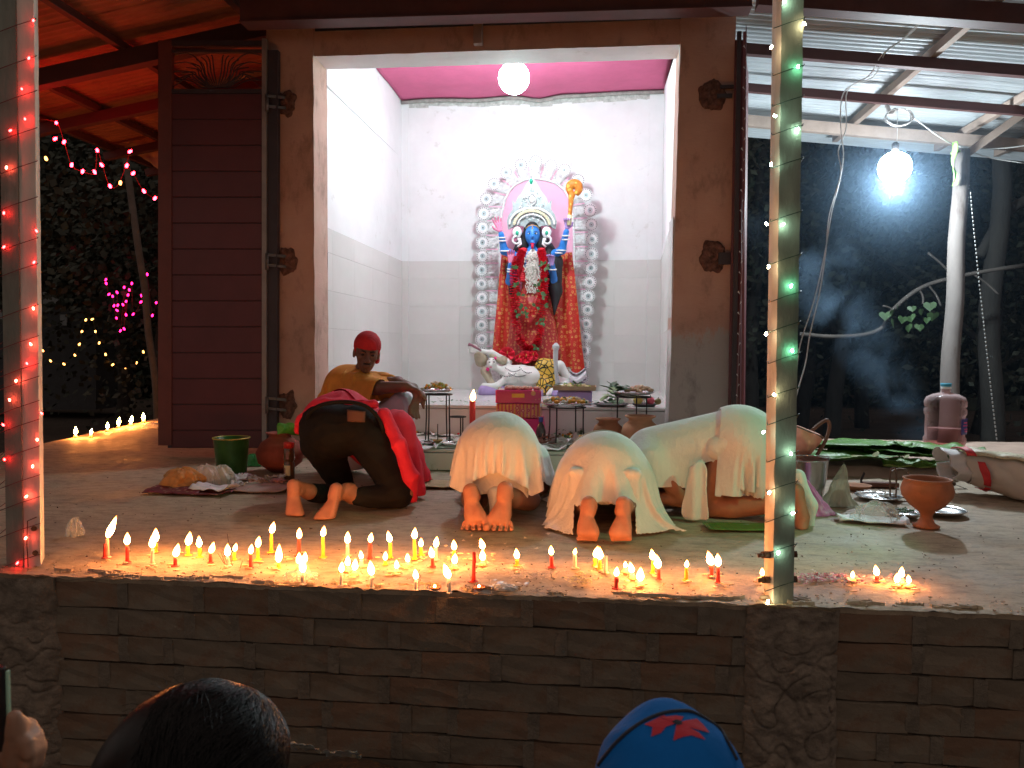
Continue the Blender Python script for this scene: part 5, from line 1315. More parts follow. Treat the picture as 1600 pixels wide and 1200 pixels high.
hair_ = [ell(h_(752, 562, .03), (.07, .07, .08)), ell(h_(748, 556, .0), (.05, .05, .045)), capsule(h_(758, 580, 0), h_(768, 600, -.06), .05, .035), capsule(h_(768, 600, -.06), h_(782, 608, -.12), .035, .02), ell(h_(786, 563, .03), (.05, .05, .05)), capsule(h_(768, 556, 0), h_(785, 566, 0), .025, .03)]
sdf('hair', hair_, M('tan_hair', (0.42, 0.36, 0.26), .8, bmp=.5, bscale=60), rc_, res=.008, k=.02, post=lambda P, d: folds(P, d, (1, 0, .8), 180, .008, 5, .3, 6))
tig = cell_mat('tiger_cloth', (0.72, 0.46, 0.06), (0.015, 0.012, 0.01), 19, .10)
sdf('tiger_cloth', [capsule(h_(850, 574, -.01), h_(852, 600, -.03), .098, .098), capsule(h_(862, 574, -.01), h_(866, 600, -.03), .085, .06), capsule(h_(852, 600, -.08), h_(845, 612, -.1), .07, .06)], tig, rc_, res=.009, k=.03)
mb = MB()
for (x0, y0, x1, y1, n_) in ((790, 575, 812, 578, 12), (795, 583, 822, 586, 14), (783, 586, 806, 583, 10), (812, 574, 830, 582, 9)):
    for i in range(n_): u = i/(n_-1); mb.ball(h_(x0+(x1-x0)*u, y0+(y1-y0)*u+4*math.sin(u*PI), -.125-.02*math.sin(u*3)), .006, 6, 4)
mb.build('bead_necklace', mblk, rc_)
mb = MB(); mb.ball(h_(765, 566, -.088), (.012, .004, .006), 8, 5); mb.ball(h_(772, 565.5, -.088), (.012, .004, .006), 8, 5); mb.tube([h_(762, 562.5, -.088), h_(766, 561.5, -.09)], .003, 4); mb.tube([h_(770, 561.5, -.09), h_(774, 563, -.085)], .003, 4); mb.build('eye_line', mblk, rc_).__setitem__('kind', 'stuff')
mb = MB(); mb.ball(h_(762, 577, -.06), .02, 8, 6); mb.ball(h_(774, 560, -.02), .018, 8, 6); mb.ball(h_(767, 573.5, -.09), (.013, .005, .006), 8, 4); mb.build('ear_stud', M('magenta', (0.75, 0.03, 0.22), .5), rc_)
mb = MB(); pts = [h_(871, 600, -.1), h_(869, 580, -.16), h_(868, 560, -.18), h_(868.5, 545, -.19), h_(869, 536, -.18)]
mb.tube(spline(pts, 5), [.022]*10+[.026]*5+[.034, .038, .038, .032, .022, .014], 10); mb.build('cobra', frac_mat('snake_skin', (0.55, 0.56, 0.58), (0.13, 0.13, 0.15), 60, thr=(.1, .15, .3, .4)), rc_)
mb = MB(); mb.tube([h_(752, 548, -.06), h_(738, 540, -.08), h_(732, 538, -.08)], [.010, .014, .02], 8); mb.build('horn', M('mauve_horn', (0.3, 0.12, 0.16), .5), rc_)
mpur_ = M('purple_cloth', (0.40, 0.30, 0.58), .8, var=.12, bmp=.4, bscale=30)
sdf('cushion', [capsule(h_(756, 609, -.12), h_(785, 610, -.05), .055, .055), capsule(h_(756, 616, -.12), h_(785, 617, -.05), .055, .055)], mpur_, rc_, res=.012, k=.05, post=lambda P, d: np.maximum(folds(P, d, (1, 0, 0), 90, .01, 4), -(P[:, 2]-.0)))
sdf('cushion', [capsule(h_(872, 614, -.15), h_(912, 613, -.12), .06, .06), capsule(h_(872, 621, -.15), h_(912, 621, -.12), .065, .065)], mpur_, rc_, res=.012, k=.05, post=lambda P, d: np.maximum(folds(P, d, (1, 0, 0), 90, .01, 6), -(P[:, 2]-.0)))
mb = MB(); c_ = at(825, 612, YR); mb.box((c_.x-RO.x, .05, .03), (0.86, .3, .055), jitter=.008); mb.build('plinth', M('plinth_clay', (0.50, 0.46, 0.50), .9), rc_, bevel=.02)
mb = MB(); mb.sheet(lambda u, v: Vector(h_(890+26*u, 577+22*v+6*math.sin(u*4), -.14+.05*math.sin(v*9))), 14, 14, th=.006); mb.build('striped_cloth', frac_mat('striped', (0.7, 0.68, 0.72), (0.13, 0.08, 0.18), 9, thr=(.3, .34, .5, .6), stretch=(.3, 1, 5)), rc_)
# ============================================================ PEOPLE
def rbox(c, h, r, rot=None):
    c = np.array(c, float); h = np.array(h, float); m_ = float(np.linalg.norm(h)+r); Rm = np.array(rot) if rot is not None else None
    def f(P):
        q = P-c
        if Rm is not None: q = q@Rm
        q = np.abs(q)-h
        return np.linalg.norm(np.maximum(q, 0), axis=-1)+np.minimum(q.max(-1), 0)-r
    return (c-m_, c+m_, f)
def skin(name, col, rough=.55, red=0.0):
    return M(name, col, rough, var=.14, scale=14, bmp=.25, bscale=90, dist=.003, sub=0.0)
def foot_up(hx, hy, hz, tx, ty, tz, side, w=.044, toes=True, nd=(0, -1, 0), s_=1.0):
    """foot standing on its toes, sole towards nd; h = heel end, t = ball end above the toes; side=+1 when the big toe is at +x"""
    H = Vector((hx, hy, hz)); T = Vector((tx, ty, tz)); u = (T-H).normalized(); n_ = Vector(nd); n_ = (n_-u*n_.dot(u)).normalized(); a = u.cross(n_)
    if a.x < 0: a = -a
    a = a*side*s_; L = []
    L += [capsule(H-n_*.006, H+u*.035-n_*.006, .036*s_, .033*s_), capsule(H+u*.03-a*.008-n_*.012, T-a*.022-u*.03-n_*.006, .027*s_, .028*s_), capsule(H+u*.06+a*.002-n_*.022, T+a*.018-u*.025-n_*.004, .022*s_, .030*s_)]
    L += [capsule(T+a*.027+n_*.001, T-a*.028-n_*.003, .029, .023), capsule(H-n_*.03-u*.01, H+u*.02-n_*.055, .026, .036)]
    if toes:
        rr = [.0160, .0105, .0102, .0098, .0092]; xo = [.040, .012, -.012, -.034, -.053]; ln = [.060, .060, .055, .048, .040]
        for i in range(5):
            b0 = T+a*xo[i]+n_*.004; e = b0+u*ln[i]*.80+n_*.006+a*xo[i]*.18; e2 = e+u*ln[i]*.12+n_*.014
            L += [(*capsule(b0, e, rr[i]*s_*.82, rr[i]*s_), .003), (*capsule(e, e2, rr[i]*s_, rr[i]*s_*.95), .003)]
    return L
def two_tone(o, mat2, cond):
    o.data.materials.append(mat2)
    for p in o.data.polygons:
        if cond(p.center, p.normal): p.material_index = 1
def head(c, fdir, s_=1.0, up_=(0, 0, 1)):
    """skin head with features; fdir: direction of the face"""
    c = Vector(c); f = Vector(fdir).normalized(); u = Vector(up_); u = (u-f*u.dot(f)).normalized(); r_ = f.cross(u)
    rot = Matrix((r_, f, u)).transposed(); P = lambda x, y, z: c+(r_*x+f*y+u*z)*s_
    L = [ell(c+u*.025*s_-f*.012*s_, (.074*s_, .094*s_, .088*s_), rot), ell(P(0, .022, -.045), (.056*s_, .062*s_, .068*s_), rot), capsule(P(0, .055, -.092), P(0, .045, -.085), .024*s_, .03*s_),
         capsule(P(0, .086, .012), P(0, .106, -.026), .009*s_, .014*s_), ell(P(.014, .092, -.030), (.009*s_, .010*s_, .008*s_)), ell(P(-.014, .092, -.030), (.009*s_, .010*s_, .008*s_)),
         capsule(P(-.038, .066, .024), P(.038, .066, .024), .014*s_, .014*s_), ell(P(.042, .050, -.018), (.022*s_, .022*s_, .018*s_)), ell(P(-.042, .050, -.018), (.022*s_, .022*s_, .018*s_)),
         capsule(P(-.02, .083, -.058), P(.02, .083, -.058), .0075*s_, .0075*s_), capsule(P(-.016, .080, -.068), P(.016, .080, -.068), .009*s_, .009*s_)]
    for s2 in (-1, 1): L += [ell(P(s2*.076, -.012, -.008), (.010*s_, .020*s_, .032*s_), rot)]
    return [(*q[:3], .010*s_ if i > 2 else .02*s_) for i, q in enumerate(L)], P
mcloth_w = M('white_cotton', (0.74, 0.72, 0.70), .85, var=.06, scale=5, bmp=.75, bscale=11, dist=.022, stretch=(1, 1, .45))
mskin1 = skin('skin_warm', (0.40, 0.155, 0.085)); mskin2 = skin('skin_dark', (0.19, 0.09, 0.06)); msole = skin('skin_sole', (0.47, 0.195, 0.12))

# ---- person in black jeans and red shirt
O = fl(545, 806); O.z = 0
p1 = thing('person', 'person in black jeans and red shirt bowing, bare soles towards the candles', 'person', O)
def L_(x, y, Y): return tuple(at(x, y, Y)-O)
feet = foot_up(*L_(458, 758, 3.96), *L_(460, 806, 3.90), 1) + foot_up(*L_(525, 764, 3.93), *L_(507, 812, 3.84), -1)
feet += [capsule(L_(461, 760, 4.0), L_(482, 768, 4.1), .034, .045), capsule(L_(527, 768, 3.97), L_(551, 774, 4.06), .032, .045), capsule(L_(541, 764, 4.02), L_(548, 764, 4.05), .034, .034)]
hd, PH = head(L_(665, 772, 5.05), (.3, .3, -1), .98, (.5, .6, .1))
arms = [capsule(L_(640, 745, 4.85), L_(640, 792, 4.75), .05, .042), capsule(L_(640, 792, 4.75), L_(655, 785, 5.0), .042, .03), capsule(L_(590, 740, 5.0), L_(600, 772, 5.15), .05, .04), capsule(L_(600, 772, 5.15), L_(640, 770, 5.25), .04, .03), capsule(L_(645, 725, 4.9), L_(660, 765, 5.02), .06, .05)]
arms += hand_sdf(None, None, None, L_(656, 784, 5.0), (.6, .6, -.1), (0, 0, -1), 1, .2, .95) + hand_sdf(None, None, None, L_(642, 770, 5.25), (.6, .6, -.15), (0, 0, -1), 1, .2, .95, thumb=-1)
core_ = [capsule(L_(548, 670, 4.4), L_(630, 720, 4.85), .12, .12), capsule(L_(590, 670, 4.35), L_(632, 770, 4.2), .06, .05), capsule(L_(632, 770, 4.2), L_(551, 776, 4.06), .045, .04), capsule(L_(500, 680, 4.45), L_(545, 772, 4.6), .06, .05), capsule(L_(545, 772, 4.6), L_(482, 768, 4.1), .045, .04)]
floorcut = lambda z0: (lambda P, d: np.maximum(d, z0-P[:, 2]))
two_tone(sdf('body', feet+core_+arms+hd, mskin1, p1, res=.0065, k=.014, post=floorcut(.001)), msole, lambda c, n: n.y < -.35 and c.z < .3 and c.x < -.05)
jeans = [ell(L_(527, 672, 4.38), (.195, .20, .17)), capsule(L_(503, 668, 4.36), L_(505, 690, 4.40), .135, .135), capsule(L_(560, 668, 4.33), L_(585, 690, 4.32), .14, .125),
         capsule(L_(580, 690, 4.32), L_(622, 768, 4.20), .130, .078), capsule(L_(505, 695, 4.42), L_(540, 770, 4.6), .12, .07), 
         capsule(L_(622, 776, 4.20), L_(557, 776, 4.07), .078, .052), capsule(L_(545, 776, 4.58), L_(488, 770, 4.14), .068, .055)]
mjean = M('black_denim', (0.010, 0.009, 0.009), .8, var=.3, scale=8, bmp=.4, bscale=140, dist=.002, spec=.2)
def pj(P, d):
    d = folds(P, d, (.6, 0, 1), 95, .012, 3, .3, 4.5); d = folds(P, d, (-.3, .2, 1), 60, .010, 8, .4, 6)
    return np.maximum(d, .002-P[:, 2])
sdf('jeans', jeans, mjean, p1, res=.009, k=.03, post=pj)
mshirt = M('red_shirt', (0.78, 0.022, 0.06), .8, var=.12, scale=5, bmp=.35, bscale=110, dist=.002)
shirt = [capsule(L_(535, 652, 4.52), L_(618, 712, 4.85), .165, .185), ell(L_(528, 656, 4.50), (.225, .16, .165)), capsule(L_(618, 700, 4.6), L_(628, 730, 4.7), .12, .13), capsule(L_(640, 730, 4.9), L_(660, 765, 5.0), .11, .09),
         capsule(L_(600, 648, 4.30), L_(624, 695, 4.22), .045, .04), capsule(L_(624, 695, 4.22), L_(641, 745, 4.20), .04, .045), capsule(L_(641, 745, 4.20), L_(644, 780, 4.24), .045, .035), capsule(L_(618, 670, 4.5), L_(648, 770, 4.45), .12, .07), capsule(L_(640, 745, 4.7), L_(638, 782, 4.62), .085, .07),
         capsule(L_(492, 634, 4.36), L_(466, 662, 4.32), .032, .022), capsule(L_(470, 655, 4.34), L_(466, 672, 4.36), .03, .03), capsule(L_(500, 630, 4.38), L_(585, 632, 4.36), .03, .03)]
def ps(P, d):
    d = folds(P, d, (.8, .3, -.6), 85, .016, 11, .35, 4); d = folds(P, d, (1, 0, .3), 150, .006, 12, .4, 8)
    # hem: open at the rear so that the jeans show below the rim
    return np.maximum(d, .02-P[:, 2])
sdf('shirt', shirt, mshirt, p1, res=.009, k=.03, post=ps)
c1b = [ell(L_(527, 670, 4.38), (.200, .20, .175)), capsule(L_(535, 652, 4.52), L_(618, 712, 4.85), .160, .175), capsule(L_(575, 690, 4.32), L_(616, 768, 4.25), .13, .08), capsule(L_(640, 735, 4.85), L_(655, 775, 5.0), .10, .08)]
xs1 = L_(588, 660, 4.62); 
drape_cloth('shirt_tail', c1b, mshirt, p1, (xs1[0], xs1[1]), (.92, .60), .74, math.radians(-34), 92, 62, 130, power=6, seed=17, margin=.016, bend=.06, noise_amp=.05, trim=lambda q: q[:, 2] < .05+.012*np.sin(q[:, 0]*40))
mb = MB(); q = [L_(541, 659, 4.165), L_(569, 660, 4.165), L_(570, 643, 4.175), L_(541, 640, 4.175)]
mb.sheet(lambda u, v: Vector(q[0]).lerp(Vector(q[1]), u).lerp(Vector(q[3]).lerp(Vector(q[2]), u), v)+Vector((0, .008*((2*u-1)**2)+.004, 0)), 8, 5, th=.005); mb.build('leather_patch', M('brown_leather', (0.11, 0.045, 0.028), .6, var=.2, bmp=.4), p1)
mb = MB(); mb.tube(spline([L_(476, 668, 4.30), L_(484, 645, 4.22), (L_(505, 632, 4.2)), L_(540, 628, 4.2), L_(570, 634, 4.19), L_(590, 652, 4.22), L_(600, 675, 4.24)], 5), .012, 6); mb.build('waistband', mjean, p1)

# ---- person in white, centre
O = fl(765, 828); O.z = 0
p2 = thing('person', 'person wrapped in white cotton bowing next to the red shirt, bare toes showing', 'person', O)
def Lc(x, y, Y): return tuple(at(x, y, Y)-O)
ft = foot_up(*Lc(735, 767, 3.80), *Lc(743, 812, 3.74), 1, s_=1.12)+foot_up(*Lc(789, 764, 3.80), *Lc(780, 813, 3.74), -1, s_=1.12)
Lg = [capsule(Lc(737, 768, 3.85), (-.14, .42, .06), .035, .055), capsule(Lc(788, 768, 3.85), (.10, .20, .12), .035, .05), capsule((.10, .20, .12), (.165, .40, .075), .050, .058), capsule((-.14, .42, .07), (-.09, .32, .38), .075, .1), capsule((.13, .40, .085), (.09, .32, .38), .07, .1),
      capsule((0, .36, .40), (0, .8, .28), .13, .13), capsule((-.15, .82, .28), (-.2, .9, .06), .05, .04), capsule((-.2, .9, .06), (-.10, 1.12, .04), .04, .03), capsule((.15, .82, .28), (.2, .9, .06), .05, .04), capsule((.2, .9, .06), (.10, 1.12, .04), .04, .03), capsule((0, .85, .25), (0, 1.0, .18), .06, .05)]
Lg += hand_sdf(None, None, None, (-.10, 1.12, .03), (.1, 1, 0), (0, 0, -1), 1, .1, .95)+hand_sdf(None, None, None, (.10, 1.12, .03), (-.1, 1, 0), (0, 0, -1), 1, .1, .95, thumb=-1)
hd, PH = head((0, 1.07, .135), (0, -.1, -1), .98, (0, 1, 0))
two_tone(sdf('body', ft+Lg+hd, mskin2, p2, res=.0065, k=.014, post=floorcut(.001)), msole, lambda c, n: c.y < .13)
sdf('hair', [ell((0, 1.09, .175), (.083, .1, .07))], mblk, p2, res=.008, k=.01)
cl2 = [ell((0, .37, .36), (.205, .215, .195)), rbox((.0, .34, .26), (.12, .09, .10), .088), rbox((0.0, .36, .17), (.135, .11, .05), .080), capsule((0, .45, .36), (0, .88, .24), .19, .19), capsule((-.16, .8, .24), (-.2, .88, .12), .08, .07), capsule((.16, .8, .24), (.2, .88, .12), .08, .07), capsule((.17, .36, .2), (.19, .40, .10), .05, .05), capsule((-.17, .36, .2), (-.17, .42, .10), .05, .04)]
def pc2(P, d):
    d = d+.045
    d = folds(P, d, (1, .1, .5), 75, .012, 21, .5, 3.2); d = folds(P, d, (.8, 0, -1), 120, .006, 25, .5, 6)
    # belt line of a shirt over the lower cloth
    d = d-.006*(1/(1+np.exp(-(P[:, 2]-.43-.03*np.sin(P[:, 0]*9))/.006)))
    hem = .125+.022*np.cos(P[:, 0]*15)*(P[:, 1] < .4)+.010*vnoise(P, 12, 4)-.09*np.clip((P[:, 1]-.42)/.2, 0, 1)
    return np.maximum(d, hem-P[:, 2])
sdf('white_wrap', cl2, mcloth_w, p2, res=.0085, k=.03, post=pc2)
sdf('loincloth_end', [capsule((.0, .22, .14), (.01, .17, .05), .045, .03), capsule((.01, .17, .05), (.0, .12, .02), .03, .012)], mcloth_w, p2, res=.007, k=.02, post=lambda P, d: folds(P, d, (1, 0, 0), 140, .008, 2))

c2b = [ell((0, .37, .36), (.195, .205, .185)), capsule((-.11, .38, .34), (-.14, .41, .10), .085, .07), capsule((.11, .38, .34), (.14, .41, .10), .085, .07), capsule((0, .45, .35), (0, .88, .23), .18, .17), ell((0, 1.06, .14), (.10, .12, .11)), capsule((-.16, .8, .24), (-.22, .92, .06), .07, .05), capsule((.16, .8, .24), (.22, .92, .06), .07, .05)]
c2b += [capsule((.13, .40, .085), (.09, .32, .38), .078, .108), capsule((-.14, .42, .07), (-.09, .32, .38), .083, .108)]
drape_cloth('draped_cotton', c2b, mcloth_w, p2, (0.0, .50), (.90, 1.0), .62, .04, 92, 82, 130, power=3.2, seed=3, bend=.10, noise_amp=.03, trim=lambda q: (q[:, 2] < .115+.015*np.sin(q[:, 0]*14)) & (q[:, 1] < .62))
drape_cloth('draped_shirt', c2b, mcloth_w, p2, (0.01, .86), (.98, .80), .60, -.10, 84, 66, 130, power=3.4, seed=5, margin=.020, bend=.10, noise_amp=.03)

# ---- person in white, lower and wider
O = fl(945, 846); O.z = 0
p3 = thing('person', 'person in loose white dhoti bowing low, cloth draped beside bare feet', 'person', O)
ft = []
def Ld(x, y, Y): return tuple(at(x, y, Y)-O)
ft = foot_up(*Ld(920, 786, 3.62), *Ld(918, 832, 3.54), 1, toes=False)+foot_up(*Ld(974, 786, 3.62), *Ld(970, 834, 3.54), -1, toes=False)
for (x, s_) in ((918, 1), (970, -1)):
    for j in range(5):
        a_ = Vector(Ld(x+s_*(12-6.5*j), 842, 3.54)); ft.append((*capsule(a_, a_+Vector((s_*.002*(2-j), .035, -.006)), .013 if j == 0 else .011, .009), .008))
Lg = [capsule(Ld(921, 790, 3.68), (-.16, .46, .06), .04, .06), capsule(Ld(975, 790, 3.68), (.16, .46, .06), .04, .06), capsule((-.16, .46, .07), (-.09, .40, .26), .075, .1), capsule((.16, .46, .07), (.09, .40, .26), .075, .1),
      capsule((0, .44, .3), (0, .88, .24), .13, .13), capsule((-.15, .9, .22), (-.2, .98, .05), .05, .04), capsule((-.2, .98, .05), (-.10, 1.2, .04), .04, .03), capsule((.15, .9, .22), (.2, .98, .05), .05, .04), capsule((.2, .98, .05), (.10, 1.2, .04), .04, .03), capsule((0, .92, .22), (0, 1.06, .16), .06, .05)]
Lg += hand_sdf(None, None, None, (-.10, 1.2, .03), (.1, 1, 0), (0, 0, -1), 1, .1, .95)+hand_sdf(None, None, None, (.10, 1.2, .03), (-.1, 1, 0), (0, 0, -1), 1, .1, .95, thumb=-1)
hd, PH = head((0, 1.14, .13), (0, -.1, -1), .98, (0, 1, 0))
two_tone(sdf('body', ft+Lg+hd, mskin2, p3, res=.0065, k=.014, post=floorcut(.001)), msole, lambda c, n: c.y < .14)
sdf('hair', [ell((0, 1.16, .17), (.083, .1, .07))], mblk, p3, res=.008, k=.01)
cl3 = [ell((.0, .44, .27), (.22, .21, .20)), capsule((-.12, .40, .22), (-.17, .50, .12), .14, .11), capsule((.12, .40, .22), (.17, .50, .12), .14, .11), capsule((0, .5, .27), (-.02, .92, .20), .185, .18), rbox((0, .33, .20), (.15, .07, .07), .085), rbox((0, .27, .20), (.12, .03, .06), .06),
       capsule((-.2, .36, .2), (-.215, .22, .11), .07, .05), capsule((-.215, .22, .11), (-.16, .06, .03), .05, .028), capsule((-.10, .22, .17), (-.17, .06, .03), .04, .018),
       capsule((.19, .36, .24), (.215, .20, .14), .075, .05), capsule((.215, .20, .14), (.215, .00, .025), .05, .022), capsule((.13, .22, .17), (.17, .06, .05), .04, .02), capsule((.26, .42, .22), (.27, .32, .10), .03, .03),
       capsule((-.27, .45, .18), (-.27, .40, .06), .04, .03), capsule((.01, .25, .12), (.02, .17, .05), .03, .008)]
def pc3(P, d):
    d = d+.055
    d = folds(P, d, (1, .2, .25), 70, .020, 31, .45, 3.5); d = folds(P, d, (1, .4, -.6), 130, .008, 35, .5, 7)
    rim = 1/(1+np.exp(-(P[:, 2]-.345-.25*(P[:, 1]-.42)+.25*P[:, 0]**2*4-.015*vnoise(P, 9, 3))/.005))
    d = d-.010*rim
    # arch left open over the two feet
    ar = np.minimum(np.sqrt(((P[:, 0]+.085)/.068)**2+((P[:, 2]-.02)/.20)**2), np.sqrt(((P[:, 0]-.085)/.068)**2+((P[:, 2]-.02)/.20)**2))-1
    ar = np.minimum(ar, np.sqrt((P[:, 0]/.12)**2+((P[:, 2]-.0)/.125)**2)-1)
    open_ = np.where(P[:, 1] < .36, -ar*.07, -1)
    return np.maximum(np.maximum(d, open_), .006-P[:, 2])
sdf('white_dhoti', cl3, mcloth_w, p3, res=.008, k=.028, post=pc3)

c3b = [ell((.0, .44, .27), (.21, .20, .19)), capsule((-.12, .42, .22), (-.17, .50, .12), .13, .10), capsule((.12, .42, .22), (.17, .50, .12), .13, .10), capsule((0, .5, .26), (-.02, .92, .19), .175, .17), ell((0, 1.14, .13), (.10, .12, .10)), capsule((-.09, .36, .15), (-.09, .16, .12), .07, .05), capsule((.09, .36, .15), (.09, .16, .12), .07, .05)]
drape_cloth('draped_dhoti', c3b, mcloth_w, p3, (0.01, .45), (1.02, .96), .52, .10, 100, 90, 130, power=40.0, seed=7, bend=.08, noise_amp=.04, trim=lambda q: (((np.abs(q[:, 0]) < .15) & (q[:, 1] < .3) & (q[:, 2] < .15-.1*np.abs(q[:, 0])))) | (q[:, 2] < .012))
drape_cloth('draped_shirt', c3b, mcloth_w, p3, (-.02, .86), (1.0, .80), .50, .14, 88, 70, 130, power=4.0, seed=9, margin=.022, bend=.10, noise_amp=.03)

# ---- person side on at the right
O = fl(1110, 806); O.z = 0; YP = O.y
p4 = thing('person', 'person in white shirt bowing side on behind the mossy post, bare shin on floor', 'person', O)
def Lr(x, y, dy=0.0): return tuple(at(x, y, YP+dy)-O)
ft = [capsule(Lr(1242, 768, -.16), Lr(1252, 808, -.20), .042, .038), capsule(Lr(1236, 772, -.08), Lr(1216, 786, -.06), .045, .045), capsule(Lr(1252, 808, -.20), Lr(1252, 832, -.24), .036, .034), capsule(Lr(1225, 782, -.06), Lr(1244, 770, -.14), .045, .04)]
for j in range(5): a_ = Vector(Lr(1238+6.5*j, 836, -.26+.01*j)); ft.append((*capsule(a_, a_+Vector((-.004, -.03, -.022)), .012, .010), .007))
bd_ = [capsule(Lr(1216, 788, -.06), Lr(1140, 792, -.02), .045, .062), capsule(Lr(1140, 792, -.02), Lr(1095, 790, 0), .062, .062), capsule(Lr(1095, 786, 0), Lr(1150, 690, .0), .075, .10), capsule(Lr(1225, 790, .28), Lr(1085, 786, .28), .045, .06), capsule(Lr(1085, 786, .28), Lr(1145, 690, .22), .075, .1),
       capsule(Lr(1150, 690, .1), Lr(1020, 712, .1), .13, .12), capsule(Lr(1012, 720, -.05), Lr(1072, 782, -.02), .05, .040), capsule(Lr(1072, 782, -.02), Lr(1000, 776, -.0), .040, .03), capsule(Lr(1012, 720, .28), Lr(1060, 770, .32), .05, .04), capsule(Lr(1060, 770, .32), Lr(990, 770, .3), .04, .03), capsule(Lr(1000, 725, .1), Lr(970, 745, .12), .06, .05)]
bd_ += hand_sdf(None, None, None, Lr(1000, 778, 0), (-1, .1, -.1), (0, 0, -1), 1, .1, .95)+hand_sdf(None, None, None, Lr(990, 774, .3), (-1, 0, -.1), (0, 0, -1), 1, .1, .95, thumb=-1)
bd_ += foot_up(*Lr(1245, 765, .2), *Lr(1248, 800, .18), 1, nd=(1, 0, 0), toes=False)
hd, PH = head(Lr(952, 752, .12), (-.1, 0, -1), .98, (-1, 0, 0))
sdf('body', ft+bd_+hd, mskin1, p4, res=.0075, k=.018, post=floorcut(.001))
sdf('hair', [ell(Lr(945, 742, .12), (.1, .083, .07))], mblk, p4, res=.008, k=.01)
cl4 = [capsule(Lr(1120, 700, -.03), Lr(1158, 690, -.03), .12, .14), capsule(Lr(1145, 686, .1), Lr(1015, 706, .1), .175, .155), ell(Lr(1160, 688, .1), (.19, .21, .185)), capsule(Lr(1165, 690, -.02), Lr(1172, 755, -.05), .10, .06), capsule(Lr(1145, 700, -.03), Lr(1152, 765, -.06), .08, .05), capsule(Lr(1190, 700, 0), Lr(1190, 755, -.03), .09, .045),
       capsule(Lr(1060, 725, .0), Lr(1040, 742, .02), .09, .08), capsule(Lr(1015, 712, -.03), Lr(1030, 735, -.03), .085, .075), capsule(Lr(1015, 712, .25), Lr(1030, 735, .28), .08, .07)]
def pc4(P, d):
    d = d+.045
    d = folds(P, d, (1, .2, .1), 70, .018, 41, .4, 3.4); d = folds(P, d, (.6, .2, -1), 120, .007, 45, .5, 6)
    hem = Lr(1160, 775, 0)[2]
    return np.maximum(d, hem+.01*vnoise(P, 10, 3)-P[:, 2])
sdf('white_shirt', cl4, mcloth_w, p4, res=.0085, k=.03, post=pc4)
c4b = [capsule(Lr(1145, 688, .1), Lr(1020, 710, .1), .165, .145), ell(Lr(1160, 690, .1), (.18, .20, .175)), capsule(Lr(1160, 700, -.02), Lr(1120, 760, -.01), .10, .075), capsule(Lr(1160, 700, .2), Lr(1120, 760, .24), .10, .075), capsule(Lr(1015, 715, -.04), Lr(1040, 765, -.03), .07, .05), capsule(Lr(1015, 715, .27), Lr(1040, 765, .3), .07, .05), ell(Lr(952, 752, .12), (.12, .10, .10))]
xc4 = Lr(1105, 700, .1)
drape_cloth('draped_shirt', c4b, mcloth_w, p4, (xc4[0]-.0, .1), (.94, 1.1), .70, .05, 84, 92, 130, power=3.6, seed=11, bend=.09, noise_amp=.04, trim=lambda q: (q[:, 2] < .16+.01*np.sin(q[:, 0]*20)) | ((q[:, 1] < .0) & (q[:, 2] < .30) & (np.abs(q[:, 0]-Lr(1112, 700)[0]-.2*(q[:, 2]-.15)) < .075)))
xc5 = Lr(1168, 700, .1)
drape_cloth('draped_cloth', c4b, mcloth_w, p4, (xc5[0], .07), (.46, 1.1), .72, -.06, 56, 100, 130, power=30, seed=13, margin=.022, bend=.07, noise_amp=.05, trim=lambda q: (q[:, 2] < .125+.01*np.sin(q[:, 0]*17)))
sdf('shirt_tail', [(*capsule(Lr(1092, 722, -.12), Lr(1090, 740, -.14), .020, .030),), capsule(Lr(1088, 735, -.14), Lr(1075, 800, -.15), .03, .03), capsule(Lr(1092, 735, -.14), Lr(1098, 806, -.16), .03, .03), capsule(Lr(1086, 760, -.14), Lr(1087, 808, -.155), .03, .04)], mcloth_w, p4, res=.007, k=.05,
    post=lambda P, d: np.maximum(np.maximum(folds(P, d, (1, 0, .1), 130, .012, 6), np.abs(P[:, 1]-Lr(1088, 750, -.15)[1]-.012*np.sin(P[:, 0]*70))-.011), .01-P[:, 2]))
sdf('loincloth_end', [capsule(Lr(1246, 745, -.10), Lr(1266, 790, -.12), .035, .035), capsule(Lr(1266, 790, -.12), Lr(1266, 828, -.14), .032, .020), capsule(Lr(1215, 745, -.02), Lr(1245, 746, -.08), .05, .04)], mcloth_w, p4, res=.007, k=.03, post=lambda P, d: folds(P, d, (1, 0, .3), 130, .010, 9))

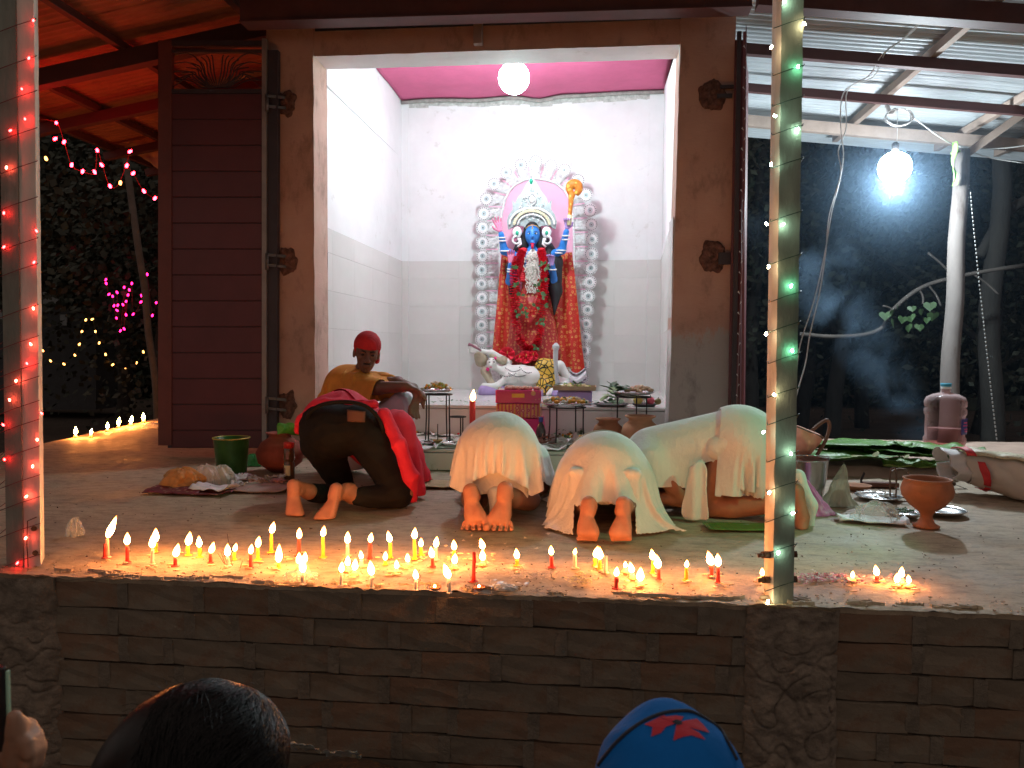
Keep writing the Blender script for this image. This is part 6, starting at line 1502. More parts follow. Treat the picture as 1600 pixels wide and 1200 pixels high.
# ---- priest sitting in the doorway
YPp = 5.2; O = fl(575, 745); O.y = YPp; O.x = at(580, 700, YPp).x; O.z = 0
p5 = thing('person', 'seated man in red bandana and orange shawl resting his arms on his knees', 'person', O)
def Lp(x, y, dy=0.0): return tuple(at(x, y, YPp+dy)-O)
hd, PH = head(Lp(573, 552, -.02), (.34, -.9, -.22), 1.10, (.1, 0, 1))
bp = [capsule(Lp(566, 575, .04), Lp(560, 592, .08), .048, .055), capsule(Lp(545, 612, .1), Lp(535, 680, .12), .14, .13), capsule(Lp(540, 603, .05), Lp(578, 600, .0), .06, .06),
      capsule(Lp(548, 604, -.06), Lp(592, 606, -.20), .055, .047), capsule(Lp(592, 606, -.20), Lp(636, 604, -.30), .045, .032), capsule(Lp(578, 600, .1), Lp(622, 598, -.1), .05, .042), capsule(Lp(622, 598, -.1), Lp(646, 606, -.28), .040, .028), capsule(Lp(646, 606, -.28), Lp(652, 618, -.32), .027, .025),
      capsule(Lp(536, 690, .0), Lp(628, 632, -.15), .085, .06), capsule(Lp(628, 632, -.15), Lp(628, 735, -.25), .055, .04), capsule(Lp(536, 690, .2), Lp(612, 640, .2), .085, .06), capsule(Lp(612, 640, .2), Lp(612, 735, .15), .055, .04), capsule(Lp(628, 738, -.27), Lp(650, 744, -.36), .035, .028), capsule(Lp(612, 738, .13), Lp(640, 742, .05), .035, .028)]
bp += hand_sdf(None, None, None, Lp(636, 604, -.30), (1, -.2, -.35), (0, -.3, -1), .8, .5, .98)+hand_sdf(None, None, None, Lp(652, 617, -.32), (-.25, -.1, -1), (.9, -.6, 0), 1, .5, .98, thumb=-1)
sdf('body', bp+hd, mskin2, p5, res=.0065, k=.018, post=floorcut(.004))
mb = MB()
for s_ in (-1, 1): MB().ball(PH(s_*.031, .078, .006), (.013, .008, .0065), 8, 5).build('eye', M('eye_dark', (0.05, .03, .025), .25, var=0, bmp=0), p5)
mb = MB()
for s_ in (-1, 1): mb.tube([PH(s_*.012, .092, .026), PH(s_*.034, .086, .032), PH(s_*.052, .066, .024)], [.004, .0045, .002], 5)
mb.tube([PH(-.022, .090, -.048), PH(0, .098, -.045), PH(.022, .090, -.048)], [.003, .005, .003], 5)
mb.build('brow', mblk, p5)
f5 = Vector((.34, -.9, -.22)).normalized()
mban = M('red_bandana', (0.50, 0.02, 0.03), .85, var=.15, scale=9, bmp=.5, bscale=60)
rb_ = Matrix((f5.cross(Vector((.1, 0, 1))).normalized(), f5, f5.cross(Vector((.1, 0, 1))).normalized().cross(f5))).transposed()
cpos = Vector(PH(0, -.014, .048))
bn = np.array(Vector(PH(0, 0, 1))-Vector(PH(0, 0, 0))); bn /= np.linalg.norm(bn); b0_ = np.array(PH(0, .09, .040))
sdf('bandana', [ell(cpos, (.094, .118, .102), rb_), capsule(PH(-.06, -.08, .0), PH(-.075, -.07, -.06), .035, .022), capsule(PH(-.05, -.09, .02), PH(-.03, -.1, -.03), .03, .03)], mban, p5, res=.006, k=.02,
    post=lambda P, d: np.maximum(folds(P, d, tuple(bn), 170, .006, 6, .3, 7), np.where((P-np.array(PH(0, .02, 0)))@np.array(f5) > 0, (b0_-P)@bn, -1)))
mshawl = M('orange_shawl', (0.72, 0.27, 0.04), .85, var=.15, scale=8, bmp=.4, bscale=70)
sdf('shawl', [capsule(Lp(543, 606, .08), Lp(532, 640, .13), .165, .15), capsule(Lp(548, 600, -.03), Lp(572, 602, -.12), .085, .075), capsule(Lp(572, 597, .12), Lp(600, 596, .05), .085, .07), capsule(Lp(525, 625, .1), Lp(512, 625, .15), .1, .08), capsule(Lp(600, 590, .0), Lp(612, 590, -.03), .03, .025), capsule(Lp(558, 588, .0), Lp(575, 590, -.02), .05, .045)], mshawl, p5, res=.0075, k=.035,
    post=lambda P, d: np.maximum(folds(folds(P, d, (1, 0, -.9), 85, .018, 51, .4, 4), folds(P, d, (1, 0, -.9), 85, .018, 51, .4, 4)*0+d*0 if False else d*0, (1, 0, 0), 1, 0) if False else folds(P, d, (1, 0, -.9), 85, .018, 51, .4, 4), Lp(540, 632, 0)[2]-P[:, 2]+.2*(P[:, 0]+.12)))
c5b = [capsule(Lp(543, 606, .08), Lp(532, 660, .13), .155, .15), capsule(Lp(548, 602, -.04), Lp(590, 606, -.20), .065, .055), capsule(Lp(572, 600, .12), Lp(612, 600, .0), .065, .05), capsule(Lp(558, 588, .06), Lp(562, 592, .06), .06, .06)]
xs5 = Lp(548, 600, .06)
drape_cloth('shawl_sheet', c5b, mshawl, p5, (xs5[0], xs5[1]), (.92, .72), Lp(548, 560)[2]+.02, -.5, 84, 66, 120, power=5, seed=19, margin=.014, bend=.07, noise_amp=.05)
sdf('lungi', [capsule(Lp(535, 665, .1), Lp(538, 705, .1), .17, .19), capsule(Lp(545, 690, .0), Lp(628, 634, -.15), .11, .085), capsule(Lp(628, 634, -.15), Lp(632, 725, -.24), .085, .075), capsule(Lp(545, 690, .2), Lp(612, 640, .2), .11, .09), capsule(Lp(612, 640, .2), Lp(616, 725, .12), .09, .08), capsule(Lp(590, 680, .05), Lp(620, 715, .0), .1, .1)], M('lilac_cotton', (0.56, 0.50, 0.60), .85, var=.1, bmp=.3), p5, res=.008, k=.04,
    post=lambda P, d: np.maximum(folds(P, d, (1, .2, .15), 95, .018, 61, .35, 4), .03-P[:, 2]))

# ---- spectators at the bottom of the frame
def hair_mat():
    mt, nt, b = nodes('glossy_black_hair'); b.inputs['Base Color'].default_value = (.004, .0035, .004, 1); b.inputs['Roughness'].default_value = .42; b.inputs['Specular IOR Level'].default_value = .25
    return mt
mhair = hair_mat()
O = at(312, 1190, .92); O = Vector((O.x, O.y, -.86))
p6 = thing('person', 'dark haired spectator seen from behind at the bottom left of the frame', 'person', O)
hc_ = Vector(at(312, 1186, .92))-O; f6 = (.05, 1, .1)
hd, PH = head(hc_+Vector((0, .01, -.05)), f6, .88)
bz = hc_.z
sdf('body', hd+[capsule(hc_+Vector((0, -.02, -.1)), hc_+Vector((0, -.03, -.2)), .052, .055), capsule(hc_+Vector((-.15, -.02, -.27)), hc_+Vector((.15, -.02, -.27)), .06, .06), capsule(hc_+Vector((0, -.02, -.3)), hc_+Vector((0, 0, -.65)), .12, .12), capsule(hc_+Vector((-.17, 0, -.28)), hc_+Vector((-.2, .05, -.55)), .05, .04), capsule(hc_+Vector((.17, 0, -.28)), hc_+Vector((.2, .05, -.55)), .05, .04), capsule((-.09, 0, bz-.7), (-.09, 0, .03), .08, .045), capsule((.09, 0, bz-.7), (.09, 0, .03), .08, .045)], mskin2, p6, res=.009, k=.03)
sdf('hair', [ell(hc_+Vector((-.008, -.01, .002)), (.094, .104, .094)), ell(hc_+Vector((.030, .0, .010)), (.072, .08, .078)), ell(hc_+Vector((-.03, -.04, -.03)), (.088, .09, .1)), capsule(hc_+Vector((0, -.05, -.08)), hc_+Vector((0, -.07, -.3)), .09, .05)], mhair, p6, res=.0045, k=.03,
    post=lambda P, d: folds(folds(P, d, (1, 0, .12), 420, .0022, 3, .35, 9), folds(P, d, (1, 0, .12), 420, .0022, 3, .35, 9), (1, .3, 0), 900, .0, 3) if False else folds(P, d, (1, 0, .15), 430, .0024, 3, .4, 8, band=.02))
sdf('blouse', [capsule(hc_+Vector((-.15, -.02, -.285)), hc_+Vector((.15, -.02, -.285)), .075, .075), capsule(hc_+Vector((0, -.02, -.33)), hc_+Vector((0, 0, -.66)), .15, .15), capsule(hc_+Vector((-.18, 0, -.3)), hc_+Vector((-.2, .03, -.45)), .062, .055), capsule(hc_+Vector((.18, 0, -.3)), hc_+Vector((.2, .03, -.45)), .062, .055), capsule((0, 0, bz-.7), (0, 0, .12), .15, .2)], M('dark_blouse', (.05, .03, .05), .85), p6, res=.012, k=.04)
mb = MB()
HC = hc_+Vector((.006, -.006, .004))
ax_p = Vector((.12, .80, .58)).normalized(); ax_a = ax_p.cross(Vector((0, 0, 1))).normalized(); ax_b = ax_a.cross(ax_p)
def hs(th, ph):   # point on the hair surface; strands fan from the forehead over the crown to the back
    d = ax_p*math.cos(th)+(ax_a*math.cos(ph)+ax_b*math.sin(ph))*math.sin(th)
    lump = 1+.04*noise.noise((d.x*2.2, d.y*2.2, d.z*2.2))
    return HC+Vector((d.x*.100*lump+.012*max(0, d.x), d.y*.110*lump-.01, d.z*.098*lump))
for i in range(1500):
    ph = R.uniform(0, 2*PI); th0 = R.uniform(0.1, .8); k_ = R.uniform(.9, 1.9); tw = R.uniform(-.25, .25); off = R.uniform(.985, 1.001)
    pts = []
    for j in range(9):
        q = hs(th0+k_*j/8, ph+tw*j/8+.12*math.sin(j*.8+ph*3)); pts.append(HC+(q-HC)*(off+.0012*math.sin(j*.7+i)))
    mb.tube(pts, [.0008]*8+[.0003], 3, caps=False)
o = mb.build('hair_lock', mhair, p6); tag(o, kind='stuff')
mb = MB()
for i in range(60):
    a_ = R.uniform(.1, 2.9); p = hc_+Vector((.098*math.cos(a_), R.uniform(-.05, .03), .098*math.sin(a_))); d = Vector((math.cos(a_)*.4+R.uniform(-.6, .6), R.uniform(-.4, .4), math.sin(a_)*.3)).normalized()*R.uniform(.006, .018)
    mb.tube([p, p+d, p+d*1.7+Vector((0, 0, -.006))], .00035, 3)
o = mb.build('loose_strand', mhair, p6); tag(o, kind='stuff')
# blue hooded child
O = at(1045, 1190, .92); O = Vector((O.x, O.y, -.86))
p7 = thing('person', 'spectator in a bright blue hooded cap with red flower patch at the bottom right', 'person', O)
hc_ = Vector(at(1046, 1212, .92))-O; hd, PH = head(hc_+Vector((0, .01, -.05)), (0, 1, .1), .80)
bz = hc_.z
sdf('body', hd+[capsule(hc_+Vector((0, -.02, -.09)), hc_+Vector((0, -.03, -.16)), .045, .05), capsule(hc_+Vector((-.11, -.02, -.23)), hc_+Vector((.11, -.02, -.23)), .05, .05), capsule(hc_+Vector((0, -.02, -.24)), hc_+Vector((0, 0, -.5)), .1, .1), capsule(hc_+Vector((-.13, 0, -.23)), hc_+Vector((-.15, .05, -.45)), .04, .035), capsule(hc_+Vector((.13, 0, -.23)), hc_+Vector((.15, .05, -.45)), .04, .035), capsule((-.07, 0, bz-.52), (-.07, 0, .03), .07, .04), capsule((.07, 0, bz-.52), (.07, 0, .03), .07, .04)], mskin1, p7, res=.009, k=.03)
mblc = M('blue_fleece', (0.006, 0.135, 0.46), .9, var=.1, scale=12, bmp=.35, bscale=160, dist=.002, spec=.15)
hood = sdf('hood', [ell(hc_+Vector((0, -.01, -.005)), (.090, .098, .086)), capsule(hc_+Vector((-.004, .01, .035)), hc_+Vector((-.004, .02, .052)), .045, .022), capsule(hc_+Vector((0, -.03, -.05)), hc_+Vector((0, -.04, -.2)), .085, .08)], mblc, p7, res=.0045, k=.035, post=lambda P, d: folds(P, d, (.3, 1, .3), 120, .0035, 14, .4, 9))
sdf('jacket', [capsule(hc_+Vector((-.11, -.02, -.24)), hc_+Vector((.11, -.02, -.24)), .07, .07), capsule(hc_+Vector((0, -.02, -.26)), hc_+Vector((0, 0, -.55)), .13, .13), capsule((0, 0, bz-.5), (0, 0, .1), .12, .15), capsule(hc_+Vector((-.14, 0, -.24)), hc_+Vector((-.16, .03, -.4)), .052, .05), capsule(hc_+Vector((.14, 0, -.24)), hc_+Vector((.16, .03, -.4)), .052, .05)], mblc, p7, res=.012, k=.04)
from mathutils.bvhtree import BVHTree
hv = [v.co.copy()+O for v in hood.data.vertices]; bvh = BVHTree.FromPolygons(hv, [tuple(p_.vertices) for p_ in hood.data.polygons])
CP = Vector((0, 0, CAMZ))
def onhood(x, y, off=.0015):
    h, n_, _, _ = bvh.ray_cast(CP, ray(x, y).normalized())
    return (h+n_*off-O) if h else None
mb = MB(); pts = [onhood(x, y, .001) for x, y in ((936, 1196), (948, 1180), (965, 1160), (985, 1142), (1010, 1126), (1035, 1116), (1062, 1112), (1085, 1115), (1105, 1122), (1122, 1138), (1136, 1160), (1150, 1188))]
pts = [p for p in pts if p]; mb.tube(spline(pts, 5), .0024, 6); mb.build('hood_trim', M('dark_trim', (.015, .02, .035), .8), p7)
# red flower patch made of pointed petals laid on the hood
def patch(px, nm, mat, off=.0012):
    mb = MB()
    for poly in px:
        P_ = []
        cx_, cy_ = sum(p[0] for p in poly)/len(poly), sum(p[1] for p in poly)/len(poly)
        k_ = 5; rings = [[onhood(cx_+(x-cx_)*j/k_, cy_+(y-cy_)*j/k_, off) for x, y in poly] for j in range(1, k_+1)]
        if any(q is None for r_ in rings for q in r_): continue
        c0_ = onhood(cx_, cy_, off); n_ = len(poly)
        vs = [c0_]+[q for r_ in rings for q in r_]
        fs = [(0, 1+i, 1+(i+1) % n_) for i in range(n_)]+[(1+j*n_+i, 1+(j+1)*n_+i, 1+(j+1)*n_+(i+1) % n_, 1+j*n_+(i+1) % n_) for j in range(k_-1) for i in range(n_)]
        mb.add(vs, fs, True)
    mb.build(nm, mat, p7)
def densify(poly, k=4): return [(a[0]+(b[0]-a[0])*j/k, a[1]+(b[1]-a[1])*j/k) for a, b in zip(poly, poly[1:]+poly[:1]) for j in range(k)]
pet = [[(1057, 1131), (1038, 1119), (1030, 1121), (1045, 1127)], [(1056, 1131), (1030, 1122), (1007, 1133), (1020, 1137), (1018, 1152), (1033, 1146), (1040, 1137)],
       [(1057, 1132), (1052, 1158), (1068, 1152), (1080, 1150), (1102, 1157), (1092, 1146), (1072, 1135)], [(1058, 1131), (1078, 1138), (1108, 1146), (1098, 1133), (1088, 1124), (1070, 1127)], [(1057, 1131), (1040, 1121), (1056, 1119), (1068, 1121), (1064, 1128)]]
patch([densify(p_) for p_ in pet], 'flower_patch', M('red_felt', (.50, .03, .05), .85, bmp=.3))
patch([densify([(1050, 1129), (1056, 1126), (1064, 1128), (1066, 1133), (1058, 1135)], 3)], 'flower_centre', MC['dark_trim'], .002)
# hand with phone at the left edge
O = at(10, 1190, .80); O = Vector((O.x-.05, O.y-.1, -.86))
p8 = thing('person', 'spectator whose raised hand holds a phone at the bottom left corner', 'person', O)
def Lh(x, y, dy=0.0): return tuple(at(x, y, .80+dy)-O)
hh = [capsule(Lh(20, 1190), Lh(24, 1140, -.005), .0125, .0095), capsule(Lh(24, 1140, -.005), Lh(22, 1120, -.008), .0095, .0085),
      capsule(Lh(12, 1175, .03), Lh(42, 1137, .02), .010, .0105), capsule(Lh(42, 1137, .02), Lh(30, 1128, .0), .010, .008),
      capsule(Lh(15, 1190, .03), Lh(52, 1153, .02), .0105, .0105), capsule(Lh(52, 1153, .02), Lh(40, 1160, -.005), .010, .008),
      capsule(Lh(18, 1205, .03), Lh(57, 1170, .02), .0105, .0105), capsule(Lh(57, 1170, .02), Lh(44, 1178, -.005), .010, .008),
      capsule(Lh(20, 1220, .03), Lh(54, 1190, .02), .010, .010), capsule(Lh(54, 1190, .02), Lh(42, 1196, -.002), .009, .008),
      capsule(Lh(20, 1230, .02), Lh(22, 1190, .02), .028, .024), capsule(Lh(18, 1240, .02), Lh(0, 1330, .0), .026, .032), capsule(Lh(0, 1330, .0), Lh(-120, 1420, -.1), .034, .045), capsule(Lh(-120, 1420, -.1), Lh(-170, 1330, -.15), .05, .06)]
xs = Lh(-170, 1330, -.15)
hh += [capsule(xs, (xs[0]-.3, xs[1], xs[2]), .06, .06), capsule((xs[0]-.15, xs[1], xs[2]), (xs[0]-.15, xs[1], xs[2]-.4), .13, .12), capsule((xs[0]-.15, xs[1], xs[2]+.05), (xs[0]-.15, xs[1], xs[2]+.1), .05, .05), capsule((xs[0]-.22, xs[1], xs[2]-.4), (xs[0]-.22, xs[1], .03), .08, .045), capsule((xs[0]-.07, xs[1], xs[2]-.4), (xs[0]-.07, xs[1], .03), .08, .045)]
hd, PH = head((xs[0]-.15, xs[1], xs[2]+.24), (0.1, 1, 0), .98)
sdf('body', [(*q[:3], .006) for q in hh[:10]]+hh[10:]+hd, skin('skin_hand', (0.36, 0.20, 0.13)), p8, res=.0052, k=.012)
ph = thing('phone', 'dark phone with pale green rim held at the bottom left corner', 'phone', Vector(Lh(4, 1150, .0))+O)
mb = MB(); mb.box((-.040, .010, .0), (.075, .009, .155)); mb.build('case', M('phone_case', (.02, .02, .022), .3), ph, bevel=.002)
mb = MB(); mb.box((-.001, .0115, .0), (.003, .006, .145)); mb.build('rim', M('phone_rim', (.35, .6, .45), .4), ph, bevel=.001)
# ============================================================ CANDLES
mflame = emit('flame', (1.0, 0.37, 0.12), 50)
_nt = mflame.node_tree; _b = _nt.nodes['Principled BSDF']; _tc = _nt.nodes.new('ShaderNodeTexCoord'); _sp = _nt.nodes.new('ShaderNodeSeparateXYZ'); _nt.links.new(_tc.outputs['Generated'], _sp.inputs[0])
_r = ramp(_nt, _sp.outputs[2], [(0, (1, .20, .03)), (.18, (1, .37, .10)), (.6, (1, .33, .08)), (1, (1, .19, .02))]); _nt.links.new(_r.outputs[0], _b.inputs['Emission Color'])
_r2 = ramp(_nt, _sp.outputs[2], [(0, (.06,)*3), (.2, (1,)*3), (.6, (.9,)*3), (.97, (.05,)*3)]); _m = _nt.nodes.new('ShaderNodeMath'); _m.operation = 'MULTIPLY'; _m.inputs[1].default_value = 74; _nt.links.new(_r2.outputs[0], _m.inputs[0]); _nt.links.new(_m.outputs[0], _b.inputs['Emission Strength'])
mflame2 = emit('flame_small', (1.0, 0.38, 0.09), 30)
WAX = {k_: M('wax_'+k_, c_, .5, var=.12, scale=30, bmp=.2, spec=.4) for k_, c_ in dict(white=(.78, .70, .60), red=(.66, .05, .04), yellow=(.78, .55, .05), pink=(.78, .45, .38), stub=(.8, .6, .3)).items()}
mwick = M('wick', (.02, .015, .01), .9, bmp=0)
# (x, top y, base y, colour, flame dx, flame dy, flame height px)
CD = [(168, 842, 870, 'pink', 12, -8, 38), (199, 852, 877, 'red', 1, 0, 20), (243, 848, 862, 'yellow', -1, 0, 22), (238, 857, 881, 'white', 1, 0, 22), (274, 871, 884, 'red', 5, -1, 24), (294, 853, 867, 'yellow', 3, 0, 24), (312, 856, 870, 'yellow', 0, 0, 20), (329, 865, 879, 'red', 5, 0, 17), (356, 870, 884, 'white', 0, 0, 21), (366, 862, 874, 'yellow', 4, -1, 15), (392, 866, 887, 'red', 0, 0, 17), (403, 856, 874, 'yellow', 2, 0, 19),
      (424, 834, 862, 'yellow', 5, 0, 18), (467, 842, 868, 'red', 0, 0, 19), (505, 839, 870, 'yellow', 2, 0, 18), (435, 880, 887, 'yellow', 0, 0, 34), (474, 896, 912, 'white', -3, 0, 26), (467, 882, 890, 'stub', 0, 0, 18), (476, 880, 889, 'stub', 2, 0, 22), (543, 850, 868, 'white', 1, 0, 18), (565, 874, 883, 'white', 0, 0, 17), (578, 848, 872, 'red', 1, 0, 18), (610, 848, 871, 'yellow', -2, 0, 20), (602, 876, 882, 'yellow', 0, 0, 18),
      (648, 843, 873, 'yellow', 0, 0, 21), (658, 855, 867, 'yellow', 0, 0, 15), (681, 856, 874, 'white', 2, 0, 19), (676, 872, 885, 'red', -3, 0, 19), (710, 860, 868, 'yellow', -1, 0, 20), (710, 882, 888, 'stub', 0, 0, 18), (755, 859, 867, 'yellow', -3, 0, 17), (754, 877, 883, 'stub', 0, 0, 20), (533, 895, 914, 'white', 0, 0, 22), (543, 885, 891, 'stub', 0, 0, 19), (554, 892, 898, 'stub', 0, 0, 20), (581, 900, 918, 'white', -1, 0, 24), (620, 889, 893, 'stub', 0, 0, 17), (637, 879, 883, 'stub', 0, 0, 17), (650, 906, 921, 'white', -2, 0, 18), (702, 905, 926, 'white', -7, 0, 24),
      (808, 874, 883, 'yellow', -2, 0, 18), (862, 868, 886, 'red', -2, 0, 16), (898, 867, 887, 'white', 2, 0, 13), (930, 872, 883, 'yellow', 2, 0, 18), (937, 875, 889, 'yellow', -1, 0, 21), (963, 901, 919, 'red', 0, 0, 19), (977, 888, 893, 'stub', 0, 0, 14), (988, 896, 903, 'stub', -2, 0, 18), (1000, 909, 914, 'stub', 0, 0, 22), (1020, 876, 895, 'yellow', -3, 0, 19), (1029, 889, 905, 'red', -3, 0, 22), (1072, 887, 906, 'yellow', 0, 0, 15), (1112, 884, 899, 'red', -5, 0, 21), (1122, 886, 910, 'red', -2, 0, 20),
      (1191, 900, 904, 'stub', 0, 0, 12), (1332, 903, 907, 'stub', 0, 0, 13), (1370, 900, 907, 'red', -2, 0, 20), (1408, 903, 911, 'stub', 0, 0, 17), (1401, 911, 915, 'stub', 0, 0, 16), (1420, 912, 916, 'stub', 0, 0, 14)]
cands = []
for i, c_ in enumerate(CD): cands.append(c_)
order = sorted(range(len(CD)), key=lambda i: CD[i][0])
rank = {i: k_+1 for k_, i in enumerate(order)}
ORD = ['', 'first', 'second', 'third', 'fourth', 'fifth', 'sixth', 'seventh', 'eighth', 'ninth', 'tenth', 'eleventh', 'twelfth', 'thirteenth', 'fourteenth', 'fifteenth', 'sixteenth', 'seventeenth', 'eighteenth', 'nineteenth', 'twentieth']
rows_n = {}
def rowof(c_): return 'back row' if c_[2] < 877 else ('front row' if c_[2] > 896 else 'middle row')
for i in order:
    key = (rowof(CD[i]), CD[i][3]); rows_n.setdefault(key, []).append(i)
def cand_label(i):
    x, yt, yb, col, *_ = CD[i]; key = (rowof(CD[i]), col); n_ = rows_n[key].index(i)+1; h_2 = yb-yt
    if x > 1180: pos = {1191: 'touching the left foot of the mossy right post', 1332: 'nearest the petals right of the mossy post', 1370: 'in the middle of the small group right of the mossy post', 1408: 'rearmost of the three merged flames at the far right', 1401: 'left one of the three merged flames at the far right', 1420: 'rightmost lit flame of all at the far right'}[x]; return f"{'short' if h_2 < 12 else 'thin'} {'melted' if col == 'stub' else col} candle {pos}"
    nm_ = {'stub': 'melted candle stub', 'pink': 'pale pink candle with long leaning flame'}.get(col, f"{'tall' if h_2 > 24 else 'short' if h_2 < 12 else 'thin'} {col} candle")
    w = ORD[n_]
    return f"lit {nm_}, {w} such counting from left post, {rowof(CD[i])}"
def flame_mesh(mb, base, tip, r):
    base, tip = Vector(base), Vector(tip); d = tip-base; L = d.length; d.normalize()
    prof = [(0.0, 0), (.62, .10), (.98, .27), (1.0, .38), (.80, .56), (.48, .75), (.20, .90), (0, 1)]
    a = d.orthogonal().normalized(); b2 = d.cross(a); n_ = 8; vs = []
    for q, t_ in prof:
        cpt = base+d*L*t_
        for j in range(n_): th_ = 2*PI*j/n_; vs.append(cpt+(a*math.cos(th_)+b2*math.sin(th_))*r*q)
    fs = [(i*n_+j, i*n_+(j+1) % n_, (i+1)*n_+(j+1) % n_, (i+1)*n_+j) for i in range(len(prof)-1) for j in range(n_)]
    mb.add(vs, fs, True)
def candle(x, yt, yb, col, fdx, fdy, fh, lab, Yp=None, rpx=3.0, lit=True, group='candles burning on the platform edge', fm_=None, z0=0.0):
    fh *= R.uniform(.85, 1.15); fdx += R.uniform(-1.5, 1.5); b0 = fl(x, yb, z0); Y = b0.y; top = at(x, yt, Y); top.x = b0.x+(top.x-b0.x)*.5+R.uniform(-.002, .002); r_ = rpx/1200*Y
    t = thing('candle', lab, 'candle', (b0.x, b0.y, z0-.002), 0, group)
    h = top.z-z0; lean = Vector((R.uniform(-.03, .03), R.uniform(-.02, .02), 0))*h
    mb = MB(); pts = [Vector((0, 0, 0)), Vector((0, 0, h*.3)), Vector((0, 0, h*.7))+lean*.6, Vector((0, 0, h))+lean]
    if col == 'stub': mb.lathe([(r_*2.6, 0), (r_*2.0, h*.35), (r_*1.4, h*.8), (r_*.9, h), (0, h*.9)], 12)
    else:
        mb.tube(pts, [r_*1.15, r_*1.0, r_*.97, r_*.9], 10); mb.lathe([(r_*R.uniform(1.7, 2.6), 0.001), (r_*1.5, .004), (r_*.9, .006)], 10)
        if R.random() < .6: a_ = R.uniform(0, 6); mb.tube([Vector((r_*math.cos(a_), r_*math.sin(a_), h)), Vector((r_*1.1*math.cos(a_), r_*1.1*math.sin(a_), h*R.uniform(.4, .75)))], [r_*.25, r_*.35], 5)
    mb.build('wax', WAX[col], t)
    if not lit: return t
    tp = Vector((0, 0, h))+lean
    mb = MB(); mb.tube([tp-Vector((0, 0, .002)), tp+Vector((fdx*.0003, 0, .008))], .0013, 5); mb.build('wick', mwick, t)
    mb = MB(); fb = tp+Vector((0, 0, .003)); ft_ = Vector(at(x+fdx*1.2, yt-fh*1.0, Y))-Vector((b0.x, b0.y, z0-.002))
    flame_mesh(mb, fb, ft_, min(fh*.235, 5.6)/1200*Y); mb.build('flame', fm_ or mflame, t)
    return t
for i, c_ in enumerate(CD): candle(*c_, cand_label(i))
candle(164, 849, 871, 'red', 0, 0, 0, 'unlit thin red candle half hidden behind the pale pink one at far left', lit=False)
candle(740, 862, 908, 'red', 0, 0, 0, 'tall unlit red candle standing alone between the burning ones', lit=False)
candle(946, 868, 894, 'white', 0, 0, 0, 'unlit pale candle right of a pair of yellow ones', lit=False)
lg = ['nearest and leftmost flame on the far left platform edge', 'second flame from the left on the far left platform edge', 'third flame from the left along the far platform edge', 'fourth flame from the left along the far platform edge', 'fifth flame from the left along the far platform edge', 'flame nearest the maroon door on the far left platform edge']
for (x, y), l_ in zip([(118, 680), (142, 680), (168, 671), (185, 665), (204, 662), (224, 657)], lg):
    candle(x, y-1, y+3, 'stub', 1, 0, 11, 'small candle, '+l_, rpx=1.6, group='candles along the far left edge', fm_=emit('flame_far', (1, .30, .06), 260))
# tall red candle before the altar
b0 = at(738, 690, 6.0)
t = thing('candle', 'thick bright red candle burning on the step in front of the red gift box', 'candle', (b0.x, 6.0, zfl))
tz = at(738, 627, 6.0).z
mb = MB(); mb.tube([(0, 0, 0), (0, 0, tz-zfl)], .024, 12); mb.build('wax', M('wax_red', (0, 0, 0)), t)
mb = MB(); flame_mesh(mb, (0, 0, tz-zfl), (0.01, 0, tz-zfl+.095), .022); mb.build('flame', emit('flame_mild', (1, .42, .12), 18), t)
# clay lamps and puddles
for (x, y, l_) in ((680, 922, 'small clay oil lamp at the brick edge left of a white candle'), (749, 922, 'small clay oil lamp with a tiny flame at the brick edge')):
    b0 = fl(x, y); t = thing('oil_lamp', l_, 'oil lamp', b0); mb = MB(); mb.lathe([(.010, 0), (.022, .008), (.024, .014), (.020, .012), (.010, .006), (0, .005)], 14); mb.build('bowl', M('terracotta', (.30, .12, .06), .85, var=.2, bmp=.4), t)
    mb = MB(); flame_mesh(mb, (0, -.008, .012), (0, -.01, .026), .0045); mb.build('flame', mflame, t)
mb = MB()
for i in range(230):
    c_ = R.choice(CD); b0 = fl(c_[0]+R.gauss(0, 9), c_[2]+R.gauss(3, 4)); 
    if b0.y < YE+.02: continue
    r_ = R.uniform(.003, .012); mb.lathe([(r_, .0), (r_*.8, .003), (0, .004)], 8, c=b0, sx=R.uniform(1, 1.8), sy=R.uniform(.6, 1))
tag(mb.build('wax_drips', M('wax_puddle', (.80, .55, .32), .35, var=.25, scale=30)), 'pale wax drips spilled between the candles on the platform', 'wax', kind='stuff')
# petals, scraps
def scatter(nm, lab, cat, cx_, cy_, wx, wy, n_, cols, s0, s1, mat):
    mb = MB()
    for i in range(n_):
        b0 = fl(R.gauss(cx_, wx), R.gauss(cy_, wy)); 
        if b0.y < YE+.015: continue
        s_ = R.uniform(s0, s1); a_ = R.uniform(0, 6); h_2 = R.uniform(.002, .012); p = [b0+Vector((s_*math.cos(a_+t_)*R.uniform(.6, 1), s_*.7*math.sin(a_+t_)*R.uniform(.6, 1), h_2+R.uniform(-.002, .006))) for t_ in (0, 1.2, 2.5, 3.7, 5)]
        mb.add([b0+Vector((0, 0, h_2+.003))]+p, [(0, 1+j, 1+(j+1) % 5) for j in range(5)], True)
    tag(mb.build(nm, mat), lab, cat, kind='stuff')
mpet = frac_mat('petal_mix', (0.55, 0.16, 0.22), (0.72, 0.66, 0.66), 40, thr=(.4, .45, .6, .7))
scatter('petals', 'scattered pink and white petals right of the mossy post', 'petals', 1275, 905, 26, 4, 170, None, .006, .013, mpet)
scatter('petals', 'thin spread of petals around the small candles at far right', 'petals', 1345, 908, 26, 4, 60, None, .005, .011, mpet)
scatter('petals', 'pale petals and flower scraps near the brick edge at centre', 'petals', 835, 902, 26, 5, 70, None, .007, .014, M('pale_petal', (.72, .55, .38), .7, var=.25, scale=30))
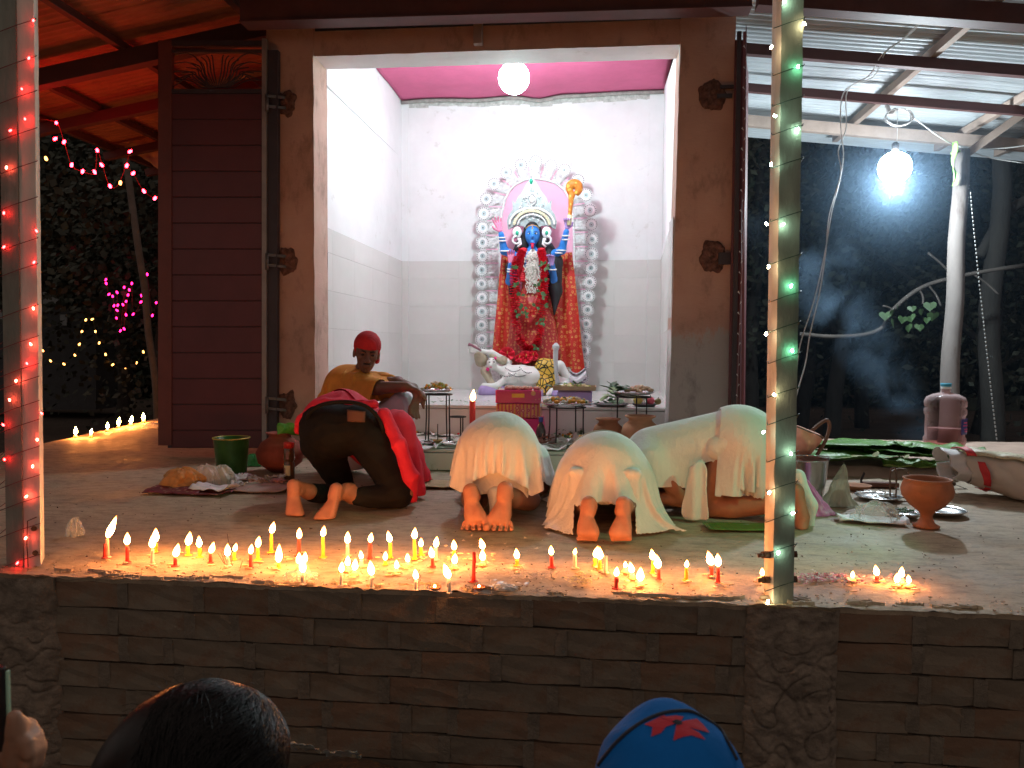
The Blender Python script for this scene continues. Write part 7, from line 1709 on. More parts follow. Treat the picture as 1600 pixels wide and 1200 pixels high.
scatter('petals', 'yellow white petals near the brick edge left of the melted stubs', 'petals', 912, 908, 14, 4, 60, None, .006, .013, M('yellow_petal', (.75, .62, .28), .7, var=.25, scale=30))
scatter('petals', 'torn silvery scraps at the brick edge below the unlit red candle', 'scraps', 790, 920, 18, 4, 50, None, .008, .018, M('silver_scrap', (.55, .56, .55), .3, .4, var=.2))
scatter('twigs', 'dark specks of grit and burnt wicks among the candles', 'grit', 650, 885, 330, 20, 260, None, .002, .007, M('grit', (.10, .06, .04), .9))
scatter('twigs', 'small dark specks of grit on the bare floor at the right', 'grit', 1350, 860, 130, 45, 130, None, .003, .009, M('grit', (0, 0, 0)))
scatter('petals', 'orange petal scraps on the floor in front of the bare toes', 'petals', 775, 850, 60, 9, 16, None, .006, .016, M('pale_petal', (0, 0, 0)))
scatter('litter', 'dark crumbs and leaf bits on the floor between the step and the bowing people', 'litter', 760, 760, 220, 22, 120, None, .004, .013, M('grit', (0, 0, 0)))
scatter('litter', 'dusty crumbs on the left floor in front of the maroon door', 'litter', 240, 790, 120, 30, 90, None, .003, .010, M('grit', (0, 0, 0)))
def film(nm, lab, cx_, cy_, Y, w, h, mat, seed, cat='plastic bag', z0=None, parent=None, dpt=.5, tip=None):
    """crumpled bag or cloth lump resting on its base"""
    b0 = at(cx_, cy_, Y); z_ = 0.0 if z0 is None else z0
    t = thing(nm, lab, cat, (b0.x, Y, z_))
    def f(u, v):
        a_ = u*2*PI; ph = v*PI/2; cr_ = 1+.22*noise.noise((math.cos(a_)*2.2, math.sin(a_)*2.2, v*2.5+seed))+.16*noise.noise((math.cos(a_)*6, math.sin(a_)*6, v*5+seed))
        pl = 1+(.05+.10*v)*math.sin(a_*7+seed+2.5*noise.noise((v*3, seed, 0)))+.10*noise.noise((a_*2.1, v*7, seed)); q = (math.cos(ph)**.7 if tip is None else (1-v)**.75*(1-.25*math.sin(v*PI))+.03)*cr_*pl; k2 = (1+.18*noise.noise((math.cos(a_)*3, math.sin(a_)*3, seed+v*3)))*.95; return (w/2*math.cos(a_)*q+(tip or 0)*v*v*w, w/2*dpt*math.sin(a_)*q, h*(math.sin(ph) if tip is None else v)*k2)
    mb = MB(); mb.sheet(f, 90, 30); mb.build('film', mat, t); return t
mpl1 = plastic('clear_film', (.86, .9, .88), .22); mpl2 = plastic('white_film', (.85, .85, .82), .45); mplp = plastic('pink_film', (.80, .28, .62), .62)
film('plastic_bag', 'crumpled clear plastic bag on the brick edge around a white candle', 470, 905, YE+.07, .13, .035, mpl1, 1)
film('plastic_bag', 'small clear plastic cup upturned on the bare floor at left', 117, 835, fl(117, 837).y, .075, .085, mpl1, 2, cat='plastic cup', dpt=.8)
film('plastic_bag', 'small crumpled clear wrapper at the brick edge below the red candle', 790, 918, fl(790, 921).y, .09, .02, mpl2, 31)
film('plastic_bag', 'scrap of pale plastic lying beside the door on the left floor', 240, 672, 7.9, .22, .06, mpl2, 21)
# incense sticks
t = thing('incense_sticks', 'bundle of thin incense sticks standing in the mud among the left candles', 'incense', fl(361, 883)); L0 = t.location
mb = MB()
for (x0, y0, x1, y1) in ((363, 884, 355, 834), (350, 880, 340, 864), (352, 882, 345, 862), (375, 888, 379, 876), (354, 880, 348, 858)):
    p = fl(x0, y0); q = at(x1, y1, p.y+.01); mb.tube([p-L0, q-L0], .0012, 5)
mb.build('stick', M('incense', (.10, .06, .05), .9), t)

# ============================================================ OFFERINGS AT THE ALTAR
mbrass = M('brass', (.45, .30, .12), .3, .9, var=.2); msteel = M('steel_plate', (.55, .55, .55), .22, .85, var=.1, bmp=.1)
mwire = M('iron_wire', (.045, .04, .04), .5, .6); mterr = M('terracotta_pot', (.42, .19, .10), .85, var=.2, scale=8, bmp=.3, bscale=40, stain=((.30, .12, .07), 8, .6))
msweet = M('orange_sweet', (.72, .34, .03), .6, var=.25, scale=40, bmp=.6, bscale=80)
def lathe_thing(nm, lab, cat, x, y, Y, prof, mat, part='body', n=24, z=None, scale=1):
    b0 = at(x, y, Y); t = thing(nm, lab, cat, (b0.x, Y, b0.z if z is None else z)); mb = MB(); mb.lathe([(r_*scale, z_*scale) for r_, z_ in prof], n); mb.build(part, mat, t); return t
def stand(x, ytop, ybot, wpx, Y, lab, nlegs=4, zb=None):
    top = at(x, ytop, Y); zb_ = zb if zb is not None else at(x, ybot, Y).z; r_ = wpx/1200*Y/2
    t = thing('wire_stand', lab, 'stand', (top.x, Y, zb_)); h = top.z-zb_
    mb = MB(); mb.tube([(r_*math.cos(2*PI*i/20), r_*math.sin(2*PI*i/20)*.8, h) for i in range(21)], .006, 5, caps=False); mb.build('ring', mwire, t)
    for j in range(nlegs):
        a_ = 2*PI*(j+.5)/nlegs+.3; c_, s_ = math.cos(a_)*r_, math.sin(a_)*r_*.8
        mb = MB(); mb.tube([(c_, s_, h), (c_*1.0, s_*1.0, h*.5), (c_*1.08, s_*1.08, .006), (c_*1.25, s_*1.25, .006)], .006, 5); mb.build('leg', mwire, t)
    return t
def plate(x, y, wpx, Y, lab, mat=msteel, z=None):
    c_ = at(x, y, Y); r_ = wpx/1200*Y/2; t = thing('plate', lab, 'plate', (c_.x, Y, c_.z if z is None else z)); mb = MB(); mb.lathe([(0, 0), (r_*.75, 0), (r_*.95, .015), (r_, .022), (r_*.98, .024), (r_*.93, .018), (r_*.74, .004), (0, .004)], 30); mb.build('dish', mat, t); return t, r_
def heap(nm, lab, cat, p, rx, ry, h, n_, kinds, size):
    t = thing(nm, lab, cat, p)
    for (nm_, mat, s_) in kinds:
        mb = MB()
        for i in range(n_//len(kinds)):
            a_ = R.uniform(0, 2*PI); q = R.random()**.6; x, y = rx*q*math.cos(a_), ry*q*math.sin(a_); z_ = h*(1-q*q)*R.uniform(.3, 1)+size*.5
            mb.ball((x, y, z_), (size*R.uniform(.7, 1.2)*s_, size*R.uniform(.7, 1.1)*s_, size*R.uniform(.6, 1)*s_), 7, 5)
        o = mb.build(nm_, mat, t); tag(o, kind='stuff')
    return t
def leaves(nm, lab, p, rx, ry, n_, s0, s1, mat, cat='leaves', z1=.03):
    t = thing(nm, lab, cat, p); mb = MB()
    for i in range(n_):
        b0 = Vector((R.gauss(0, rx*.5), R.gauss(0, ry*.5), R.uniform(.002, z1))); a_ = R.uniform(0, 6.3); s_ = R.uniform(s0, s1); up_ = R.uniform(-.1, .5)
        d = Vector((math.cos(a_), math.sin(a_), up_)); e = Vector((-math.sin(a_), math.cos(a_), R.uniform(-.3, .3)))*s_*.28
        c1 = b0+d*s_*.5+Vector((0, 0, .006)); mb.add([b0, b0+d*s_*.35+e, b0+d*s_*.7+e*.8, b0+d*s_, b0+d*s_*.7-e*.8, b0+d*s_*.35-e, c1], [(0, 1, 6), (1, 2, 6), (2, 3, 6), (3, 4, 6), (4, 5, 6), (5, 0, 6)], True)
    tag(mb.build('leaf', mat, t), kind='stuff'); return t
YA = 5.9
stand(684, 616, 672, 46, YA, 'black wire stand beside the seated man holding a plate of yellow sweets', zb=zfl)
_, r_ = plate(682, 612, 54, YA, 'steel plate of yellow sweets on the wire stand beside the seated man'); pp = at(682, 609, YA)
heap('sweets', 'yellow and white sweets heaped on the plate beside the seated man', 'sweets', pp, .11, .09, .05, 60, [('yellow_sweet', msweet, 1), ('white_sweet', M('white_sweet', (.75, .68, .55), .6), 1), ('green_sweet', M('green_bit', (.35, .4, .06), .6), .8)], .017)
stand(885, 636, 690, 60, YA, 'black wire stand in front of the red box holding orange sweets', zb=zfl)
plate(884, 633, 82, YA, 'wide steel plate of orange sweets in front of the reclining figure'); pp = at(884, 630, YA)
heap('sweets', 'row of orange balls and flowers on the wide steel plate', 'sweets', pp, .17, .10, .035, 80, [('orange_sweet', msweet, 1.1), ('petal_sweet', M('white_sweet', (0, 0, 0)), .9), ('leaf_bit', mlf, .8)], .020)
t = thing('tray', 'pale rectangular tray of fruit pieces at the feet of the statues', 'tray', at(898, 608, 6.7)); c_ = t.location
mb = MB(); mb.box((0, 0, 0), (.36, .24, .012)); mb.box((0, -.12, .015), (.36, .008, .03)); mb.box((0, .12, .015), (.36, .008, .03)); mb.box((-.18, 0, .015), (.008, .24, .03)); mb.box((.18, 0, .015), (.008, .24, .03)); mb.build('board', M('tray_wood', (.5, .38, .24), .6), t)
t = thing('box', 'purple wrapped box carrying the pale tray on the altar', 'box', (c_.x, 6.7, ZA)); mb = MB(); mb.box((0, 0, (c_.z-ZA)/2-.006), (.30, .20, c_.z-ZA-.014), jitter=.004); mb.build('wrap', MC['purple_cloth'], t, bevel=.01)
heap('fruit', 'green and cream fruit pieces on the pale tray', 'fruit', c_+Vector((0, 0, .006)), .14, .09, .03, 40, [('fruit_piece', M('cream_fruit', (.72, .58, .34), .6), 1), ('green_piece', M('green_bit', (0, 0, 0)), 1)], .02)
leaves('leaves', 'dark green leaves on the pale tray', c_+Vector((-.03, 0, .02)), .12, .08, 22, .04, .07, mlf)
leaves('leaves', 'dark leaves lying under the tray beside the red box', Vector((at(845, 625, 6.5).x, 6.5, ZA+.002)), .08, .08, 24, .04, .08, mlf)
# red gift box on a stool
c_ = at(812, 632, 6.15); bz0 = at(812, 651, 6.15).z
st_ = thing('stool', 'low stool draped in pink cloth under the red gift box', 'stool', (c_.x, 6.15, zfl)); 
mb = MB(); mb.sheet(lambda u, v: (.19*math.copysign(min(1, abs(math.cos(u*2*PI))*1.3), math.cos(u*2*PI))*(1+.12*v), .13*math.copysign(min(1, abs(math.sin(u*2*PI))*1.3), math.sin(u*2*PI))*(1+.12*v)+.012*math.sin(u*60)*v, (bz0-zfl-.004)*(1-v)), 60, 8); mb.box((0, 0, (bz0-zfl)-.01), (.37, .25, .012)); mb.build('stool_cloth', MC['magenta'], st_)
t = thing('gift_box', 'shiny magenta gift box with orange and red patterned front before the statue', 'box', (c_.x, 6.15, bz0))
ht = at(812, 608, 6.15).z-bz0
def boxfront():
    mt, nt, b = nodes('gift_front'); w = tex(nt, 'ShaderNodeTexWave', scale=(1, 1, 1), Scale=11.0, Distortion=0.0); w.bands_direction = 'X'
    r = ramp(nt, w.outputs[0], [(0, (.62, .25, .06)), (.55, (.62, .25, .06)), (.6, (.42, .02, .05)), (1, (.55, .03, .08))])
    v = tex(nt, 'ShaderNodeTexVoronoi', Scale=22.0); r2 = ramp(nt, v.outputs['Distance'], [(0, (.7, .4, .3)), (.12, (.7, .4, .3)), (.18, (.45, .02, .05)), (.34, (.45, .02, .05)), (.36, (1, 1, 1))])
    msk = ramp(nt, v.outputs['Distance'], [(.34, (1, 1, 1)), (.37, (0, 0, 0))]); c = mixc(nt, msk.outputs[0], r.outputs[0], r2.outputs[0]); nt.links.new(c, b.inputs['Base Color']); b.inputs['Roughness'].default_value = .3; b.inputs['Coat Weight'].default_value = .6; return mt
mb = MB(); mb.box((0, 0, ht*.25), (.35, .24, ht*.50)); mb.build('box_body', boxfront(), t, bevel=.004)
mmag = frac_mat('magenta_lid', (.62, .02, .14), (.70, .35, .12), 9, rough=.2, thr=(.16, .2, .5, .6)); mmag.node_tree.nodes['Principled BSDF'].inputs['Coat Weight'].default_value = .8
mb = MB(); mb.box((0, 0, ht*.755), (.362, .252, ht*.48)); mb.build('lid', mmag, t, bevel=.006)
mb = MB(); mb.box((0, -.1265, ht*.80), (.10, .003, .03)); mb.build('emblem', M('gold_paint', (0, 0, 0)), t)
heap('snack_pieces', 'pale crumbly sweets laid on top of the red gift box', 'sweets', Vector((c_.x, 6.15, bz0+ht)), .15, .08, .004, 30, [('snack', M('pale_sweet', (.70, .42, .32), .7), 1.2)], .018)
# altar plates right
stand(990, 620, 665, 52, 6.1, 'black wire stand at the right holding a plate of pale sweets', 3, zb=zfl)
plate(990, 616, 66, 6.1, 'steel plate of pale sweets and leaves on the right stand'); pp = at(992, 613, 6.1)
heap('sweets', 'pale pink sweets on the right hand plate', 'sweets', pp+Vector((.03, 0, 0)), .11, .08, .045, 50, [('pale_piece', M('pale_sweet2', (.72, .50, .33), .6, var=.2, scale=30), 1)], .018)
leaves('leaves', 'large green leaves on the plate of pale sweets', pp+Vector((-.12, 0, 0)), .10, .06, 26, .06, .11, mlf, z1=.05)
plate(1007, 634, 40, 6.55, 'dark plate of coloured fruit on the altar at the right', M('dark_plate', (.06, .05, .05), .3), z=ZA+.002)
for (x, col, nm_, s_) in ((997, (.68, .50, .12), 'pear', .042), (1016, (.62, .10, .14), 'apple', .038), (1028, (.20, .16, .05), 'guava', .03)):
    p = at(x, 630, 6.5); t = thing(nm_, {'pear': 'yellow pear left on the dark plate', 'apple': 'red apple in the middle of the dark plate', 'guava': 'small dark green fruit at the right of the dark plate'}[nm_], 'fruit', (p.x, 6.5, ZA+.02))
    mb = MB(); mb.lathe([(0, 0), (s_*.7, s_*.15), (s_, s_*.8), (s_*.8, s_*1.4), (s_*.35, s_*1.8), (.004, s_*1.75)], 14); mb.build('flesh', M(nm_+'_skin', col, .35, var=.15, scale=20), t)
    mb = MB(); mb.tube([(0, 0, s_*1.7), (.004, 0, s_*2.15)], .003, 5); mb.build('stalk', mbark, t)
plate(955, 634, 56, 6.5, 'flat dark plate of green leaves on the altar edge', MC['dark_plate'], z=ZA+.002)
leaves('leaves', 'green leaves and cut fruit on the flat dark plate', Vector((at(955, 634, 6.5).x, 6.5, ZA+.02)), .13, .08, 30, .04, .08, mlf)
leaves('leaves', 'big pale green banana leaf piece behind the right plate', Vector((at(972, 628, 6.9).x, 6.9, ZA+.01)), .2, .1, 16, .12, .2, M('pale_leaf', (.22, .30, .14), .5, var=.3, scale=10), z1=.08)
heap('flour_lump', 'white lump and cut coconut on the altar behind the fruit', 'coconut', Vector((at(985, 628, 6.9).x, 6.9, ZA)), .12, .05, .06, 16, [('coconut_piece', M('coconut', (.72, .68, .6), .7), 1.6)], .03)
for k_, (x, y) in enumerate(((690, 634), (705, 636), (722, 633), (1070, 640))): pass
leaves('leaves', 'few scattered leaves and crumbs on the altar left of the statues', Vector((at(705, 630, 6.55).x, 6.55, ZA+.002)), .25, .06, 16, .02, .045, mlf)
# clay pots
potp = [(0, 0), (.05, 0), (.095, .04), (.115, .09), (.10, .135), (.07, .16), (.068, .172), (.092, .185), (.094, .192), (.078, .188), (.060, .170), (.085, .13), (.09, .09), (0, .02)]
lathe_thing('clay_pot', 'smaller round terracotta pot left of the other in front of the altar', 'pot', 950, 684, 6.0, potp, mterr, 'pot_body', z=zfl, scale=1.05)
lathe_thing('clay_pot', 'larger round terracotta pot with wide rim right of the smaller one', 'pot', 1000, 688, 5.85, potp, M('terracotta_light', (.50, .27, .15), .85, var=.2, scale=8, bmp=.3, stain=((.40, .18, .1), 8, .6)), 'pot_body', z=zfl, scale=1.25)
# bottle
t = lathe_thing('bottle', 'small dark glass bottle with a blue cap beside the red box', 'bottle', 845, 680, 5.85, [(0, 0), (.035, 0), (.038, .01), (.038, .11), (.026, .15), (.014, .17), (.014, .19), (0, .19)], M('dark_glass', (.05, .035, .04), .08, var=.1, bmp=0, coat=.5), 'glass', z=zfl)
mb = MB(); mb.lathe([(.017, .18), (.018, .215), (0, .216)], 12); mb.build('cap', M('blue_cap', (.05, .08, .35), .4), t)
stand(715, 651, 672, 26, 5.95, 'tiny black wire stand by the thick red candle', 3, zb=zfl)
# step clutter
mnews = frac_mat('newsprint', (.66, .65, .64), (.34, .34, .35), 55, thr=(.2, .3, .5, .6), stretch=(1, 4, 1))
mpapw = M('paper_white', (.74, .73, .72), .85, var=.06, bmp=.2)
def paper(lab, x, y, z, w, l, rz, mat=None, curl=.02, nm='newspaper', cat='newspaper', seed=0, th=.002):
    p = fl(x, y, z); t = thing(nm, lab, cat, (p.x, p.y, z), rz)
    mb = MB(); mb.sheet(lambda u, v: (w*(u-.5), l*(v-.5), .004+curl*abs(noise.noise((u*2.3, v*2.3, seed)))+curl*1.6*max(0, abs(u-.5)*2-.75)*abs(math.sin(v*3+seed))*2), 14, 12, th=th); mb.build('sheet', mat or mnews, t); return t
paper('white newspaper spread on the step edge beside the seated man', 672, 692, zfl, .55, .34, .1, seed=2)
paper('newspaper sheet on the step between the two white clad people', 850, 690, zfl, .5, .4, -.2, mpapw, seed=4, nm='paper', cat='paper')
paper('crumpled white paper on the step behind the central person', 700, 680, zfl, .3, .25, .6, mpapw, .05, 'paper', 'paper', 5)
paper('red and pink cloth strip on the step behind the newspaper', 700, 668, zfl, .32, .08, .1, MC['magenta'], .05, 'cloth_strip', 'cloth', 8)
paper('yellowish banana bark mat on the floor in front of the step', 700, 757, 0.004, .42, .26, .15, M('bark_mat', (.45, .36, .20), .9, var=.3, scale=10, stretch=(1, 6, 1), bmp=.6), .01, 'bark_mat', 'mat', 9)
heap('charcoal_heap', 'heap of dark brown burnt wood splints on the step', 'firewood', Vector((at(838, 700, 5.72).x, 5.72, zfl)), .05, .05, .03, 8, [('ash_lump', M('ash', (.10, .05, .035), .9, var=.4, scale=30), 1)], .02)
t = thing('firewood', 'splintered dark brown wood pieces stacked beside the central person', 'firewood', (at(838, 700, 5.72).x, 5.72, zfl)); 
for i in range(26):
    a_ = R.uniform(-.9, .9)+(.6 if i % 2 else 2.4); mb = MB(); L = R.uniform(.08, .17); z_ = R.uniform(.02, .11); x, y = R.gauss(0, .035), R.gauss(0, .03)
    mb.beam((x-L/2*math.cos(a_), y-L/2*math.sin(a_)*.5, max(.012, z_-.05)), (x+L/2*math.cos(a_), y+L/2*math.sin(a_)*.5, z_), R.uniform(.008, .016), R.uniform(.006, .014)); mb.build('splint', M('splint', (.20, .07, .05), .8, var=.35, scale=20, rand=.3), t)
t = lathe_thing('brass_lamp', 'small brass puja lamp with an upright rod on the newspaper', 'lamp', 684, 697, 5.62, [(0, 0), (.03, 0), (.012, .02), (.035, .045), (.04, .055), (0, .05)], mbrass, 'bowl', z=zfl+.004)
mb = MB(); mb.tube([(0, 0, .04), (0, 0, .17)], .004, 5); mb.build('rod', mwire, t)
pl_, r_ = plate(668, 690, 26, 5.66, 'small steel dish beside the brass lamp', z=zfl+.012); plate(706, 694, 34, 5.62, 'steel dish of rice behind the central person at the left', z=zfl+.012)
def mixed(lab, x, y, z, rx, ry, n_):
    p = fl(x, y, z); return heap('offerings', lab, 'offerings', p, rx, ry, .03, n_, [('flower_bit', msweet, 1), ('white_bit', M('coconut', (0, 0, 0)), .9), ('leaf_bit', mlf, 1), ('brown_bit', MC['ash'], .8), ('red_bit', mhib, .8)], .014)
mixed('mixed flowers and crumbs strewn on the step behind the central person', 770, 680, zfl, .5, .14, 120)
mixed('mixed flowers and scraps on the step beside the clay pots', 890, 684, zfl, .25, .12, 80)
mixed('brown and white offerings strewn near the seated man', 665, 678, zfl, .18, .12, 70)
mixed('crumbs and petals scattered on the step between the bowing people', 925, 700, zfl, .2, .1, 50)
leaves('leaves', 'green leaves strewn on the step under the orange sweets stand', fl(885, 682, zfl), .2, .12, 60, .04, .08, mlf, z1=.06)
leaves('leaves', 'green leaves strewn on the step under the left wire stand', fl(670, 676, zfl), .2, .06, 34, .03, .06, mlf)
leaves('leaves', 'green leaves by the clay pots near the altar riser', fl(930, 676, zfl), .2, .06, 24, .04, .07, mlf)
for (lab, x, y, s_) in (('yellow marigold lying beside the bottle', 822, 684, .035), ('orange hibiscus lying right of the bottle', 857, 688, .045)):
    p = fl(x, y, zfl); t = thing('flower', lab, 'flower', p); mb = MB()
    for j in range(22): a_ = R.uniform(0, 6.3); q = R.random()*s_; mb.ball((q*math.cos(a_), q*math.sin(a_), .012+(s_-q)*.6), (.012, .012, .009), 6, 4)
    mb.build('petals', M('marigold', (.72, .38, .04), .7, var=.3, scale=30) if 'yellow' in lab else M('orange_flower', (.68, .16, .05), .7), t)
paper('crumpled foil and paper beside the orange hibiscus', 880, 695, zfl, .2, .16, .5, mpapw, .09, 'paper', 'paper', 13)
for (lab, x, y, w, l, rz, sd) in (('printed newspaper page left of the brass lamp on the step', 655, 700, .3, .2, -.2, 21), ('white paper under the steel dish of rice', 708, 698, .28, .16, .2, 22), ('newspaper page on the step under the wood splints', 842, 702, .4, .16, .05, 23), ('newspaper page on the step between pots and bottle', 905, 692, .4, .24, .3, 24), ('white crumpled page right of the wood splints', 868, 698, .22, .18, 1.0, 25), ('white paper beneath the marigold', 800, 688, .4, .2, -.1, 26)):
    paper(lab, x, y, zfl+.004, w, l, rz, mnews if sd % 2 else mpapw, .035, 'newspaper', 'newspaper', sd)
scr = MB()
for i in range(240):
    p = fl(R.uniform(600, 1030), R.uniform(672, 702), zfl); 
    if p.y > 6.35 or p.y < 5.53: continue
    s_ = R.uniform(.015, .05); a_ = R.uniform(0, 6.3); d = Vector((math.cos(a_), math.sin(a_), R.uniform(0, .5)))*s_; e = Vector((-math.sin(a_), math.cos(a_), R.uniform(0, .6)))*s_*R.uniform(.3, .9); p.z += R.uniform(.002, .02)
    scr.add([p, p+d, p+d+e, p+e, p+(d+e)*.5+Vector((0, 0, .008))], [(0, 1, 4), (1, 2, 4), (2, 3, 4), (3, 0, 4)])
tag(scr.build('scraps', frac_mat('mixed_scraps', (.60, .56, .50), (.20, .10, .06), 9, thr=(.25, .3, .5, .6))), 'torn paper, petals and wrappers littering the whole step top', 'scraps', kind='stuff')
scr = MB()
for i in range(110):
    p = fl(R.uniform(640, 760), R.uniform(622, 634), ZA) if i % 2 else fl(R.uniform(860, 1035), R.uniform(625, 634), ZA)
    s_ = R.uniform(.01, .03); a_ = R.uniform(0, 6.3); d = Vector((math.cos(a_), math.sin(a_), .2))*s_; e = Vector((-math.sin(a_), math.cos(a_), .2))*s_*.5; p.z += .003
    scr.add([p, p+d, p+d+e, p+e], [(0, 1, 2, 3)])
tag(scr.build('scraps', MC['mixed_scraps']), 'small scraps and crumbs on the white altar top', 'scraps', kind='stuff')
# ============================================================ LEFT CLUTTER
def mat_rag(lab, x, y, w, l, rz, mat, seed): return paper(lab, x, y, .006, w, l, rz, mat, .02, 'printed_sheet', 'sheet', seed)
mat_rag('dark maroon printed sheet under the bags at the left', 280, 766, .34, .26, .05, frac_mat('maroon_print', (.12, .02, .03), (.30, .22, .16), 30, thr=(.25, .3, .5, .6)), 3)
mat_rag('dark flat packet lying in front of the orange bag', 318, 770, .34, .16, .03, MC['maroon_print'], 14)
paper('white paper tray lying right of the orange bag', 335, 764, .02, .26, .16, -.2, mpapw, .03, 'paper', 'paper', 6)
paper('brown cardboard sheet under the torn papers at left', 405, 764, .004, .40, .24, .08, M('card', (.38, .27, .22), .85, var=.15), .02, 'cardboard', 'cardboard', 7)
film('cloth_bundle', 'orange cloth bundle slumped on the left floor', 285, 758, fl(285, 762).y+.03, .26, .12, M('ochre_cloth', (.55, .28, .09), .8, var=.15, bmp=.5, bscale=20), 5, 'bundle', dpt=.7)
film('plastic_bag', 'translucent plastic bag beside the orange bundle', 322, 755, fl(320, 760).y+.05, .18, .13, mpl2, 8, dpt=.7)
film('plastic_bag', 'pale plastic bag at the foot of the green pail', 345, 755, fl(345, 758).y+.06, .19, .12, plastic('milky_film', (.72, .78, .70), .55), 9, dpt=.7)
for k_, (x, y, mt_, lab) in enumerate(((368, 752, mpapw, 'torn white paper upright in the left paper pile'), (383, 750, M('pink_paper', (.60, .34, .36), .85), 'torn pink paper in the middle of the left paper pile'), (398, 755, M('brown_paper', (.42, .31, .26), .85), 'torn brown paper in the left paper pile'), (414, 757, MC['brown_paper'], 'folded brown paper at the right of the paper pile'), (431, 752, mpapw, 'white paper scrap nearest the bare foot'), (440, 758, MC['pink_paper'], 'folded pinkish paper at the right end of the pile'), (375, 763, mpapw, 'white paper scrap at the front of the pile'))):
    p = fl(x, y); t = thing('paper_scrap', lab, 'paper', (p.x, p.y, 0.01))
    mb = MB()
    for q in range(5):
        a_ = R.uniform(0, 6.3); s_ = R.uniform(.035, .065); d1 = Vector((math.cos(a_), math.sin(a_), R.uniform(.1, .9)))*s_; d2 = Vector((-math.sin(a_), math.cos(a_), R.uniform(.3, 1)))*s_*.8; o_ = Vector((R.gauss(0, .02), R.gauss(0, .015), 0)); o_.z = .002
        d1.z *= .45; d2.z *= .5; mb.sheet(lambda u, v: o_+d1*(u-.3)+d2*(v-.2)+Vector((.012*noise.noise((u*4, v*4, q)), .012*noise.noise((u*4, v*4, q+5)), .004+.028*abs(noise.noise((u*3.2, v*3.2, q+k_*3))))), 7, 7, th=.001)
    mb.build('scrap', mt_, t)
# green tin
t = thing('green_pail', 'dark green pail with yellow rim standing beside the maroon door', 'pail', (at(362, 735, 5.05).x, 5.05, 0), .25)
hz_ = at(358, 684, 5.05).z; mb = MB(); mb.lathe([(0, .004), (.092, 0), (.098, .01), (.118, hz_*.96), (.122, hz_), (.116, hz_), (.09, .014), (0, .012)], 28); mb.build('pail_body', M('green_tin_paint', (.025, .10, .02), .3, .2, var=.3, scale=10, stain=((.14, .10, .03), 5, .6)), t)
mb = MB(); mb.tube([(.122*math.cos(2*PI*i/24), .122*math.sin(2*PI*i/24), hz_) for i in range(25)], .005, 5); mb.build('rim', M('gold_rim', (.45, .35, .06), .4, .4), t)
film('plastic_bag', 'bright green plastic scrap between the green pail and the clay pot', 395, 712, 5.5, .14, .09, M('green_film', (.04, .35, .09), .4), 12, dpt=.4)
# jar with red lid
jx = at(452, 738, 4.95).x
t = thing('glass_jar', 'glass jar with red lid and pale label standing in front of the big red pot', 'jar', (jx, 4.95, 0)); hz_ = at(452, 696, 4.95).z
mb = MB(); mb.lathe([(0, 0), (.032, 0), (.036, .006), (.036, hz_*.5), (.030, hz_*.54), (.036, hz_*.58), (.036, hz_*.9), (.030, hz_*.94), (0, hz_*.94)], 18); mb.build('glass', M('jar_brown', (.10, .045, .015), .08, var=.3, bmp=0, coat=.8), t)
mb = MB(); mb.lathe([(.035, hz_*.93), (.036, hz_*1.08), (.033, hz_*1.1), (0, hz_*1.1)], 18); mb.build('lid', M('red_lid', (.62, .03, .02), .35), t)
mb = MB(); vs = []
mb.sheet(lambda u, v: (.0368*math.cos(-2.3+u*1.3), .0368*math.sin(-2.3+u*1.3), hz_*(.14+.3*v)), 8, 3); mb.build('label_paper', M('jar_label', (.62, .60, .38), .6, var=.1), t)
mb = MB(); mb.sheet(lambda u, v: (.0372*math.cos(-2.25+u*.35), .0372*math.sin(-2.25+u*.35), hz_*(.17+.2*v)), 8, 3); mb.sheet(lambda u, v: (.0372*math.cos(-1.75+u*.5), .0372*math.sin(-1.75+u*.5), hz_*(.62+.24*v)), 8, 3); mb.build('label_print', M('label_brown', (.25, .12, .10), .6), t)
# big red pot with a leaf sprig
t = lathe_thing('clay_pot', 'big dark red water pot behind the jar with a green sprig on top', 'pot', 438, 740, 5.3, [(0, 0), (.08, 0), (.17, .07), (.19, .15), (.15, .23), (.09, .27), (.085, .29), (.115, .31), (.10, .31), (.07, .28), (0, .27)], M('red_pot', (.26, .055, .03), .8, var=.2, bmp=.3), 'pot_body', z=0.0, scale=.9)
t = thing('leaf_sprig', 'bright green leaf sprig lying on the big red pot', 'leaves', at(455, 672, 5.25))
for k_ in range(7):
    a_ = -.3+k_*.25; L = .13+.03*math.sin(k_*2); mb = MB(); mb.sheet(lambda u, v: (L*v*math.cos(a_)-.05+.028*math.sin(PI*v)*(u-.5)*math.sin(a_)*-2, -.02*k_+.03*v, L*v*math.sin(a_)*.6-.02+.02*math.sin(PI*v)+.05*math.sin(PI*v)*(u-.5)), 3, 8, th=.001); mb.build('leaf', M('fresh_leaf', (.09, .32, .03), .45, var=.2), t)
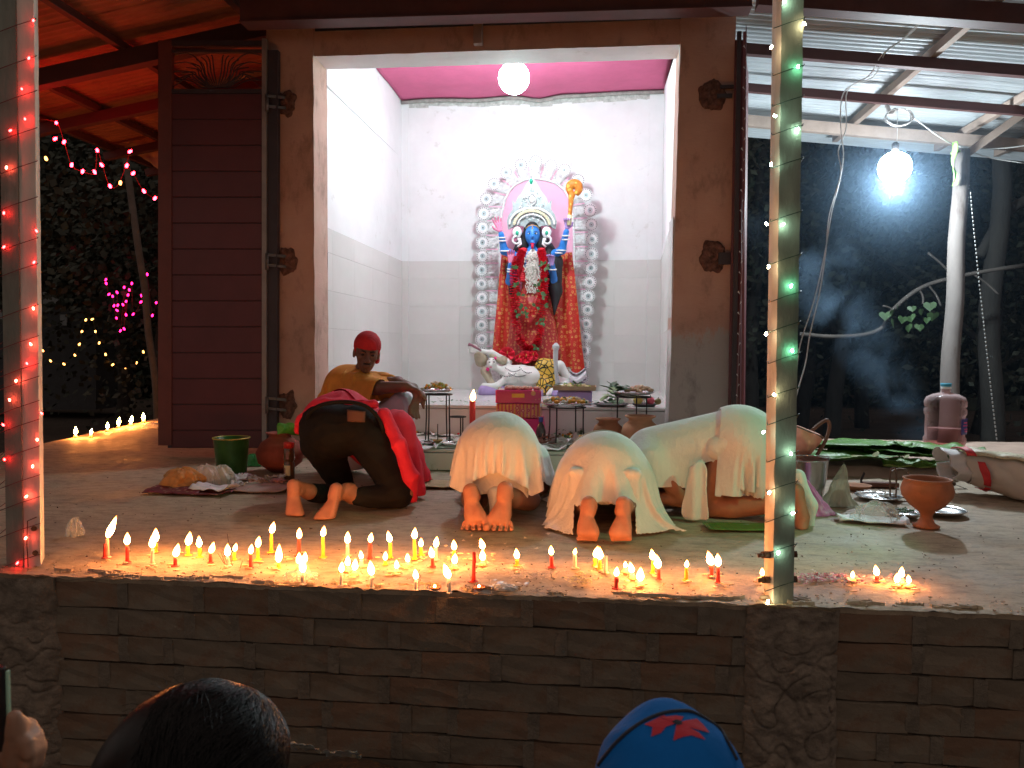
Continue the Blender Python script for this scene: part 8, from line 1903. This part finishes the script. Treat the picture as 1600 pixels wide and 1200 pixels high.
# ============================================================ RIGHT CLUTTER
mban_ = M('banana_leaf', (.075, .20, .03), .42, var=.3, scale=8, bmp=.5, bscale=30, dist=.003, stretch=(9, .5, 1), stain=((.20, .23, .07), 2, .64))
def banana(lab, x0, y0, x1, y1, w, z, seed, split=9):
    a, b2 = fl(x0, y0, z), fl(x1, y1, z); L = (b2-a).length; t = thing('banana_leaf', lab, 'banana leaf', (a.x, a.y, z), math.atan2(b2.y-a.y, b2.x-a.x), 'banana leaves piled on the rear ledge')
    mb = MB()
    for s_ in (-1, 1):
        def f(u, v, s_=s_):
            prof_ = math.sin(PI*min(1, max(.02, u*.94+.05)))**.45*w/2; rag = 1-.35*max(0, noise.noise((u*split, seed, s_))*2-.4)
            return (L*u, s_*prof_*v*rag, .035+.06*v+.03*noise.noise((u*5, v*2, seed+s_))-.02*v*v+.0015*math.sin(u*160))
        mb.sheet(f, 90, 7, th=.0015)
    mb.build('blade', mban_, t); mb = MB(); mb.tube([(L*i/20, 0, .032+.004*math.sin(i)) for i in range(21)], [.010-.0003*i for i in range(21)], 6); mb.build('midrib', M('midrib', (.28, .36, .10), .5), t)
ZL = .06
banana('long banana leaf lying lowest and nearest on the rear ledge', 1250, 728, 1430, 716, .50, ZL, 1)
banana('banana leaf on the left of the pile by the orange basket', 1262, 706, 1420, 706, .46, ZL+.04, 2)
banana('banana leaf in the middle of the pile before the water jar', 1350, 712, 1500, 724, .46, ZL+.02, 3)
banana('banana leaf reaching right towards the rice sack', 1405, 705, 1535, 722, .42, ZL+.05, 4)
banana('banana leaf tip drooping over the ledge front', 1380, 734, 1490, 738, .22, ZL-.02, 6)
leaves('leaf_scraps', 'torn pieces of banana leaf and bark in the leaf pile', fl(1430, 730, ZL), .35, .06, 14, .05, .12, M('leaf_scrap', (.26, .27, .10), .7, var=.35, scale=12), z1=.09)
# water jar
YJ = 6.55; b0 = at(1475, 702, YJ); HJ = at(1475, 599, YJ).z-.05; rj = 57/1200*YJ/2
mjar = plastic('jar_plastic', (.80, .62, .62), .02, .12, 6)
t = thing('water_jar', 'large clear ribbed water jar with blue cap on the rear ledge', 'water jar', (b0.x, YJ, .05))
H = HJ; pj_ = [(0, 0.0), (rj*.85, 0), (rj*.98, H*.03), (rj, H*.06), (rj*.99, H*.13), (rj*.93, H*.15), (rj, H*.18), (rj, H*.24), (rj*.93, H*.27), (rj*.95, H*.40), (rj*.93, H*.55), (rj, H*.58), (rj, H*.64), (rj*.92, H*.66), (rj, H*.69), (rj, H*.75), (rj*.9, H*.81), (rj*.6, H*.85), (rj*.28, H*.87), (rj*.22, H*.9), (rj*.22, H*.93)]
mb = MB(); mb.lathe(pj_, 30); mb.build('shell', mjar, t)
mb = MB(); mb.lathe([(0, .006), (rj*.84, .008), (rj*.96, H*.06), (rj*.9, H*.15), (rj*.96, H*.2), (rj*.9, H*.27), (rj*.91, H*.38), (0, H*.38)], 24); mb.build('water', plastic('water_body', (.85, .70, .68), .0, .05, 3), t)
mb = MB(); mb.lathe([(rj*.24, H*.925), (rj*.25, H*.955), (0, H*.955)], 16); mb.build('seal', M('white_cap', (.75, .78, .78), .4), t); mb = MB(); mb.lathe([(rj*.25, H*.955), (rj*.26, H*1.0), (0, H*1.0)], 16); mb.build('cap', M('teal_cap', (.03, .28, .42), .4), t)
mb = MB(); mb.sheet(lambda u, v: (rj*1.005*math.cos(-1.15+u*.95), rj*1.005*math.sin(-1.15+u*.95), H*(.31+.21*v)), 10, 3, th=.001); mb.build('label_sheet', M('navy_label', (.02, .03, .22), .4), t)
mb = MB()
for (v0, u0, u1) in ((.47, .2, .6), (.43, .15, .75), (.38, .25, .8), (.35, .3, .7)):
    n_ = 7
    for i in range(n_):
        ua = u0+(u1-u0)*i/n_; an = -1.15+ua*.95; p = Vector((rj*1.012*math.cos(an), rj*1.012*math.sin(an), H*v0)); mb.box(p, (.007, .002, .012 if i % 2 else .009), an+PI/2)
o = mb.build('label_mark', M('pink_print', (.75, .08, .25), .5), t); tag(o, kind='stuff')
# orange basket, upturned rattan with handle, and steel bucket
t = thing('orange_basket', 'orange cloth covered basket tipped behind the mossy post on the steel bucket', 'basket', at(1255, 700, 4.75)); O_ = t.location
q = [at(1236, 662, 4.7), at(1286, 683, 4.7), at(1262, 714, 4.7), at(1234, 712, 4.7)]
mb = MB()
def bf(u, v):
    p = q[0].lerp(q[1], u).lerp(q[3].lerp(q[2], u), v); bul = .09*math.sin(PI*u)*math.sin(PI*min(1, v+.1)); return p-O_+Vector((0, -bul+.02*noise.noise((u*5, v*5, 0)), .01*math.sin(u*9)*v))
mb.sheet(bf, 24, 16, th=.01); mb.sheet(lambda u, v: Vector(bf(u, 0))+Vector((0, .22*v, -.02*v)), 24, 6); mb.sheet(lambda u, v: Vector(bf(1, u))+Vector((0, .22*v, 0)), 10, 6)
mb.build('cover', M('orange_cover', (.80, .36, .25), .7, var=.12, scale=12, bmp=.6, bscale=25, stain=((.42, .24, .13), 8, .60)), t)
mb = MB(); mb.tube([Vector(bf(i/20, .03))+Vector((0, -.008, 0)) for i in range(21)], .009, 6); mb.tube(spline([at(1268, 673, 4.72)-O_, at(1284, 660, 4.78)-O_, at(1293, 657, 4.8)-O_, at(1296, 668, 4.8)-O_, at(1289, 690, 4.78)-O_, at(1276, 712, 4.75)-O_], 6), .011, 7); mb.build('handle', M('rattan', (.22, .13, .09), .7, var=.2), t)
t = thing('steel_bucket', 'steel bucket standing on the floor behind the mossy post', 'bucket', (at(1258, 750, 4.68).x, 4.68, 0)); hb_ = at(1260, 716, 4.68).z
mb = MB(); mb.lathe([(0, .003), (.095, .0), (.10, .01), (.118, hb_*.55), (.128, hb_*.97), (.134, hb_), (.13, hb_), (.122, hb_*.95), (.09, .012), (0, .01)], 26); mb.build('pail', msteel, t)
mb = MB(); mb.tube([(.13*math.cos(PI*i/14), -.13*math.sin(PI*i/14)*.95, hb_+.004+.03*math.sin(PI*i/14)) for i in range(15)], .004, 6); mb.build('handle', msteel, t)
# bags
film('plastic_bag', 'magenta pink plastic bag slumped beside the mossy post', 1268, 800, fl(1268, 802).y, .24, .20, mplp, 3, dpt=.6, tip=-.25)
film('plastic_bag', 'tall translucent pale plastic bag of flour behind the clear one', 1310, 785, fl(1312, 792).y+.05, .20, .24, plastic('pale_green_film', (.70, .78, .66), .42), 4, dpt=.6, tip=.12)
film('flour_bag_contents', 'yellowish flour inside the tall translucent bag', 1311, 787, fl(1312, 792).y+.05, .10, .09, M('flour', (.52, .45, .28), .8), 4, 'flour', dpt=.6)
paper('white folded newspaper in front of the clear plastic bag', 1362, 814, 0.004, .34, .14, -.12, mnews, .03, seed=3)
film('plastic_bag', 'shiny clear plastic bag lying on the white newspaper', 1370, 812, fl(1372, 815).y, .21, .10, plastic('glossy_film', (.86, .9, .88), .14, .06, 45), 6, dpt=.7, z0=.006)
pl_, r_ = plate(1372, 777, 66, fl(1372, 780).y, 'shiny steel plate behind the clear plastic bag', z=.002); leaves('scraps', 'pale garlic and paper scraps on the shiny steel plate', pl_.location+Vector((.02, 0, .01)), .08, .05, 26, .03, .06, M('pale_scrap', (.62, .58, .52), .8, var=.2, scale=20), 'scraps', z1=.03)
pl_, r_ = plate(1412, 808, 50, fl(1412, 808).y+.02, 'steel bowl of green herbs beside the clay goblet', z=.002); leaves('herbs', 'chopped dark green herbs in the steel bowl', pl_.location+Vector((0, 0, .006)), .05, .04, 70, .012, .025, M('herb', (.05, .14, .03), .6, var=.4, scale=30), 'herbs', z1=.035)
plate(1470, 802, 70, fl(1470, 802).y, 'steel plate lying on the floor right of the clay goblet', z=.002)
lathe_thing('clay_bowl', 'flat terracotta dish at the left of the black wire stand', 'bowl', 1340, 766, fl(1340, 766).y, [(0, 0), (.05, 0), (.08, .03), (.085, .035), (.07, .03), (0, .012)], mterr, 'dish', z=0.0)
# clay goblet
t = lathe_thing('clay_goblet', 'terracotta goblet shaped incense burner standing on a foot at the right', 'incense burner', 1447, 822, fl(1447, 823).y, [(0, 0), (.062, 0), (.064, .008), (.040, .022), (.030, .045), (.028, .06), (.040, .08), (.085, .115), (.118, .16), (.124, .19), (.116, .22), (.108, .235), (.116, .248), (.110, .25), (.098, .238), (.105, .20), (.09, .15), (0, .12)], M('goblet_clay', (.36, .13, .06), .75, var=.2, scale=8, bmp=.35, bscale=50), 'goblet_body', z=0.0, n=30)
# chopper and stand
p = fl(1355, 760); t = thing('floor_chopper', 'dark curved floor chopper blade with wooden foot behind the steel plate', 'chopper', p); O_ = t.location; Yc = p.y
mb = MB(); pts = [at(1398, 757, Yc), at(1352, 760, Yc), at(1347, 752, Yc), at(1352, 740, Yc), at(1350, 737, Yc), at(1344, 750, Yc), at(1346, 762, Yc), at(1396, 768, Yc)]; mb.ngon([v-O_ for v in pts], .006); mb.build('blade', M('dark_iron', (.04, .035, .04), .5, .6), t)
mb = MB(); mb.box((at(1375, 770, Yc).x-O_.x, 0, .015), (.22, .06, .03)); mb.build('foot_board', M('board_brown', (.16, .07, .05), .8), t, bevel=.004)
p = fl(1405, 783); t = thing('wire_stand', 'low brown wire stand standing on the floor left of the clay goblet', 'stand', p); O_ = t.location; Yc = p.y
mb = MB(); mb.tube(spline([at(1391, 775, Yc)-O_, at(1391, 737, Yc)-O_, at(1400, 735, Yc)-O_, at(1400, 778, Yc-.06)-O_], 5), .005, 5); mb.tube(spline([at(1391, 738, Yc)-O_, at(1402, 733, Yc+.1)-O_, at(1418, 736, Yc+.1)-O_, at(1420, 760, Yc+.1)-O_], 5), .005, 5); mb.tube([(.13*math.cos(2*PI*i/20)*.6, .07*math.sin(2*PI*i/20), .012) for i in range(21)], .004, 5); mb.build('wire_frame', M('brown_wire', (.16, .10, .07), .6, .4), t)
# rice sack
O_ = fl(1550, 778); t = thing('rice_sack', 'white and red printed rice sack slumped open at the right edge', 'sack', (O_.x, O_.y+.1, 0)); O_ = t.location; Ys = O_.y
msack = M('sack_white', (.60, .55, .50), .7, var=.1, scale=5, bmp=.5, bscale=80)
mb = MB(); P = lambda x, y, dy=0: at(x, y, Ys+dy)-O_
A_ = [P(1484, 742, -.16), P(1560, 784, -.22), P(1650, 800, -.1), P(1650, 790, .4), P(1510, 760, .3)]
top_ = [P(1502, 716, -.10), P(1533, 694, .15), P(1570, 705, .2), P(1660, 745, .25), P(1660, 780, .0)]
def sk_(u, v):
    # u along the sack, v around
    c0_ = P(1500, 736, .05).lerp(P(1660, 772, -.22), u); r1_ = .085+.075*math.sin(min(1, u*1.3+.25)*PI/2); a_ = v*2*PI
    o_ = Vector((-.25*r1_*math.sin(a_), r1_*1.3*math.cos(a_), r1_*.95*math.sin(a_)))
    o_ *= 1+.16*noise.noise((u*5, math.cos(a_)*1.5, math.sin(a_)*1.5))+.07*noise.noise((u*13, math.cos(a_)*4, math.sin(a_)*4)); o_ *= .86/max(.6, (abs(math.cos(a_))**3.2+abs(math.sin(a_))**3.2)**(1/3.2)); p_ = c0_+o_+Vector((0, 0, .03)); p_.z = max(p_.z, .004); return p_
mb.sheet(sk_, 30, 40); mb.build('sack_body', msack, t)
mb = MB(); mb.sheet(lambda u, v: Vector(sk_(u*.75, .12+.26*v))+Vector((-.01, -.02, .02)), 20, 10, th=.004); mb.build('printed_panel', frac_mat('sack_print', (.66, .60, .42), (.34, .25, .2), 26, thr=(.18, .22, .5, .6), stretch=(1, 1, 3)), t)
mb = MB(); mb.sheet(lambda u, v: Vector(sk_(.02+.09*u, .10+.30*v))+Vector((-.02, -.03, .03)), 6, 12, th=.004); mb.sheet(lambda u, v: Vector(sk_(.10+.07*u, .40+.2*v))*1.0+Vector((-.012, -.03, .0)), 6, 12, th=.004); mb.sheet(lambda u, v: Vector(sk_(.12+.06*u, .62+.14*v))*1.0+Vector((-.012, -.02, .0)), 6, 12, th=.004); mb.build('red_band', M('sack_red', (.62, .03, .04), .6), t)
mb = MB(); mb.sheet(lambda u, v: Vector(sk_(.0, u))*1.0+Vector((-.09*v-.01*math.sin(u*30), .01*math.sin(u*21)*v, .02*math.sin(u*12)*v+.01)), 40, 6, th=.002); mb.build('open_mouth', M('inner_film', (.68, .66, .66), .5, bmp=.4), t)
t = thing('knife', 'old knife with dark wooden handle pushed under the sack mouth', 'knife', fl(1478, 762)); O_ = t.location
mb = MB(); mb.tube([at(1463, 746, O_.y)-O_, at(1492, 757, O_.y)-O_], [.009, .013], 7); mb.build('handle', M('knife_wood', (.10, .06, .04), .7), t); mb = MB(); mb.beam(at(1492, 757, O_.y)-O_, at(1520, 768, O_.y)-O_, .03, .004); mb.build('blade', MC['dark_iron'], t)
# green leaf under the side-on person
paper('green banana leaf piece lying under the shin of the side on person', 1165, 824, .006, .40, .16, .08, mban_, .006, 'banana_leaf', 'banana leaf', 17)
# bags in the dark below the brick edge
for (x, y, lab, sd) in ((468, 1188, 'dim clear plastic packet in the dark beside the black hair', 15), (533, 1200, 'dim clear plastic packet at the bottom edge of the frame', 16)):
    p = at(x, y, 2.3); t = thing('plastic_packet', lab, 'plastic packet', p, .2*sd)
    mb = MB(); mb.sheet(lambda u, v: (.11*(u-.5), .09*(v-.5)-.03*v, .012+.05*v+.014*noise.noise((u*5, v*5, sd))), 12, 12, th=.001); mb.build('film', plastic('dim_film', (.5, .55, .52), .25, .15, 25), t)
# ============================================================ SMOKE
def smoke():
    x0, x1 = 1.35, 4.1; z0, z1 = at(1300, 690, 7.0).z, 2.95
    mb = MB(); mb.box(((x0+x1)/2, 7.25, (z0+z1)/2), (x1-x0, 1.1, z1-z0))
    mt = bpy.data.materials.new('smoke'); mt.use_nodes = True; nt = mt.node_tree; nt.nodes.remove(nt.nodes['Principled BSDF'])
    vol = nt.nodes.new('ShaderNodeVolumePrincipled'); vol.inputs['Color'].default_value = (.45, .70, 1, 1); vol.inputs['Anisotropy'].default_value = .2
    geo = nt.nodes.new('ShaderNodeNewGeometry')
    def math_(op, a, b=None, clamp=False):
        n = nt.nodes.new('ShaderNodeMath'); n.operation = op; n.use_clamp = clamp
        for i, v in enumerate((a, b)):
            if v is None: continue
            if isinstance(v, (int, float)): n.inputs[i].default_value = v
            else: nt.links.new(v, n.inputs[i])
        return n.outputs[0]
    mp = nt.nodes.new('ShaderNodeMapping'); nt.links.new(geo.outputs['Position'], mp.inputs[0]); mp.inputs['Rotation'].default_value = (0, .5, 0)
    n1 = nt.nodes.new('ShaderNodeTexNoise'); n1.inputs['Scale'].default_value = 2.2; n1.inputs['Detail'].default_value = 5; n1.inputs['Distortion'].default_value = 1.1; nt.links.new(mp.outputs[0], n1.inputs['Vector'])
    sp = nt.nodes.new('ShaderNodeSeparateXYZ'); nt.links.new(geo.outputs['Position'], sp.inputs[0])
    # plume centre line drifts left as it rises
    pa, pb = at(1420, 650, 7.2), at(1260, 400, 7.2); sl = (pb.x-pa.x)/(pb.z-pa.z)
    cx_ = math_('ADD', math_('MULTIPLY', math_('SUBTRACT', sp.outputs[2], pa.z), sl), pa.x)
    dx = math_('ABSOLUTE', math_('SUBTRACT', sp.outputs[0], cx_)); wv = math_('ADD', math_('MULTIPLY', math_('SUBTRACT', sp.outputs[2], pa.z), .16), .26)
    fall = math_('SUBTRACT', 1.0, math_('DIVIDE', dx, wv), True)
    den = math_('MULTIPLY', math_('SUBTRACT', n1.outputs[0], .46, True), fall); zt = math_('DIVIDE', math_('SUBTRACT', 2.3, sp.outputs[2]), 1.2, True)
    yy = math_('SUBTRACT', 1.0, math_('DIVIDE', math_('ABSOLUTE', math_('SUBTRACT', sp.outputs[1], 7.25)), .28), True)
    den = math_('MULTIPLY', math_('MULTIPLY', den, zt), math_('MULTIPLY', yy, 4.5)); vs_ = nt.nodes.new('ShaderNodeVectorMath'); vs_.operation = 'DISTANCE'; nt.links.new(geo.outputs['Position'], vs_.inputs[0]); vs_.inputs[1].default_value = tuple(BULB2)
    fo = math_('SUBTRACT', 1.0, math_('DIVIDE', vs_.outputs['Value'], 1.15), True); den = math_('ADD', den, math_('ADD', math_('MULTIPLY', math_('MULTIPLY', fo, fo), .10), .008))  # extra haze density round the roof bulb, shaped to give it a halo
    nt.links.new(den, vol.inputs['Density']); nt.links.new(vol.outputs[0], nt.nodes['Material Output'].inputs['Volume'])
    tag(mb.build('smoke', mt), 'pale bluish smoke drifting up under the right bulb', 'smoke', kind='stuff')
smoke()
# thin air haze that lets the hanging lamps glow

lamp('shrine_bulb_light', BULB1+Vector((0, 0, -0.17)), 46, (0.72, 1.0, 0.97), 0.06)
lamp('roof_bulb_light', BULB2+Vector((0, 0, -0.17)), 125, (0.80, 0.94, 1.0), 0.06)
sp_ = bpy.data.lights.new('green_floodlight', 'SPOT'); sp_.energy = 48; sp_.color = (0.30, 1.0, 0.52); sp_.spot_size = math.radians(46); sp_.spot_blend = 0.5; sp_.shadow_soft_size = 0.03
so_ = bpy.data.objects.new('green_floodlight', sp_); C.objects.link(so_); so_.location = GL+Vector((-.12, .05, -.10)); so_.rotation_euler = (Vector((0.55, 3.95, 0.30))-so_.location).to_track_quat('-Z', 'Y').to_euler()
